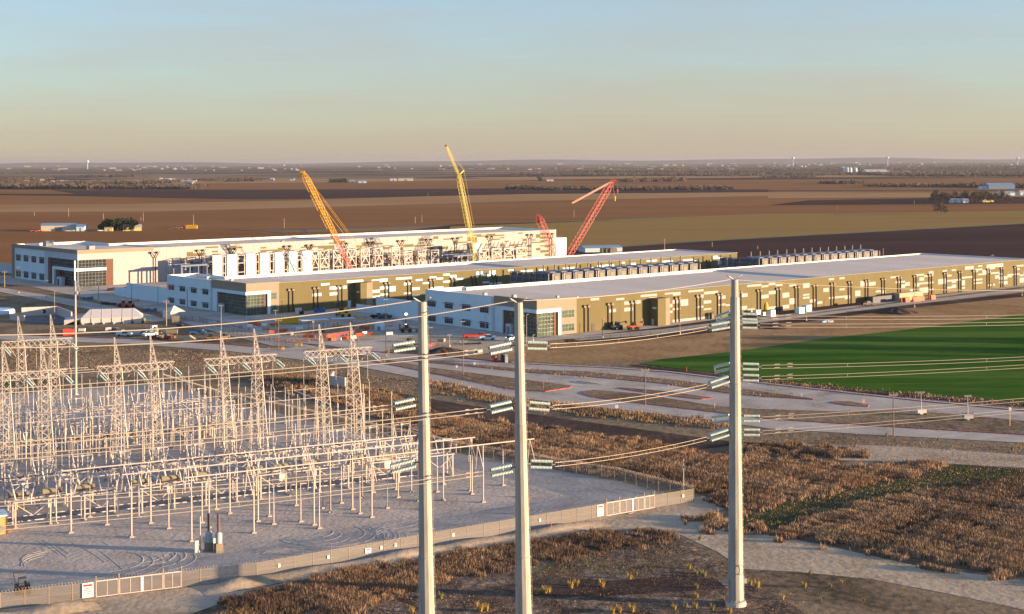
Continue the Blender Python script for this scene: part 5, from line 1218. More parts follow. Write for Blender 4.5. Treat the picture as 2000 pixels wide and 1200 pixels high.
# ------------------------------------------------------------------ tents
M_tent = mat('white_tent_fabric', (.55, .53, .51), .8, var=.03, scale=.5)
p0, p1 = G(158, 635), G(279, 631.5)
d = (p1 - p0); L = d.length; t = thing('marquee_tent', 'long cream white marquee with five bays and hipped roof behind the substation', 'tent', p0, math.atan2(d.y, d.x)); Wd = 11.0; he = 2.4; hr = 5.2
r = MB(); r.add([(0, 0, he), (L, 0, he), (L, Wd, he), (0, Wd, he), (L * .14, Wd / 2, hr), (L * .86, Wd / 2, hr)], [(0, 1, 5, 4), (1, 2, 5), (2, 3, 4, 5), (3, 0, 4)])
r.add([(L * .001, -.02, he - .25), (L, -.02, he - .25), (L, -.02, he - .001), (0, -.02, he - .001)], [(0, 1, 2, 3)])
for k in range(1, 6):
    x = L * k / 6; f = min(1, max(0, 1)); r.bar((x, 0, he + .02), (max(L * .16, min(L * .84, x)), Wd / 2, hr + .02), .10)
r.build('roof', M_tent, t)
w = MB(); 
for k in range(6): w.box(L * k / 6 + .05, L * (k + 1) / 6 - .35, .05, .1, .05, he - .26)
w.box(.02, L - .02, Wd - .1, Wd - .05, .05, he - .01); w.box(.0, .05, .11, Wd - .11, .05, he - .01); w.box(L - .05, L, .11, Wd - .11, .05, he - .01); w.build('side_curtain', M_tent, t)
ps = MB()
for k in range(7): MB().tube((L * k / 6, -.05, 0), (L * k / 6, -.05, he), .06, None, 6).build('tent_pole', M_galv, t); MB().box(L * k / 6 - .4, L * k / 6 + .4, -.9, -.2, .05, .75).build('ballast_block', M_dkmetal, t)
e = MB(); e.add([(-6, .5, .05), (-6, Wd - .5, .05), (0.0, Wd, he - .02), (0.0, 0, he - .02), (-6, .5, 1.9), (-6, Wd - .5, 1.9)], [(0, 4, 5, 1), (4, 3, 2, 5), (0, 3, 4), (1, 5, 2)]); e.build('end_awning', M_tent, t)
p = G(340, 622); t = thing('small_tent', 'small peaked white tent beside the middle hall', 'tent', p, A_ROT)
r = MB(); r.add([(-3.3, -3.3, 2.6), (3.3, -3.3, 2.6), (3.3, 3.3, 2.6), (-3.3, 3.3, 2.6), (0, 0, 5.0)], [(0, 1, 4), (1, 2, 4), (2, 3, 4), (3, 0, 4), (0, 3, 2, 1)]); r.build('roof', M_tent, t)
w = MB(); w.box(-3.2, 3.2, 3.1, 3.2, .05, 2.59); w.box(-3.2, -3.1, -3.2, 3.09, .05, 2.59); w.box(-3.2, -.6, -3.2, -3.1, .05, 2.59); w.build('side_curtain', M_tent, t); c = MB()
for x in (-3.2, 3.2):
    for y in (-3.2, 3.2): c.tube((x, y, 0), (x, y, 2.59), .07, None, 6)
c.build('pole', M_galv, t)
# ------------------------------------------------------------------ construction yard
p0, p1 = G(612, 652), G(724, 646); d = p1 - p0; L = d.length
t = thing('steel_canopy', 'tan steel canopy frame on eight posts in the construction yard', 'canopy', p0, math.atan2(d.y, d.x)); hc = PY(668, 634, (p0.y + p1.y) / 2).z; hc = max(4.5, hc)
r = MB(); r.box(-.4, L + .4, -.3, .3, hc - .7, hc); r.box(-.4, L + .4, 5.2, 5.8, hc - .7, hc); 
for k in range(9): r.box(L * k / 8 - .12, L * k / 8 + .12, .31, 5.19, hc - .5, hc - .1)
r.build('beam', M_woodp, t); MB().box(-4, L * .3, .6, 4.8, hc + .005, hc + .12).build('roof_sheet', M_white, t); MB().box(L * .35, L * .75, 1, 4.6, hc + .005, hc + .12).build('roof_sheet', M_white, t)
for k in range(5):
    MB().box(L * k / 4 - .15, L * k / 4 + .15, -.15, .15, 0, hc - .701).build('post', M_woodp, t); MB().box(L * k / 4 - .15, L * k / 4 + .15, 5.35, 5.65, 0, hc - .701).build('post', M_woodp, t)
def barrier(m): 
    b = MB(); b.add([(-1, -.3, 0), (1, -.3, 0), (1, .3, 0), (-1, .3, 0), (-1, -.1, 1.05), (1, -.1, 1.05), (1, .1, 1.05), (-1, .1, 1.05), (-1, -.3, .3), (1, -.3, .3), (1, .3, .3), (-1, .3, .3)], [(0, 3, 2, 1), (4, 5, 6, 7), (0, 1, 9, 8), (8, 9, 5, 4), (2, 3, 11, 10), (10, 11, 7, 6), (1, 2, 10, 9), (9, 10, 6, 5), (3, 0, 8, 11), (11, 8, 4, 7)])
    return b.build('road_barrier', m)
ob = tag(barrier(M_orange), 'orange plastic road barrier in the construction yard', 'barrier', 'orange barriers of the construction yard'); wb = tag(barrier(M_sign), 'white plastic road barrier in the construction yard', 'barrier', 'white barriers of the construction yard')
yard = [(490, 635, 0), (500, 635, 0), (505, 637, 0), (516, 637, 1), (532, 637, 0), (538, 638, 0), (488, 639, 1), (531, 651, 0), (549, 649, 0), (556, 648, 0), (602, 659, 0), (608, 660, 0), (646, 666, 0), (652, 666, 0), (661, 665, 1), (672, 664, 0), (677, 663, 0), (690, 662, 1), (700, 657, 0), (705, 656, 0), (712, 654, 1), (655, 643, 0), (662, 642, 0), (668, 642, 0), (707, 643, 0), (716, 644, 0), (722, 655, 0), (641, 660, 0), (597, 660, 0)]
f1 = f2 = True
for px, py, k in yard:
    p = G(px, py); pr = wb if k else ob; rz = random.uniform(-.5, .5) + .2
    if (k and f2) or (not k and f1): pr.location = p; pr.rotation_euler = (0, 0, rz); f2 = f2 and not k; f1 = f1 and bool(k)
    else: o = pr.copy(); scene.collection.objects.link(o); o.location = p; o.rotation_euler = (0, 0, rz)
nb = tag(barrier(M_orange), 'orange road barrier on the pavement beside the nearest hall', 'barrier', 'orange barriers beside the nearest hall')
first = True
for px, py in [(1713, 591), (1726, 590), (1736, 588), (1745, 587), (1764, 591), (1772, 591), (1787, 590), (1795, 589), (1800, 588), (1818, 586), (1822, 586)]:
    p = G(px, py)
    if first: nb.location = p; nb.rotation_euler = (0, 0, A_ROT); nb.scale = (1.6, 1.4, 2.0); first = False
    else: o = nb.copy(); scene.collection.objects.link(o); o.location = p
tag(MB().box(0, 17, 0, 3, .05, 3.3).build('crate_stack', M_woodp, loc=AB(PB(1757, 584, 372)[0], 372), rotz=A_ROT), 'row of tan crates behind the orange barriers beside the nearest hall', 'crates')
tag(MB().box(0, 16, 0, 2.5, .05, 2.6).build('equipment_skid', M_unit, loc=AB(PB(1705, 584, 374.5)[0], 374.5), rotz=A_ROT), 'long dark equipment skid left of the tan crates at the nearest hall', 'skid')
# orange mesh fencing
M_snow = fence_mat(); M_snow.name = 'orange_mesh'; [n_ for n_ in M_snow.node_tree.nodes if n_.type == 'MIX_SHADER'][0].inputs[0].default_value = .32; M_snow.node_tree.nodes['Principled BSDF'].inputs['Base Color'].default_value = (.46, .08, .055, 1)
def mesh_fence(label, px, h=1.2):
    t = thing('barrier_fence', label, 'fence', G(*px[0])); o = G(*px[0]); pn = MB()
    for a, b in zip(px[:-1], px[1:]):
        u, v = G(*a) - o, G(*b) - o; pn.add([u, v, v + Vector((0, 0, h)), u + Vector((0, 0, h))], [(0, 1, 2, 3)])
        n = max(1, int((v - u).length / 3))
        for k in range(n): c = u.lerp(v, k / n); MB().tube(c, c + Vector((0, 0, h + .15)), .05, None, 5).build('stake', M_orange, t)
    pn.build('mesh_panel', M_snow, t)
mesh_fence('red orange mesh fence in front of the steel canopy', [(596, 656), (640, 661), (700, 652), (726, 642)], 1.5)
mesh_fence('red orange mesh fence behind the yellow skip', [(545, 631), (600, 632), (660, 628), (728, 640), (800, 640)], 1.0)
mesh_fence('red orange mesh fence on the bank left of the marquee', [(82, 598), (100, 597), (127, 600)], 1.1)
mesh_fence('red orange mesh fence on the dirt between the two left monopoles', [(834, 681), (850, 677), (866, 680)], 1.3)
mesh_fence('red orange mesh fence along the yard edge by the black fence', [(500, 662), (560, 668), (600, 668)], .9)
# dark picket fence of the yard
def black_fence(label, px, h, step=3.2, m=M_dkmetal):
    t = thing('picket_fence', label, 'fence', G(*px[0])); o = G(*px[0]); rl = MB()
    for a, b in zip(px[:-1], px[1:]):
        u, v = G(*a) - o, G(*b) - o; n = max(1, int((v - u).length / step))
        rl.bar(u + Vector((0, 0, h)), v + Vector((0, 0, h)), .06); rl.bar(u + Vector((0, 0, .3)), v + Vector((0, 0, .3)), .06)
        q = int((v - u).length / .45)
        for k in range(q): c = u.lerp(v, k / q); rl.bar(c + Vector((0, 0, .3)), c + Vector((0, 0, h)), .035)
        for k in range(n): c = u.lerp(v, k / n); MB().bar(c, c + Vector((0, 0, h + .1)), .10).build('post', m, t)
    rl.build('rail', m, t)
black_fence('black picket fence along the road before the construction yard', [(432, 648), (480, 660), (545, 672), (600, 680)], 2.2)
black_fence('black picket fence before the middle hall entrance', [(348, 626), (390, 630), (432, 640)], 2.0)
black_fence('low dark railing along the pavement beside the nearest hall', [(1110, 669), (1290, 653), (1420, 638)], 1.1, 4)
def cone():
    b = MB(); b.lathe([(.28, 0), (.28, .05), (.16, .06), (.10, .4), (.04, .75)], 8); return b.build('traffic_cone', M_orange)
c0 = None; rc = random.Random(17)
for k in range(26):
    p = G(rc.uniform(480, 740), rc.uniform(632, 668))
    if c0 is None: o = c0 = tag(cone(), 'orange traffic cone standing on the construction yard', 'traffic cone', 'traffic cones of the construction yard')
    else: o = c0.copy(); scene.collection.objects.link(o)
    o.location = p + Vector((0, 0, .1)); o.scale = (1.3, 1.3, 1.3)
M_stk = [M_woodp, M_grey, M_sign, M_dkmetal]
def stack_mesh(i):
    r = random.Random(50 + i); b = MB(); z = .12
    for k in range(5): b.box(-1.2 + r.uniform(-.08, .08), 1.2 + r.uniform(-.08, .08), -.6, .6, z, z + .17); z += .2 if i % 2 else .18
    b.box(-1.1, -1.0, -.55, .55, 0, .119); b.box(1.0, 1.1, -.55, .55, 0, .119); return b.build('pallet_stack', M_stk[i % 4])
sm_ = [stack_mesh(i) for i in range(4)]
for k, (px, py) in enumerate([(520, 645), (566, 655), (585, 645), (628, 650), (690, 641), (470, 642), (760, 655), (800, 668), (862, 668), (935, 690), (300, 642), (352, 640), (395, 650), (210, 646), (160, 648), (830, 690)]):
    m_ = k % 4
    if k < 4: o = sm_[m_]
    else: o = sm_[m_].copy(); scene.collection.objects.link(o)
    o.location = G(px, py) + Vector((0, 0, .1)); o.rotation_euler = (0, 0, rc.random() * 3)
    tag(o, ['tan', 'grey', 'white', 'dark'][m_] + ' stack of flat building material lying on the site ground', 'material stack', ['tan', 'grey', 'white', 'dark'][m_] + ' material stacks on the site')
# skips, dome, containers
def skip(label, px, py, L, h, m, rz, w=2.4):
    p = G(px, py); t = thing('roll_off_skip', label, 'skip', p, rz); b = MB(); T = .1
    b.box(0, L, 0, w, .25, .4); b.box(0, L, 0, T, .401, h); b.box(0, L, w - T, w, .401, h); b.box(0, T, T, w - T, .401, h); b.box(L - T, L, T, w - T, .401, h); b.build('body', m, t)
    r = MB()
    for k in range(int(L / .8) + 1): r.box(k * .8, k * .8 + .12, -.10, -.002, .3, h - .1)
    r.box(-.05, L + .05, -.12, -.002, h - .099, h + .05); r.build('rib', m, t); MB().box(.2, L - .2, .3, w - .3, 0, .249).build('skid', M_dkmetal, t)
skip('long yellow skip standing behind the utility pole in the yard', 540, 634, 8.2, 2.4, M_yel, .05)
skip('red skip standing on the dirt right of the rear gantry', 123, 657, 4.2, 2.2, M_red, .5)
p = G(741, 645); t = thing('storage_dome', 'white domed tank beside the orange barriers', 'dome', p); m = MB(); m.lathe([(1.95, 0), (1.95, 1.4), (1.8, 2.2), (1.35, 2.9), (.7, 3.3), (.1, 3.42)], 20); m.build('shell', M_white, t, smooth=False); MB().box(-.5, .5, -2.05, -1.85, .05, 1.5).build('hatch', M_frame, t)
def box_thing(name, label, cat, px, py, L, w, h, m, rz, extra=None, group=None):
    p = G(px, py); t = thing(name, label, cat, p, rz, group); MB().box(0, L, 0, w, .15, h).build('body', m, t)
    MB().box(-.03, L + .03, -.03, w + .03, h + .001, h + .12).build('lid', extra or m, t); MB().box(.1, L - .1, .1, w - .1, 0, .149).build('base', M_dkmetal, t); MB().box(L * .35, L * .65, -.03, -.002, .25, h * .8).build('door', extra or M_frame, t)
    return t
box_thing('site_container', 'tan shipping crate standing right of the pole below the small tent', 'container', 336, 634, 2.6, 2.4, 3.0, M_unit_t, .2)
box_thing('generator_box', 'white generator box at the shaded wall of the middle hall', 'generator', 581, 615, 1.9, 1.6, 2.4, M_wsteel, A_ROT)
box_thing('generator_box', 'pale twin cabinet by the nearest hall screen wall', 'generator', 775, 646, 2.6, 1.8, 2.9, M_wsteel, A_ROT)
box_thing('electrical_cabinet', 'dark cabinet at the nearest hall near its entrance corner', 'cabinet', 1155, 647, 1.4, 1.2, 2.3, M_navy, A_ROT)
box_thing('electrical_cabinet', 'dark cabinet against the nearest hall left of the rightmost monopole', 'cabinet', 1390, 624, 1.4, 1.2, 2.3, M_dkmetal, A_ROT)
box_thing('electrical_cabinet', 'dark cabinet against the nearest hall near its right end', 'cabinet', 1933, 563, 1.6, 1.4, 2.6, M_navy, A_ROT)
box_thing('site_container', 'white site trailer beside the nearest hall, left of the pair', 'container', 1561, 614, 3.4, 2.2, 2.4, M_white, A_ROT, M_white); box_thing('site_container', 'white site trailer beside the nearest hall, right of the pair', 'container', 1575, 610, 3.4, 2.2, 2.6, M_white, A_ROT, M_white)
box_thing('dumpster', 'white and blue dumpster beside the rightmost monopole', 'dumpster', 1506, 620, 2.6, 2.0, 2.6, M_sign, A_ROT, mat('blue_plastic', (.08, .14, .40), .5)); box_thing('dumpster', 'white low container just right of the rightmost monopole', 'dumpster', 1477, 616, 2.8, 1.8, 1.8, M_sign, A_ROT, M_sign); box_thing('dumpster', 'small white bin second right of the rightmost monopole', 'dumpster', 1491, 618, 1.5, 1.4, 1.4, M_sign, A_ROT, M_sign)
tag(MB().lathe([(.9, 0), (1.1, 1.5), (.8, 3.4), (.3, 4.2)], 10).build('cement_hopper', M_yel, loc=G(1496, 611)), 'yellow hopper by the nearest hall wall right of the monopole', 'hopper')
# blue covered plant rows
M_pblue = mat('blue_tarp', (.03, .12, .34), .6, var=.25, scale=1.5)
def lump(name, label, cat, px, py, L, w, h, m, rz, seed):
    r = random.Random(seed); b = MB(); n = 6
    for k in range(n):
        x = L * k / n; b.box(x, x + L / n * .92, r.random() * .4, w - r.random() * .5, .05, h * r.uniform(.55, 1))
    p = G(px, py); t = thing(name, label, cat, p, rz); b.build('load', m, t); MB().box(0, L, .2, w - .2, 0, .049).build('pallet', M_wood, t)
lump('tarped_material', 'bright blue tarped material at the shaded wall of the middle hall', 'material', 617, 611.5, 4.6, 2, 1.9, M_pblue, A_ROT, 1)
lump('pipe_stack', 'dark bundle of barrels beside the white generator box', 'material', 588, 615, 1.6, 1.5, 1.5, M_black, A_ROT, 2)
lump('barrier_row', 'row of dark blue bins on the lot before the far hall', 'bins', 160, 586, 5.6, 1.4, 1.7, M_blue, -.45, 3)
lump('barrier_row', 'row of dark blue bins left of the small tent', 'bins', 277, 609, 6.2, 1.4, 1.6, M_blue, -.25, 4)
lump('material_stack', 'dark stack of material on the lot before the far hall', 'material', 197, 596, 6.5, 2, 1.2, M_dkmetal, -.2, 5)
lump('scrap_heap', 'pale heap of frames and scrap before the middle hall entrance', 'scrap', 408, 640, 8.5, 4, 2.2, M_galv, .2, 6)
lump('panel_stack', 'dark stack of flat panels on the dirt right of the leftmost monopole', 'material', 905, 674, 6, 3, .5, M_dkmetal, .1, 7)
lump('panel_stack', 'white bagged debris heap on the dirt beyond the green field', 'material', 1607, 631, 4.5, 3, 1.1, M_greyp, .3, 8)
lump('dirt_heap', 'dark cluttered heap beside the far hall glazing', 'heap', 208, 569, 12, 5, 1.6, M_dark, .1, 9)
def heap(label, px, py, r, h, m, seed):
    rr = random.Random(seed); b = MB(); n = 18; vs = [(0, 0, h)]
    for j, (f, z) in enumerate(((.35, .72), (.7, .32), (1.0, 0))):
        for i in range(n): w = 2 * math.pi * i / n; k = f * r * rr.uniform(.85, 1.15); vs.append((k * math.cos(w), k * math.sin(w), h * z * rr.uniform(.85, 1.1) if z else 0))
    fs = [(0, 1 + i, 1 + (i + 1) % n) for i in range(n)] + [(1 + j * n + i, 1 + (j + 1) * n + i, 1 + (j + 1) * n + (i + 1) % n, 1 + j * n + (i + 1) % n) for j in range(2) for i in range(n)]
    b.add(vs, fs); tag(b.build('soil_heap', m, loc=G(px, py)), label, 'heap')
heap('pale cone of sand beside the road above the second gantry', 371, 666, 2.6, 2.1, M_sand, 1)
heap('dark soil heap between the leftmost and middle monopoles', 868, 688, 7, 1.6, M_dark, 2)
heap('low dark soil heap at the edge of the field beside the nearest hall', 1751, 611, 9, 2.2, M_dark, 3)
heap('reddish soil heap behind the rightmost monopole insulators', 1515, 641, 5, 1.4, M_dark, 4)
# ------------------------------------------------------------------ vehicles
M_tyre = M_black
def truck(label, px, py, rz, m, kind='pickup', cat='truck', s=1.0):
    p = G(px, py); t = thing({'pickup': 'pickup_truck', 'flatbed': 'flatbed_truck', 'loader': 'wheel_loader', 'lift': 'telehandler'}[kind], label, cat, p, rz)
    if kind in ('pickup', 'flatbed'):
        L = 5.6 if kind == 'pickup' else 8.2
        b = MB(); b.prism([(-.0, -.95), (L, -.95), (L, .95), (0, .95)], .5, 1.05); b.box(L - 1.5, L - .02, -.9, .9, 1.051, 1.3); 
        if kind == 'pickup': b.box(.02, 1.9, -.93, -.83, 1.051, 1.35); b.box(.02, 1.9, .83, .93, 1.051, 1.35); b.box(.02, .12, -.82, .82, 1.051, 1.35)
        else: b.box(.1, L - 3.2, -1.1, 1.1, 1.06, 1.25)
        b.build('body', m, t)
        c = MB(); x0, x1 = (2.0, L - 1.4) if kind == 'pickup' else (L - 3.0, L - 1.5); c.add([(x0, -.9, 1.06), (x1 + .4, -.9, 1.06), (x1 + .4, .9, 1.06), (x0, .9, 1.06), (x0 + .2, -.75, 1.9), (x1 - .3, -.75, 1.9), (x1 - .3, .75, 1.9), (x0 + .2, .75, 1.9)], [(0, 3, 2, 1), (4, 5, 6, 7), (0, 1, 5, 4), (1, 2, 6, 5), (2, 3, 7, 6), (3, 0, 4, 7)]); c.build('cab', M_glass, t)
        c = MB(); c.box(x0 + .22, x1 - .32, -.74, .74, 1.901, 1.96); c.build('roof', m, t)
        for x in (1.1, L - 1.1):
            for y in (-.95, .95): MB().tube((x, y - .12, .4), (x, y + .12, .4), .4, None, 12).build('wheel', M_tyre, t)
    else:
        b = MB(); b.box(0, 3.6, -.8, .8, .7, 1.7); b.box(-.6, 0, -.7, .7, .8, 1.5); b.build('body', m, t); c = MB(); c.box(1.2, 2.5, -.7, .7, 1.701, 2.9); c.build('cab', M_glass, t)
        a = MB(); a.bar((.8, .0, 1.9), (5.2, .0, 1.2 if kind == 'loader' else 3.0), .3); a.box(5.0, 5.9, -1.1, 1.1, .3, 1.2) if kind == 'loader' else a.box(5.1, 5.4, -.6, .6, 2.2, 3.1); a.build('arm', m, t)
        for x in (.4, 3.0):
            for y in (-.95, .95): MB().tube((x, y - .2, .65), (x, y + .2, .65), .65, None, 12).build('wheel', M_tyre, t)
    return t
truck('white pickup truck, leftmost of the parked group above the second gantry', 229, 657, -.2, M_white); truck('grey pickup truck behind the leftmost parked white pickup', 240, 652, 2.8, M_grey); truck('silver flatbed truck in the middle of the parked group above the second gantry', 246, 657, .1, M_galv, 'flatbed')
truck('white flatbed truck with high cab in the parked group', 262, 654, .3, M_white, 'flatbed'); truck('white pickup truck with dark bed at the right of the parked group', 280, 659, .9, M_white)
truck('dark red flatbed truck by the road above the second gantry', 290, 663, -.1, mat('maroon_paint', (.12, .03, .03), .5), 'flatbed'); truck('dark loader with brown bucket at the end of the parked group', 309, 664, .5, M_wood, 'loader', 'loader')
b = G(324, 655); t = thing('water_tank', 'cream cylinder tank lying on blocks right of the parked trucks', 'tank', b, .1); m = MB(); m.tube((0, 0, 1.1), (4, 0, 1.1), .9, None, 14); m.build('tank', M_unit_t, t); m = MB(); m.box(.2, .7, -.8, .8, 0, .5); m.box(3.2, 3.7, -.8, .8, 0, .5); m.build('cradle', M_black, t)
b = G(304, 655); t = thing('mixer_drum', 'tan mixer drum standing among the parked trucks', 'mixer', b); m = MB(); m.lathe([(.7, .6), (1.1, 1.4), (1.1, 2.2), (.5, 3.0)], 12); m.build('drum', M_unit_t, t); MB().box(-.9, .9, -.9, .9, 0, .6).build('base', M_dkmetal, t)
truck('small blue pickup right of the cream cylinder tank', 371, 654, .1, M_pblue)
truck('orange telehandler on the lot before the far hall', 245, 601, .4, M_orange, 'lift', 'telehandler'); truck('dark red loader next to the orange telehandler', 232, 600, .3, M_redc, 'loader', 'loader')
truck('dark pickup parked before the nearest hall screen wall, left one', 724, 622.5, .2, M_black); truck('dark pickup parked before the nearest hall screen wall, right one', 737, 623, .2, M_navy)
truck('yellow loader behind the steel canopy', 667, 620, .2, M_yel, 'loader', 'loader'); truck('yellow telehandler just left of the yellow loader behind the canopy', 660, 617, .9, M_yel, 'lift', 'telehandler')
truck('red flatbed truck on the lot before the nearest hall windows', 905, 661, .2, M_red, 'flatbed'); truck('white pickup truck with orange load before the nearest hall windows', 936, 665, .2, M_white); truck('dark machine with orange bucket left of the leftmost monopole', 784, 650, .1, M_wood, 'loader', 'loader')
truck('small white pickup at the nearest hall entrance behind the middle monopole', 990, 668, 1.2, M_white)
truck('orange telehandler parked by the nearest hall right of its entrance', 1228, 645.5, .25, M_orange, 'lift', 'telehandler'); truck('dark telehandler parked against the nearest hall, left of the orange one', 1196, 645, .3, M_unit, 'lift', 'telehandler')
truck('small dark pickup on the road beside the nearest hall', 1683, 598, .5, M_dkmetal)
truck('dark red digger lying on the grass above the third gantry', 401, 668, .1, M_wood, 'loader', 'loader'); truck('brown flatbed on the grass above the third gantry', 419, 667, 1.2, M_wood, 'flatbed')
for i, (px, py) in enumerate([(552, 684), (580, 677), (587, 677)]): tag(MB().box(-.45, .45, -.3, .3, 0, 1.0).build('yellow_drum', M_yel, loc=G(px, py)), ['yellow block at the foot of the yard utility pole', 'left yellow block on the verge by the road', 'right yellow block on the verge by the road'][i], 'block')
for i, (px, py) in enumerate([(284, 620), (283, 629)]):
    p = G(px, py); t = thing('safety_post', ['upper lime green post right of the marquee', 'lower lime green post right of the marquee'][i], 'post', p); MB().tube((0, 0, 0), (0, 0, 1.5), .12, None, 8).build('post', mat('lime%d' % i, (.45, .65, .02), .6), t); MB().box(-.3, .3, -.3, .3, 0, .1).build('base', M_black, t)
# ------------------------------------------------------------------ underpass, headwall
M_cw = mat('cast_concrete', (.50, .47, .44), .85, var=.1, scale=.5)
p0, p1, p2 = G(42, 618), G(112, 615), G(140, 626)
def wall_poly(label, pts, h, pipe=False, name='retaining_wall'):
    t = thing(name, label, 'wall', pts[0]); o = pts[0]; m = MB()
    for a, b in zip(pts[:-1], pts[1:]):
        d = (b - a).normalized(); n = Vector((-d.y, d.x, 0)) * .25; m.prism([a - o + n, a - o - n, b - o - n, b - o + n], 0, h)
    m.build('wall', M_cw, t)
    if pipe:
        q = G(86, 616) - o; k = MB(); k.tube(q + Vector((0, -.6, h * .45)), q + Vector((0, -.2, h * .45)), .85, None, 16); k.build('culvert_pipe', M_black, t)
wall_poly('concrete retaining wall with a round black culvert pipe left of the marquee', [p0, p1], 3.4, True)
wall_poly('shaded concrete wing wall running towards the marquee', [p1 + Vector((.3, -.3, 0)), p2], 3.3)
wall_poly('sunlit concrete wing wall at the upper left of the substation', [G(20, 625), G(48, 628)], 2.2)
sheet('pond', [(45, 620), (112, 617), (138, 628), (120, 634), (50, 632)], M_asph, .16)
wall_poly('grey concrete headwall behind the rightmost gantry', [G(645, 756), G(675, 760)], 3.0, name='headwall'); wall_poly('grey concrete headwall return behind the rightmost gantry', [G(646, 754), G(651, 746)], 3.0, name='headwall')
p = G(8, 612); tag(MB().lathe([(9, 0), (9, .8), (8.6, 1.6), (8.2, 1.7)], 28).build('round_basin', M_white, loc=p + Vector((-5, 0, 0))), 'white round basin cut off at the left edge', 'basin')
# ------------------------------------------------------------------ farm and far buildings
M_wallf = mat('cream_siding', (.58, .52, .40), .8, var=.05); M_roofb = mat('blue_metal_roof', (.18, .30, .42), .5, var=.08); M_roofg = mat('grey_metal_roof', (.40, .40, .40), .6, var=.1); M_yw = mat('yellow_siding', (.62, .50, .16), .8, var=.05)
def barn(label, px, py, L, w, he, hr, rz, wall, roof, group=None, parts=True, name='barn'):
    p = G(px, py); W = MB(); W.box(0, L, 0, w, 0, he); W.add([(0, 0, he), (0, w, he), (0, w / 2, hr), (L, 0, he), (L, w, he), (L, w / 2, hr)], [(0, 2, 1), (3, 4, 5)])
    R = MB(); e = .4; R.add([(-e, -e, he - .05), (L + e, -e, he - .05), (L + e, w / 2, hr + .1), (-e, w / 2, hr + .1), (-e, w + e, he - .05), (L + e, w + e, he - .05)], [(0, 1, 2, 3), (3, 2, 5, 4)])
    if parts:
        t = thing(name, label, 'building', p, rz, group); W.build('wall', wall, t); R.build('roof', roof, t)
        d = MB(); d.box(L * .4, L * .6, -.08, -.003, 0, he * .75); d.build('door', M_frame, t); return t
    o = len(W.v); W.add(R.v, R.f, 1); ob_ = W.build(name, [wall, roof], loc=p, rotz=rz); return tag(ob_, label, 'building', group)
barn('long cream metal shed with blue roof, left of the farm yard behind the far hall', 80, 452.5, 30, 12, 5.2, 7.0, .12, M_wallf, M_roofb)
barn('small white gabled shed right of the long blue roofed shed', 149, 452.5, 7, 12, 4.2, 6.2, .1, M_white, M_roofb)
barn('pale shed partly hidden by the dark green trees', 240, 452, 16, 9, 3.2, 5.6, .25, M_yw, M_roofg); barn('low cream house left of the dark green trees', 204, 452.5, 7, 6, 2.8, 3.6, .1, M_yw, M_roofg)
p = G(363, 447.5); t = thing('cotton_module', 'yellow ribbed container standing in the fields behind the far hall', 'container', p, .1); MB().box(0, 10, 0, 4, .2, 3.2).build('body', M_yel, t); r = MB()
for k in range(9): r.box(k * 1.2, k * 1.2 + .3, -.2, -.01, .2, 3.8)
r.build('rib', M_yel, t)
for i, (px, py, m, rz) in enumerate([(58, 454, M_redc, .2), (73, 453.6, M_orange, .4), (127, 453, M_white, .1), (353, 447.5, M_redc, .3), (337, 448, M_wood, .2), (172, 453, M_dkmetal, .2), (190, 452.6, M_white, .3)]):
    truck(['red harvester left of the long blue roofed shed', 'orange tractor at the end of the long blue roofed shed', 'white truck between the two blue roofed sheds', 'red tractor left of the yellow ribbed container', 'brown machine further left of the yellow ribbed container', 'dark truck right of the white gabled shed', 'white truck left of the dark green trees'][i], px, py, rz, m, 'loader' if i != 2 and i < 5 else 'flatbed', 'tractor' if i not in (2, 5, 6) else 'truck')
truck('small blue and white van on the road behind the far hall', 588, 453.6, .1, M_pblue)
barn('blue roofed grey metal shed behind the red crane foot', 1143, 494, 26, 14, 3.0, 4.2, .3, M_greyp, M_roofb)
for i in range(3): box_thing('site_container', ['left', 'middle', 'right'][i] + ' cream tank box of three right of the shed behind the red crane', 'container', 1176 + i * 8, 496.3, 4.6, 5, 3.4, M_unit_t, .2, M_unit_t, 'cream tank boxes behind the red crane')
# blue-white barns at the right
barn('large blue barn with pale front far right on the skyline fields', 1931, 370, 55, 26, 8, 12, .1, mat('blue_siding', (.12, .22, .34), .7), M_roofb); barn('small white barn left of the large blue barn', 1914, 370, 16, 9, 4, 5.5, .1, M_white, M_white)
barn('long pale house with blue roof right of the bare trees', 1948, 383, 30, 12, 5, 8, .1, M_white, M_roofb); barn('white house with two gables at the right edge', 1993, 382, 12, 10, 5, 8, .1, M_white, M_roofg)
for i, (px, py) in enumerate([(1859, 397), (1872, 397), (1881, 397), (1919, 396), (1930, 395.5)]): barn(['leftmost pale house among the bare trees at right', 'second pale house among the bare trees at right', 'third pale house among the bare trees at right', 'fourth cream house among the bare trees at right', 'rightmost cream house among the bare trees at right'][i], px, py, 9, 8, 3.6, 6, .2, M_white if i < 3 else M_yw, M_roofg)
for i, (px, py) in enumerate([(1650, 338), (1655, 338), (1661, 338.5), (1671, 339)]): tag(MB().lathe([(8, 0), (8, 20), (4, 25), (.5, 27)], 12).build('grain_silo', M_white, loc=G(px, py)), 'pale grain silo in a row on the far fields', 'silo', 'grain silos on the far fields')
barn('long pinkish white barn right of the silos', 1690, 340, 95, 40, 14, 20, .05, M_white, M_roofg, parts=False)
barn('long pale barn in the middle distance left of the tallest crane', 778, 353.8, 46, 14, 6, 9, .05, M_wallf, M_roofg); barn('small white barn left of the long pale barn', 762, 353.5, 20, 12, 5, 8, .05, M_white, M_roofg); 
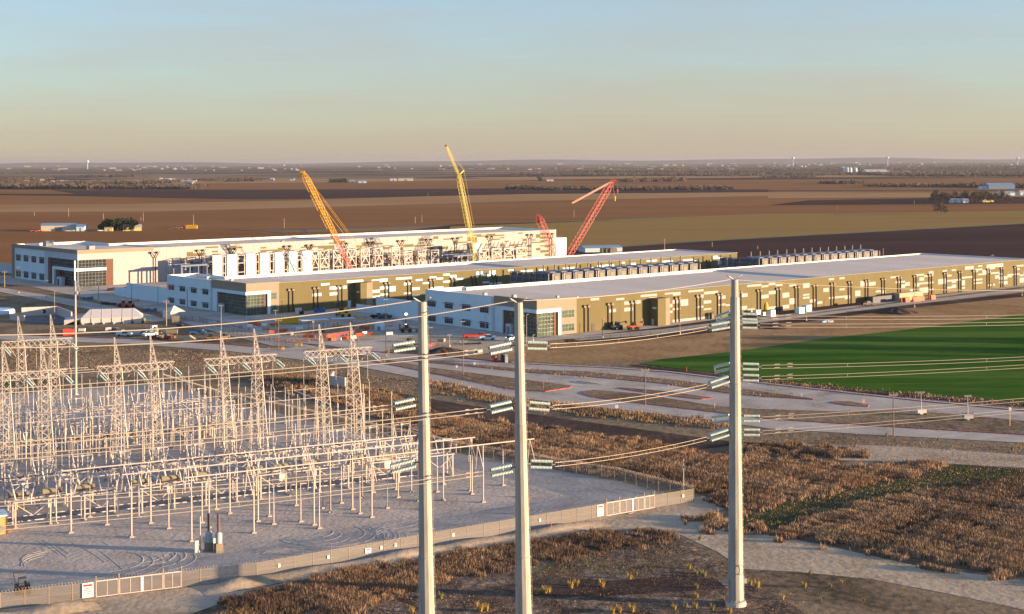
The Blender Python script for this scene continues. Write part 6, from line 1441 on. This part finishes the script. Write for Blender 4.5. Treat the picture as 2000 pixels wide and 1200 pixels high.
for i, px in enumerate((683, 690, 700)): barn(['left white shed right of the dark grove', 'middle low white shed right of the dark grove', 'right white shed with blue wall right of the dark grove'][i], px, 358, 14 + 4 * i, 10, 5 if i != 1 else 3, 8 if i != 1 else 4, .05, M_white, M_roofg if i < 2 else M_roofb)
barn('white shed beside the single dark tree right of centre', 1068, 354.5, 20, 10, 4, 6, .05, M_white, M_roofg)
barn('grey green office block standing out on the skyline right of centre', 1240, 324.5, 150, 60, 55, 56, 0, mat('slate_wall', (.16, .22, .24), .7), M_roofg, parts=False)
# water towers on the skyline
for i, (px, bp, tp) in enumerate([(171, 321, 313.5), (1734, 315.5, 306), (1988, 316, 307.5), (1549, 314, 306.5)]):
    p = Vector((PY(px, 330, 15000).x, 15000, 0)); h = 60 + (315.5 - (px - 1000) * ROLL - tp) * 15000 / FPX
    tag(MB().lathe([(4, 0), (3, h * .68), (14, h * .78), (15, h * .9), (8, h)], 10).build('water_tower', M_white, loc=p), ['white water tower on the skyline at the left', 'white water tower on the skyline at the right', 'white water tower on the skyline at the right edge', 'small water tower on the skyline right of centre'][i], 'water tower')
# scattered far houses
rh = random.Random(31); k = 0; M_hw = mat('pale_house_wall', (.26, .245, .23), .8, var=.1); M_wallf = mat('tan_house_wall', (.22, .19, .15), .8, var=.1)
spots = []
for (x0, x1, y0, y1, n) in [(0, 560, 322, 334, 36), (240, 470, 324, 334, 22), (40, 130, 352, 362, 10), (110, 190, 354, 363, 9), (260, 300, 357, 361, 8), (315, 345, 351, 357, 9), (357, 382, 353, 360, 9), (560, 1000, 322, 334, 26), (1000, 1500, 320, 334, 46), (1500, 2000, 317, 331, 52), (1530, 1640, 320, 327, 14), (525, 580, 351, 354, 5), (1720, 1800, 336, 342, 9)]:
    for i in range(n): spots.append((rh.uniform(x0, x1), rh.uniform(y0, y1)))
far_mesh = {}
for px, py in spots:
    v = rh.choice([0, 0, 1, 2, 3]); p = G(px, py - (px - 1000) * ROLL * 0)
    key = v
    if key not in far_mesh:
        W = MB(); L, w_, he, hr = [(16, 9, 4, 7), (26, 12, 5, 8), (11, 9, 5, 8), (40, 14, 6, 9)][v]
        W.box(-L / 2, L / 2, 0, w_, 0, he); W.add([(-L / 2 - .5, -.5, he), (L / 2 + .5, -.5, he), (L / 2 + .5, w_ / 2, hr), (-L / 2 - .5, w_ / 2, hr), (-L / 2 - .5, w_ + .5, he), (L / 2 + .5, w_ + .5, he)], [(0, 1, 2, 3), (3, 2, 5, 4)], 1); W.add([(-L / 2, 0, he), (-L / 2, w_, he), (-L / 2, w_ / 2, hr), (L / 2, 0, he), (L / 2, w_, he), (L / 2, w_ / 2, hr)], [(0, 2, 1), (3, 4, 5)], 0)
        far_mesh[key] = W.build('far_house', [M_hw if v != 1 else M_wallf, M_roofg if v != 2 else M_coping]); o = far_mesh[key]
    else: o = far_mesh[key].copy(); scene.collection.objects.link(o)
    o.location = p; o.rotation_euler = (0, 0, rh.uniform(-.6, .6)); s = max(.85, p.y / 9500); o.scale = (s, s, s)
    tag(o, 'tiny pale house far off on the hazy plain below the horizon', 'house', 'tiny pale houses on the far plain')
# low hills on the skyline
hm_ = MB(); xs = np.linspace(-12500, 13500, 90); rg = random.Random(2)
prof = [34 + 14 * math.sin(x / 2400. + .6) + 10 * math.sin(x / 1100. + 2) + 7 * math.sin(x / 520.) + (26 if -9500 < x < -3200 else 0) * (.5 + .5 * math.sin(x / 600.)) * .4 + (20 if x > 4000 else 0) * min(1, (x - 4000) / 2500. if x > 4000 else 0) for x in xs]
vs = []
for x, z in zip(xs, prof): vs += [(x, 27500 - abs(x) * .02, -.5), (x, 28800 - abs(x) * .02, z * 1.25 + 22), (x, 31500, -.5)]
hm_.add(vs, [(3 * i + a, 3 * i + 3 + a, 3 * i + 4 + a, 3 * i + 1 + a) for i in range(len(xs) - 1) for a in (0, 1)])
struct('hills', hm_, mat('wooded_hill', (.07, .065, .06), 1.0, var=.35, scale=.004))
# ------------------------------------------------------------------ trees
M_leafd = mat('dark_oak_leaf', (.035, .05, .018), .9, var=.5, scale=.5); M_bare = mat('bare_twigs', (.12, .085, .06), .95, var=.35, scale=.4); M_bark = mat('bark', (.09, .065, .05), .95, var=.2)
M_wood_far = mat('far_woods', (.062, .05, .04), 1.0, var=.3, scale=.02); M_wood_gr = mat('far_green_woods', (.045, .05, .028), 1.0, var=.4, scale=.02)
def leaf_mesh(mb, rng, blobs, n, size, flat=.8):
    for k in range(n):
        cx, cy, cz, r = rng.choice(blobs)
        while True:
            x, y, z = rng.uniform(-1, 1), rng.uniform(-1, 1), rng.uniform(-1, 1); q = x * x + y * y + z * z
            if q < 1 and q > .25: break
        p = Vector((cx + x * r, cy + y * r, cz + z * r * flat)); a = Vector((rng.gauss(0, 1), rng.gauss(0, 1), rng.gauss(0, 1))).normalized() * size * rng.uniform(.6, 1.3); b = a.orthogonal().normalized() * size * rng.uniform(.5, 1.0)
        mb.add([p - a * .5, p + b * .5, p + a * .5, p - b * .5], [(0, 1, 2, 3)])
def tree(label, px, py, h, r, leaf, n, size, seed, group=None, low=.22, bare=False, scale=None, name='tree'):
    rng = random.Random(seed); p = G(px, py); t = thing(name, label, 'tree', p, rng.random() * 6, group)
    tr = MB(); tr.tube((0, 0, 0), (0, 0, h * .45), h * .035, h * .02, 7); blobs = []
    for k in range(9):
        w = k * 2.4 + rng.random(); rr = r * rng.uniform(.35, .72); z = h * rng.uniform(low + .12, .86); e = (rr * math.cos(w), rr * math.sin(w), z); tr.tube((0, 0, h * rng.uniform(.15, .42)), e, h * .014, h * .005, 5); blobs.append((*e, r * rng.uniform(.28, .5)))
    blobs.append((0, 0, h * .8, r * .5)); tr.build('trunk', M_bark, t); c = MB(); leaf_mesh(c, rng, blobs, n, size); c.build('crown', leaf, t)
    return t
for i, (px, h, r) in enumerate([(203, 8, 5.5), (212, 10, 6.5), (222, 10.5, 6.5), (232, 11, 7), (243, 11.5, 7), (252, 11.5, 7.5), (260, 10, 6)]):
    tree('dark evergreen oak, %s of the clump by the pale farm shed' % (['leftmost'] + ords[1:6] + ['rightmost'])[i], px, 451.5 - (i % 2) * 1.2, h, r, M_leafd, 900, 1.3, 40 + i, 'dark evergreen clump at the farm', .05)
tr0 = None; rt = random.Random(8); kb_ = None
bare = [(x, 397 - rt.random() * 5) for x in range(1822, 1972, 7)]
for i, (px, py) in enumerate(bare):
    lab = 'bare brown winter tree in the grove round the pale houses at right'
    if tr0 is None: tr0 = tree(lab, px, py, 13, 7, M_bare, 650, 1.2, 77, 'bare trees of the grove at right'); kb_ = list(tr0.children)
    else: o = dup(tr0, G(px, py), rt.random() * 6, lab, None, kb_); s = rt.uniform(.7, 1.25); o.scale = (s, s, s)
for i, (px, py, s) in enumerate([(1831, 419, 1.0), (1838, 420, 1.15), (1846, 419, .8)]):
    o = dup(tr0, G(px, py), i * 2.0, 'lone slim bare tree standing in the tan field, %s of three' % ['left', 'middle', 'right'][i], 'bare trees in the tan field', kb_); o.scale = (s * .7, s * .7, s * .95)
tree('single dark tree right of centre on the far fields', 1054, 354.5, 14, 9, M_leafd, 500, 2.2, 90, low=.05)
for i, px in enumerate(range(645, 680, 5)): tree('dark tree in the small grove left of the white sheds', px, 358 - (i % 2), 12, 9, M_leafd, 260, 2.4, 100 + i, 'dark grove left of the white sheds', .05)
# far woods and tree lines: masses nobody could count
def woods(name, segs, m, seed):
    rng = random.Random(seed); mb = MB()
    for (x0, y0, x1, y1, hgt, depth, n) in segs:
        p, q = G(x0, y0), G(x1, y1)
        for k in range(n):
            f = rng.random(); c = p.lerp(q, f) + Vector((0, rng.random() * depth, 0)); hh = hgt * rng.uniform(.55, 1.15); sz = hgt * rng.uniform(.16, .34)
            for j in range(9):
                w = rng.random() * 6.28; b = c + Vector((math.cos(w) * sz, math.sin(w) * sz, hh * rng.uniform(.15, .8))); a = Vector((rng.gauss(0, 1), rng.gauss(0, 1), rng.gauss(0, 1.2))).normalized() * sz; e = a.orthogonal().normalized() * sz * .8
                mb.add([b - a, b + e, b + a, b - e], [(0, 1, 2, 3)])
    tag(mb.build(name, m), kind='stuff')
woods('far_woods', [(-60, 370, 130, 371, 13, 260, 900), (120, 371, 380, 371, 11, 200, 700), (-60, 364, 300, 361, 12, 300, 500), (150, 347, 262, 346, 12, 300, 420), (0, 355, 60, 352, 13, 300, 200), (440, 356, 500, 355, 12, 200, 240), (260, 360, 480, 351, 11, 200, 200),
                    (990, 371, 1040, 371, 10, 120, 120), (1040, 372, 1280, 373, 8, 220, 700), (1280, 372, 1436, 371, 8, 180, 460), (1225, 357, 1340, 355, 12, 250, 380), (1000, 344, 1500, 345, 13, 500, 900), (1100, 337, 1520, 338, 15, 900, 800), (1500, 349, 1600, 347, 10, 200, 160), (1620, 361, 1690, 360, 10, 150, 180), (1710, 366, 1900, 367, 9, 120, 240), (1900, 368, 2100, 369, 11, 150, 300), (1780, 346, 2100, 346, 15, 900, 1100), (1560, 345, 1800, 341, 12, 500, 420), (630, 336, 860, 334, 13, 600, 420), (860, 331, 1010, 329, 22, 1500, 500), (1000, 324, 2050, 322, 18, 2500, 1500), (-60, 330, 1000, 325, 16, 2500, 1500), (1000, 331, 1560, 330, 15, 1500, 800), (1560, 334, 2060, 331, 16, 1500, 900)], M_wood_far, 5)
woods('far_green_woods', [(1860, 331, 2080, 330, 20, 1200, 420), (900, 329, 1000, 327, 25, 1500, 300), (1150, 338, 1320, 337, 16, 500, 220), (1560, 344, 1610, 343, 13, 300, 120), (0, 340, 40, 338, 12, 300, 80)], M_wood_gr, 6)
# trees beyond the right edge of the view whose long shadows lie across the green field
for i, (x, y, h, r) in enumerate([(250, 446, 19, 8), (262, 449, 21, 8), (276, 444, 19, 8), (232, 474, 17, 6), (246, 476, 18, 6), (290, 425, 20, 7)]):
    t = tree('tree standing beyond the right edge, east of the green field', 1000, 700, h, r, M_bare, 1500, 1.0, 300 + i, 'trees beyond the right edge', .1); t.location = (x, y, 0)
# ------------------------------------------------------------------ reeds, dry weeds, tufts
M_reed = [mat('reed_russet', (.25, .15, .085), .95, var=.35, scale=.6), mat('reed_tan', (.36, .25, .155), .95, var=.3, scale=.6), mat('reed_dark', (.15, .10, .068), .95, var=.35, scale=.6), mat('reed_gold', (.36, .24, .11), .95, var=.25, scale=.6), mat('weed_green', (.13, .13, .045), .95, var=.3, scale=.6)]
def vnoise(x, y, s):
    return .5 + .25 * (math.sin(x * s * 1.3 + 2.1 * math.sin(y * s * .7)) + math.sin(y * s * 1.1 + 1.7 * math.sin(x * s * .9 + 1.3)))
def vn(x, y, s):
    return .5 + .25 * (np.sin(x * s * 1.3 + 2.1 * np.sin(y * s * .7)) + np.sin(y * s * 1.1 + 1.7 * np.sin(x * s * .9 + 1.3)))
def reeds(name, px, n, h0, h1, wts, seed, wd=.07, cull=.22):
    """a mass of upright blades over a ragged-edged patch of ground"""
    rng = np.random.default_rng(seed); poly = np.array([(G(x, y).x, G(x, y).y) for x, y in px]); lo, hi = poly.min(0), poly.max(0)
    m = n * 6; x = rng.uniform(lo[0], hi[0], m); y = rng.uniform(lo[1], hi[1], m)
    j = vn(x + 3, y - 5, .5) - .5; j2 = vn(y, x + 8, .9) - .5; X = x + 5 * j + 2.5 * j2 + rng.normal(0, .4, m); Yy = y + 6 * j2 + 3 * j + rng.normal(0, .6, m)
    ok = np.zeros(m, bool)
    for a, b in zip(poly, np.roll(poly, 1, axis=0)):
        with np.errstate(divide='ignore', invalid='ignore'): ok ^= ((a[1] > Yy) != (b[1] > Yy)) & (X < (b[0] - a[0]) * (Yy - a[1]) / (b[1] - a[1]) + a[0])
    d = vn(x, y, .35) * .6 + vn(x + 40, y - 9, 1.3) * .4; ok &= d > cull
    x, y, d = x[ok][:n], y[ok][:n], d[ok][:n]; k = len(x)
    c = vn(x + 100, y + 7, .09) * .5 + vn(x, y, .45) * .25 + rng.random(k) * .32; h = rng.uniform(h0 * .6, h1, k) * (.5 + .6 * d) * np.where(rng.random(k) < .05, 1.25, 1.0)
    a = rng.uniform(0, math.pi, k); w = wd * rng.uniform(.6, 1.4, k); lx = rng.normal(0, .16, k) * h; ly = rng.normal(0, .16, k) * h
    V = np.empty((k, 3, 3)); V[:, 0] = np.c_[x - w * np.cos(a), y - w * np.sin(a), np.full(k, .04)]; V[:, 1] = np.c_[x + w * np.cos(a), y + w * np.sin(a), np.full(k, .04)]; V[:, 2] = np.c_[x + lx, y + ly, h]
    cw = np.cumsum(wts) / sum(wts); MI = np.minimum(np.searchsorted(cw, np.clip(c, 0, .999)), 4).astype(np.int32)
    me = bpy.data.meshes.new(name); me.vertices.add(3 * k); me.vertices.foreach_set('co', V.ravel()); me.loops.add(3 * k); me.loops.foreach_set('vertex_index', np.arange(3 * k, dtype=np.int32)); me.polygons.add(k); me.polygons.foreach_set('loop_start', np.arange(0, 3 * k, 3, dtype=np.int32)); me.polygons.foreach_set('loop_total', np.full(k, 3, dtype=np.int32))
    for q in M_reed: me.materials.append(q)
    me.polygons.foreach_set('material_index', MI); me.update(); me.validate(); o = bpy.data.objects.new(name, me); scene.collection.objects.link(o); tag(o, kind='stuff')
R1 = [.34, .32, .26, .08, 0]
reeds('dry_reeds', [(835, 812), (900, 822), (1000, 832), (1120, 850), (1240, 862), (1340, 886), (1440, 893), (1560, 905), (1640, 912), (1730, 915), (1790, 905), (1850, 905), (1790, 930), (1690, 950), (1560, 976), (1440, 1012), (1400, 975), (1358, 962), (1230, 938), (1060, 905), (930, 880), (846, 858)], 200000, .75, 1.35, R1, 1)
reeds('dry_reeds', [(1500, 1043), (1570, 1024), (1660, 994), (1800, 964), (1900, 950), (2010, 938), (2160, 948), (2160, 1160), (2000, 1128), (1800, 1100), (1600, 1060)], 200000, .75, 1.35, R1, 2)
reeds('dry_reeds', [(1440, 872), (1500, 868), (1600, 880), (1690, 884), (1700, 892), (1640, 897), (1500, 887), (1440, 884)], 26000, .8, 1.4, R1, 3)
reeds('dry_reeds', [(1330, 1014), (1380, 1010), (1440, 1036), (1500, 1044), (1440, 1046), (1380, 1030)], 5000, .8, 1.6, R1, 4)
reeds('dry_reeds', [(420, 1184), (470, 1164), (560, 1143), (700, 1110), (900, 1078), (1100, 1048), (1180, 1040), (1290, 1037), (1330, 1055), (1240, 1070), (1100, 1094), (1000, 1112), (900, 1128), (800, 1160), (700, 1190), (640, 1230), (420, 1230)], 75000, .5, 1.1, [.3, .14, .46, .10, 0], 5, .045)
reeds('dry_reeds', [(500, 730), (620, 742), (760, 772), (835, 800), (846, 850), (780, 822), (640, 786), (520, 752)], 36000, .7, 1.5, [.3, .2, .25, .2, .05], 6)
reeds('dry_weeds', [(840, 745), (1000, 780), (1200, 803), (1420, 828), (1420, 838), (1200, 818), (1000, 796), (840, 762)], 16000, .5, 1.2, [.2, .25, .2, .25, .1], 7)
reeds('dry_weeds', [(-60, 672), (240, 680), (460, 694), (640, 718), (840, 752), (840, 800), (700, 768), (520, 736), (350, 728), (-60, 726)], 30000, .12, .4, [.15, .4, .2, .15, .1], 8, .06)
reeds('dry_weeds', [(1440, 842), (1700, 858), (2100, 880), (2100, 930), (1800, 906), (1600, 890), (1440, 865)], 12000, .08, .32, [.15, .4, .2, .15, .1], 9, .05)
reeds('dry_weeds', [(700, 1150), (1000, 1105), (1300, 1060), (1420, 1110), (1600, 1180), (1500, 1230), (600, 1230)], 26000, .06, .26, [.2, .25, .4, .1, .05], 10, .05)
reeds('dry_weeds', [(1150, 773), (1250, 775), (1400, 798), (1640, 808), (1850, 812), (2100, 836), (2100, 860), (2000, 850), (1700, 832), (1480, 816), (1250, 787)], 9000, .15, .45, [.1, .45, .1, .2, .15], 11, .07)
reeds('dry_weeds', [(840, 706), (1030, 724), (1150, 729), (1300, 743), (1500, 767), (1580, 779), (1500, 776), (1300, 750), (1030, 727)], 4000, .4, .9, [.1, .3, .1, .2, .3], 12, .08)
reeds('dry_weeds', [(1440, 740), (1600, 752), (1700, 763), (1850, 776), (2100, 797), (2100, 803), (1850, 783), (1700, 770), (1600, 759), (1440, 745)], 4000, .25, .8, [.1, .3, .2, .25, .15], 13, .10)
reeds('dry_weeds', [(840, 722), (1000, 741), (1110, 756), (1065, 765), (1000, 761), (840, 727)], 3500, .2, .5, [.1, .4, .1, .2, .2], 14, .07)
reeds('ground_weeds', [(1010, 1096), (1100, 1070), (1220, 1054), (1310, 1066), (1330, 1088), (1290, 1112), (1180, 1128), (1050, 1122)], 9000, .08, .3, [.15, .15, .25, .05, .4], 17, .05)
reeds('mown_stubble', [(1450, 1012), (1560, 976), (1690, 952), (1800, 930), (1860, 910), (2100, 925), (2100, 942), (1900, 946), (1800, 960), (1650, 990), (1560, 1020), (1480, 1036)], 9000, .1, .45, [.25, .25, .2, .1, .2], 16, .06)
# bunchgrass tufts standing alone in the foreground
M_tuft = mat('yellow_bunchgrass', (.42, .31, .08), .9, var=.3, scale=2); M_tuftg = mat('olive_bunchgrass', (.24, .24, .07), .9, var=.3, scale=2)
def tuft_mesh(m, seed):
    r = random.Random(seed); b = MB()
    for k in range(110):
        a = r.random() * 6.28; l = r.uniform(.4, 1.0); q = r.uniform(.0, .22); x, y = q * math.cos(a), q * math.sin(a); o = r.uniform(.15, .55) * l; w = r.uniform(.015, .03)
        b.add([(x - w * math.sin(a), y + w * math.cos(a), 0), (x + w * math.sin(a), y - w * math.cos(a), 0), (x + o * math.cos(a), y + o * math.sin(a), l)], [(0, 1, 2)])
    return b.build('grass_tuft', m)
ta = tuft_mesh(M_tuft, 1); tb = tuft_mesh(M_tuftg, 2); ff = [True, True]; rt = random.Random(12)
tl = [(1176, 1148, 1.1, 0), (1230, 1132, .9, 0), (1243, 1124, .6, 1), (1346, 1112, .8, 0), (1367, 1055, .8, 1), (1375, 1128, 1.0, 1), (1360, 1122, .7, 1), (1361, 1150, .7, 1), (1361, 1168, .7, 0), (1317, 1192, .8, 0), (1358, 1190, .9, 0), (1340, 1186, .7, 1), (1392, 1192, .8, 1), (1413, 1172, .5, 0), (1425, 1198, .8, 0), (1479, 1148, 1.1, 0), (1466, 1143, .8, 0), (1528, 1172, .8, 0), (1572, 1148, .8, 0), (1582, 1122, .6, 1), (1622, 1148, .6, 1), (1644, 1140, .5, 0), (1603, 1175, .5, 1), (1687, 1175, .5, 1), (1759, 1166, .4, 1), (1048, 1162, 1.0, 0), (1065, 1160, 1.1, 0), (1072, 1158, .9, 0), (1115, 1150, 1.1, 0), (1127, 1146, 1.0, 0), (1147, 1108, .6, 1), (938, 1196, 1.3, 0), (950, 1194, 1.0, 0), (1245, 1034, .5, 1), (1290, 1040, .5, 0), (861, 1170, .9, 1), (1210, 1197, 1.0, 0), (1235, 1196, 1.1, 0), (1196, 1199, .9, 0), (805, 1197, .8, 0), (1521, 1025, .6, 1), (1510, 1030, .6, 1), (1977, 880, 1.0, 1), (1992, 876, .9, 0), (1732, 853, .9, 0), (1832, 862, .8, 1)]
for px, py, s, g in tl:
    o = (ta, tb)[g]
    if ff[g]: ff[g] = False
    else: o = o.copy(); scene.collection.objects.link(o)
    o.location = G(px, py) + Vector((0, 0, .06)); o.rotation_euler = (0, 0, rt.random() * 6); o.scale = (s * 1.2, s * 1.2, s * 1.25)
    tag(o, ('dry yellow' if g == 0 else 'olive green') + ' bunchgrass tuft standing alone on the foreground soil', 'grass tuft', ('yellow' if g == 0 else 'olive') + ' bunchgrass tufts')
# ------------------------------------------------------------------ air
hz_ = MB().box(-74000, 74000, -250, 69000, -1.0, 150.0).build('haze', bpy.data.materials.new('haze')); tag(hz_, kind='stuff')
hm = hz_.data.materials[0]; hm.use_nodes = True; nt = hm.node_tree
for n in list(nt.nodes):
    if n.type == 'BSDF_PRINCIPLED': nt.nodes.remove(n)
pv = nt.nodes.new('ShaderNodeVolumePrincipled'); pv.inputs['Color'].default_value = (.42, .45, .52, 1); pv.inputs['Density'].default_value = 3.2e-5; pv.inputs['Anisotropy'].default_value = .1
nt.links.new(pv.outputs[0], [n for n in nt.nodes if n.type == 'OUTPUT_MATERIAL'][0].inputs['Volume'])
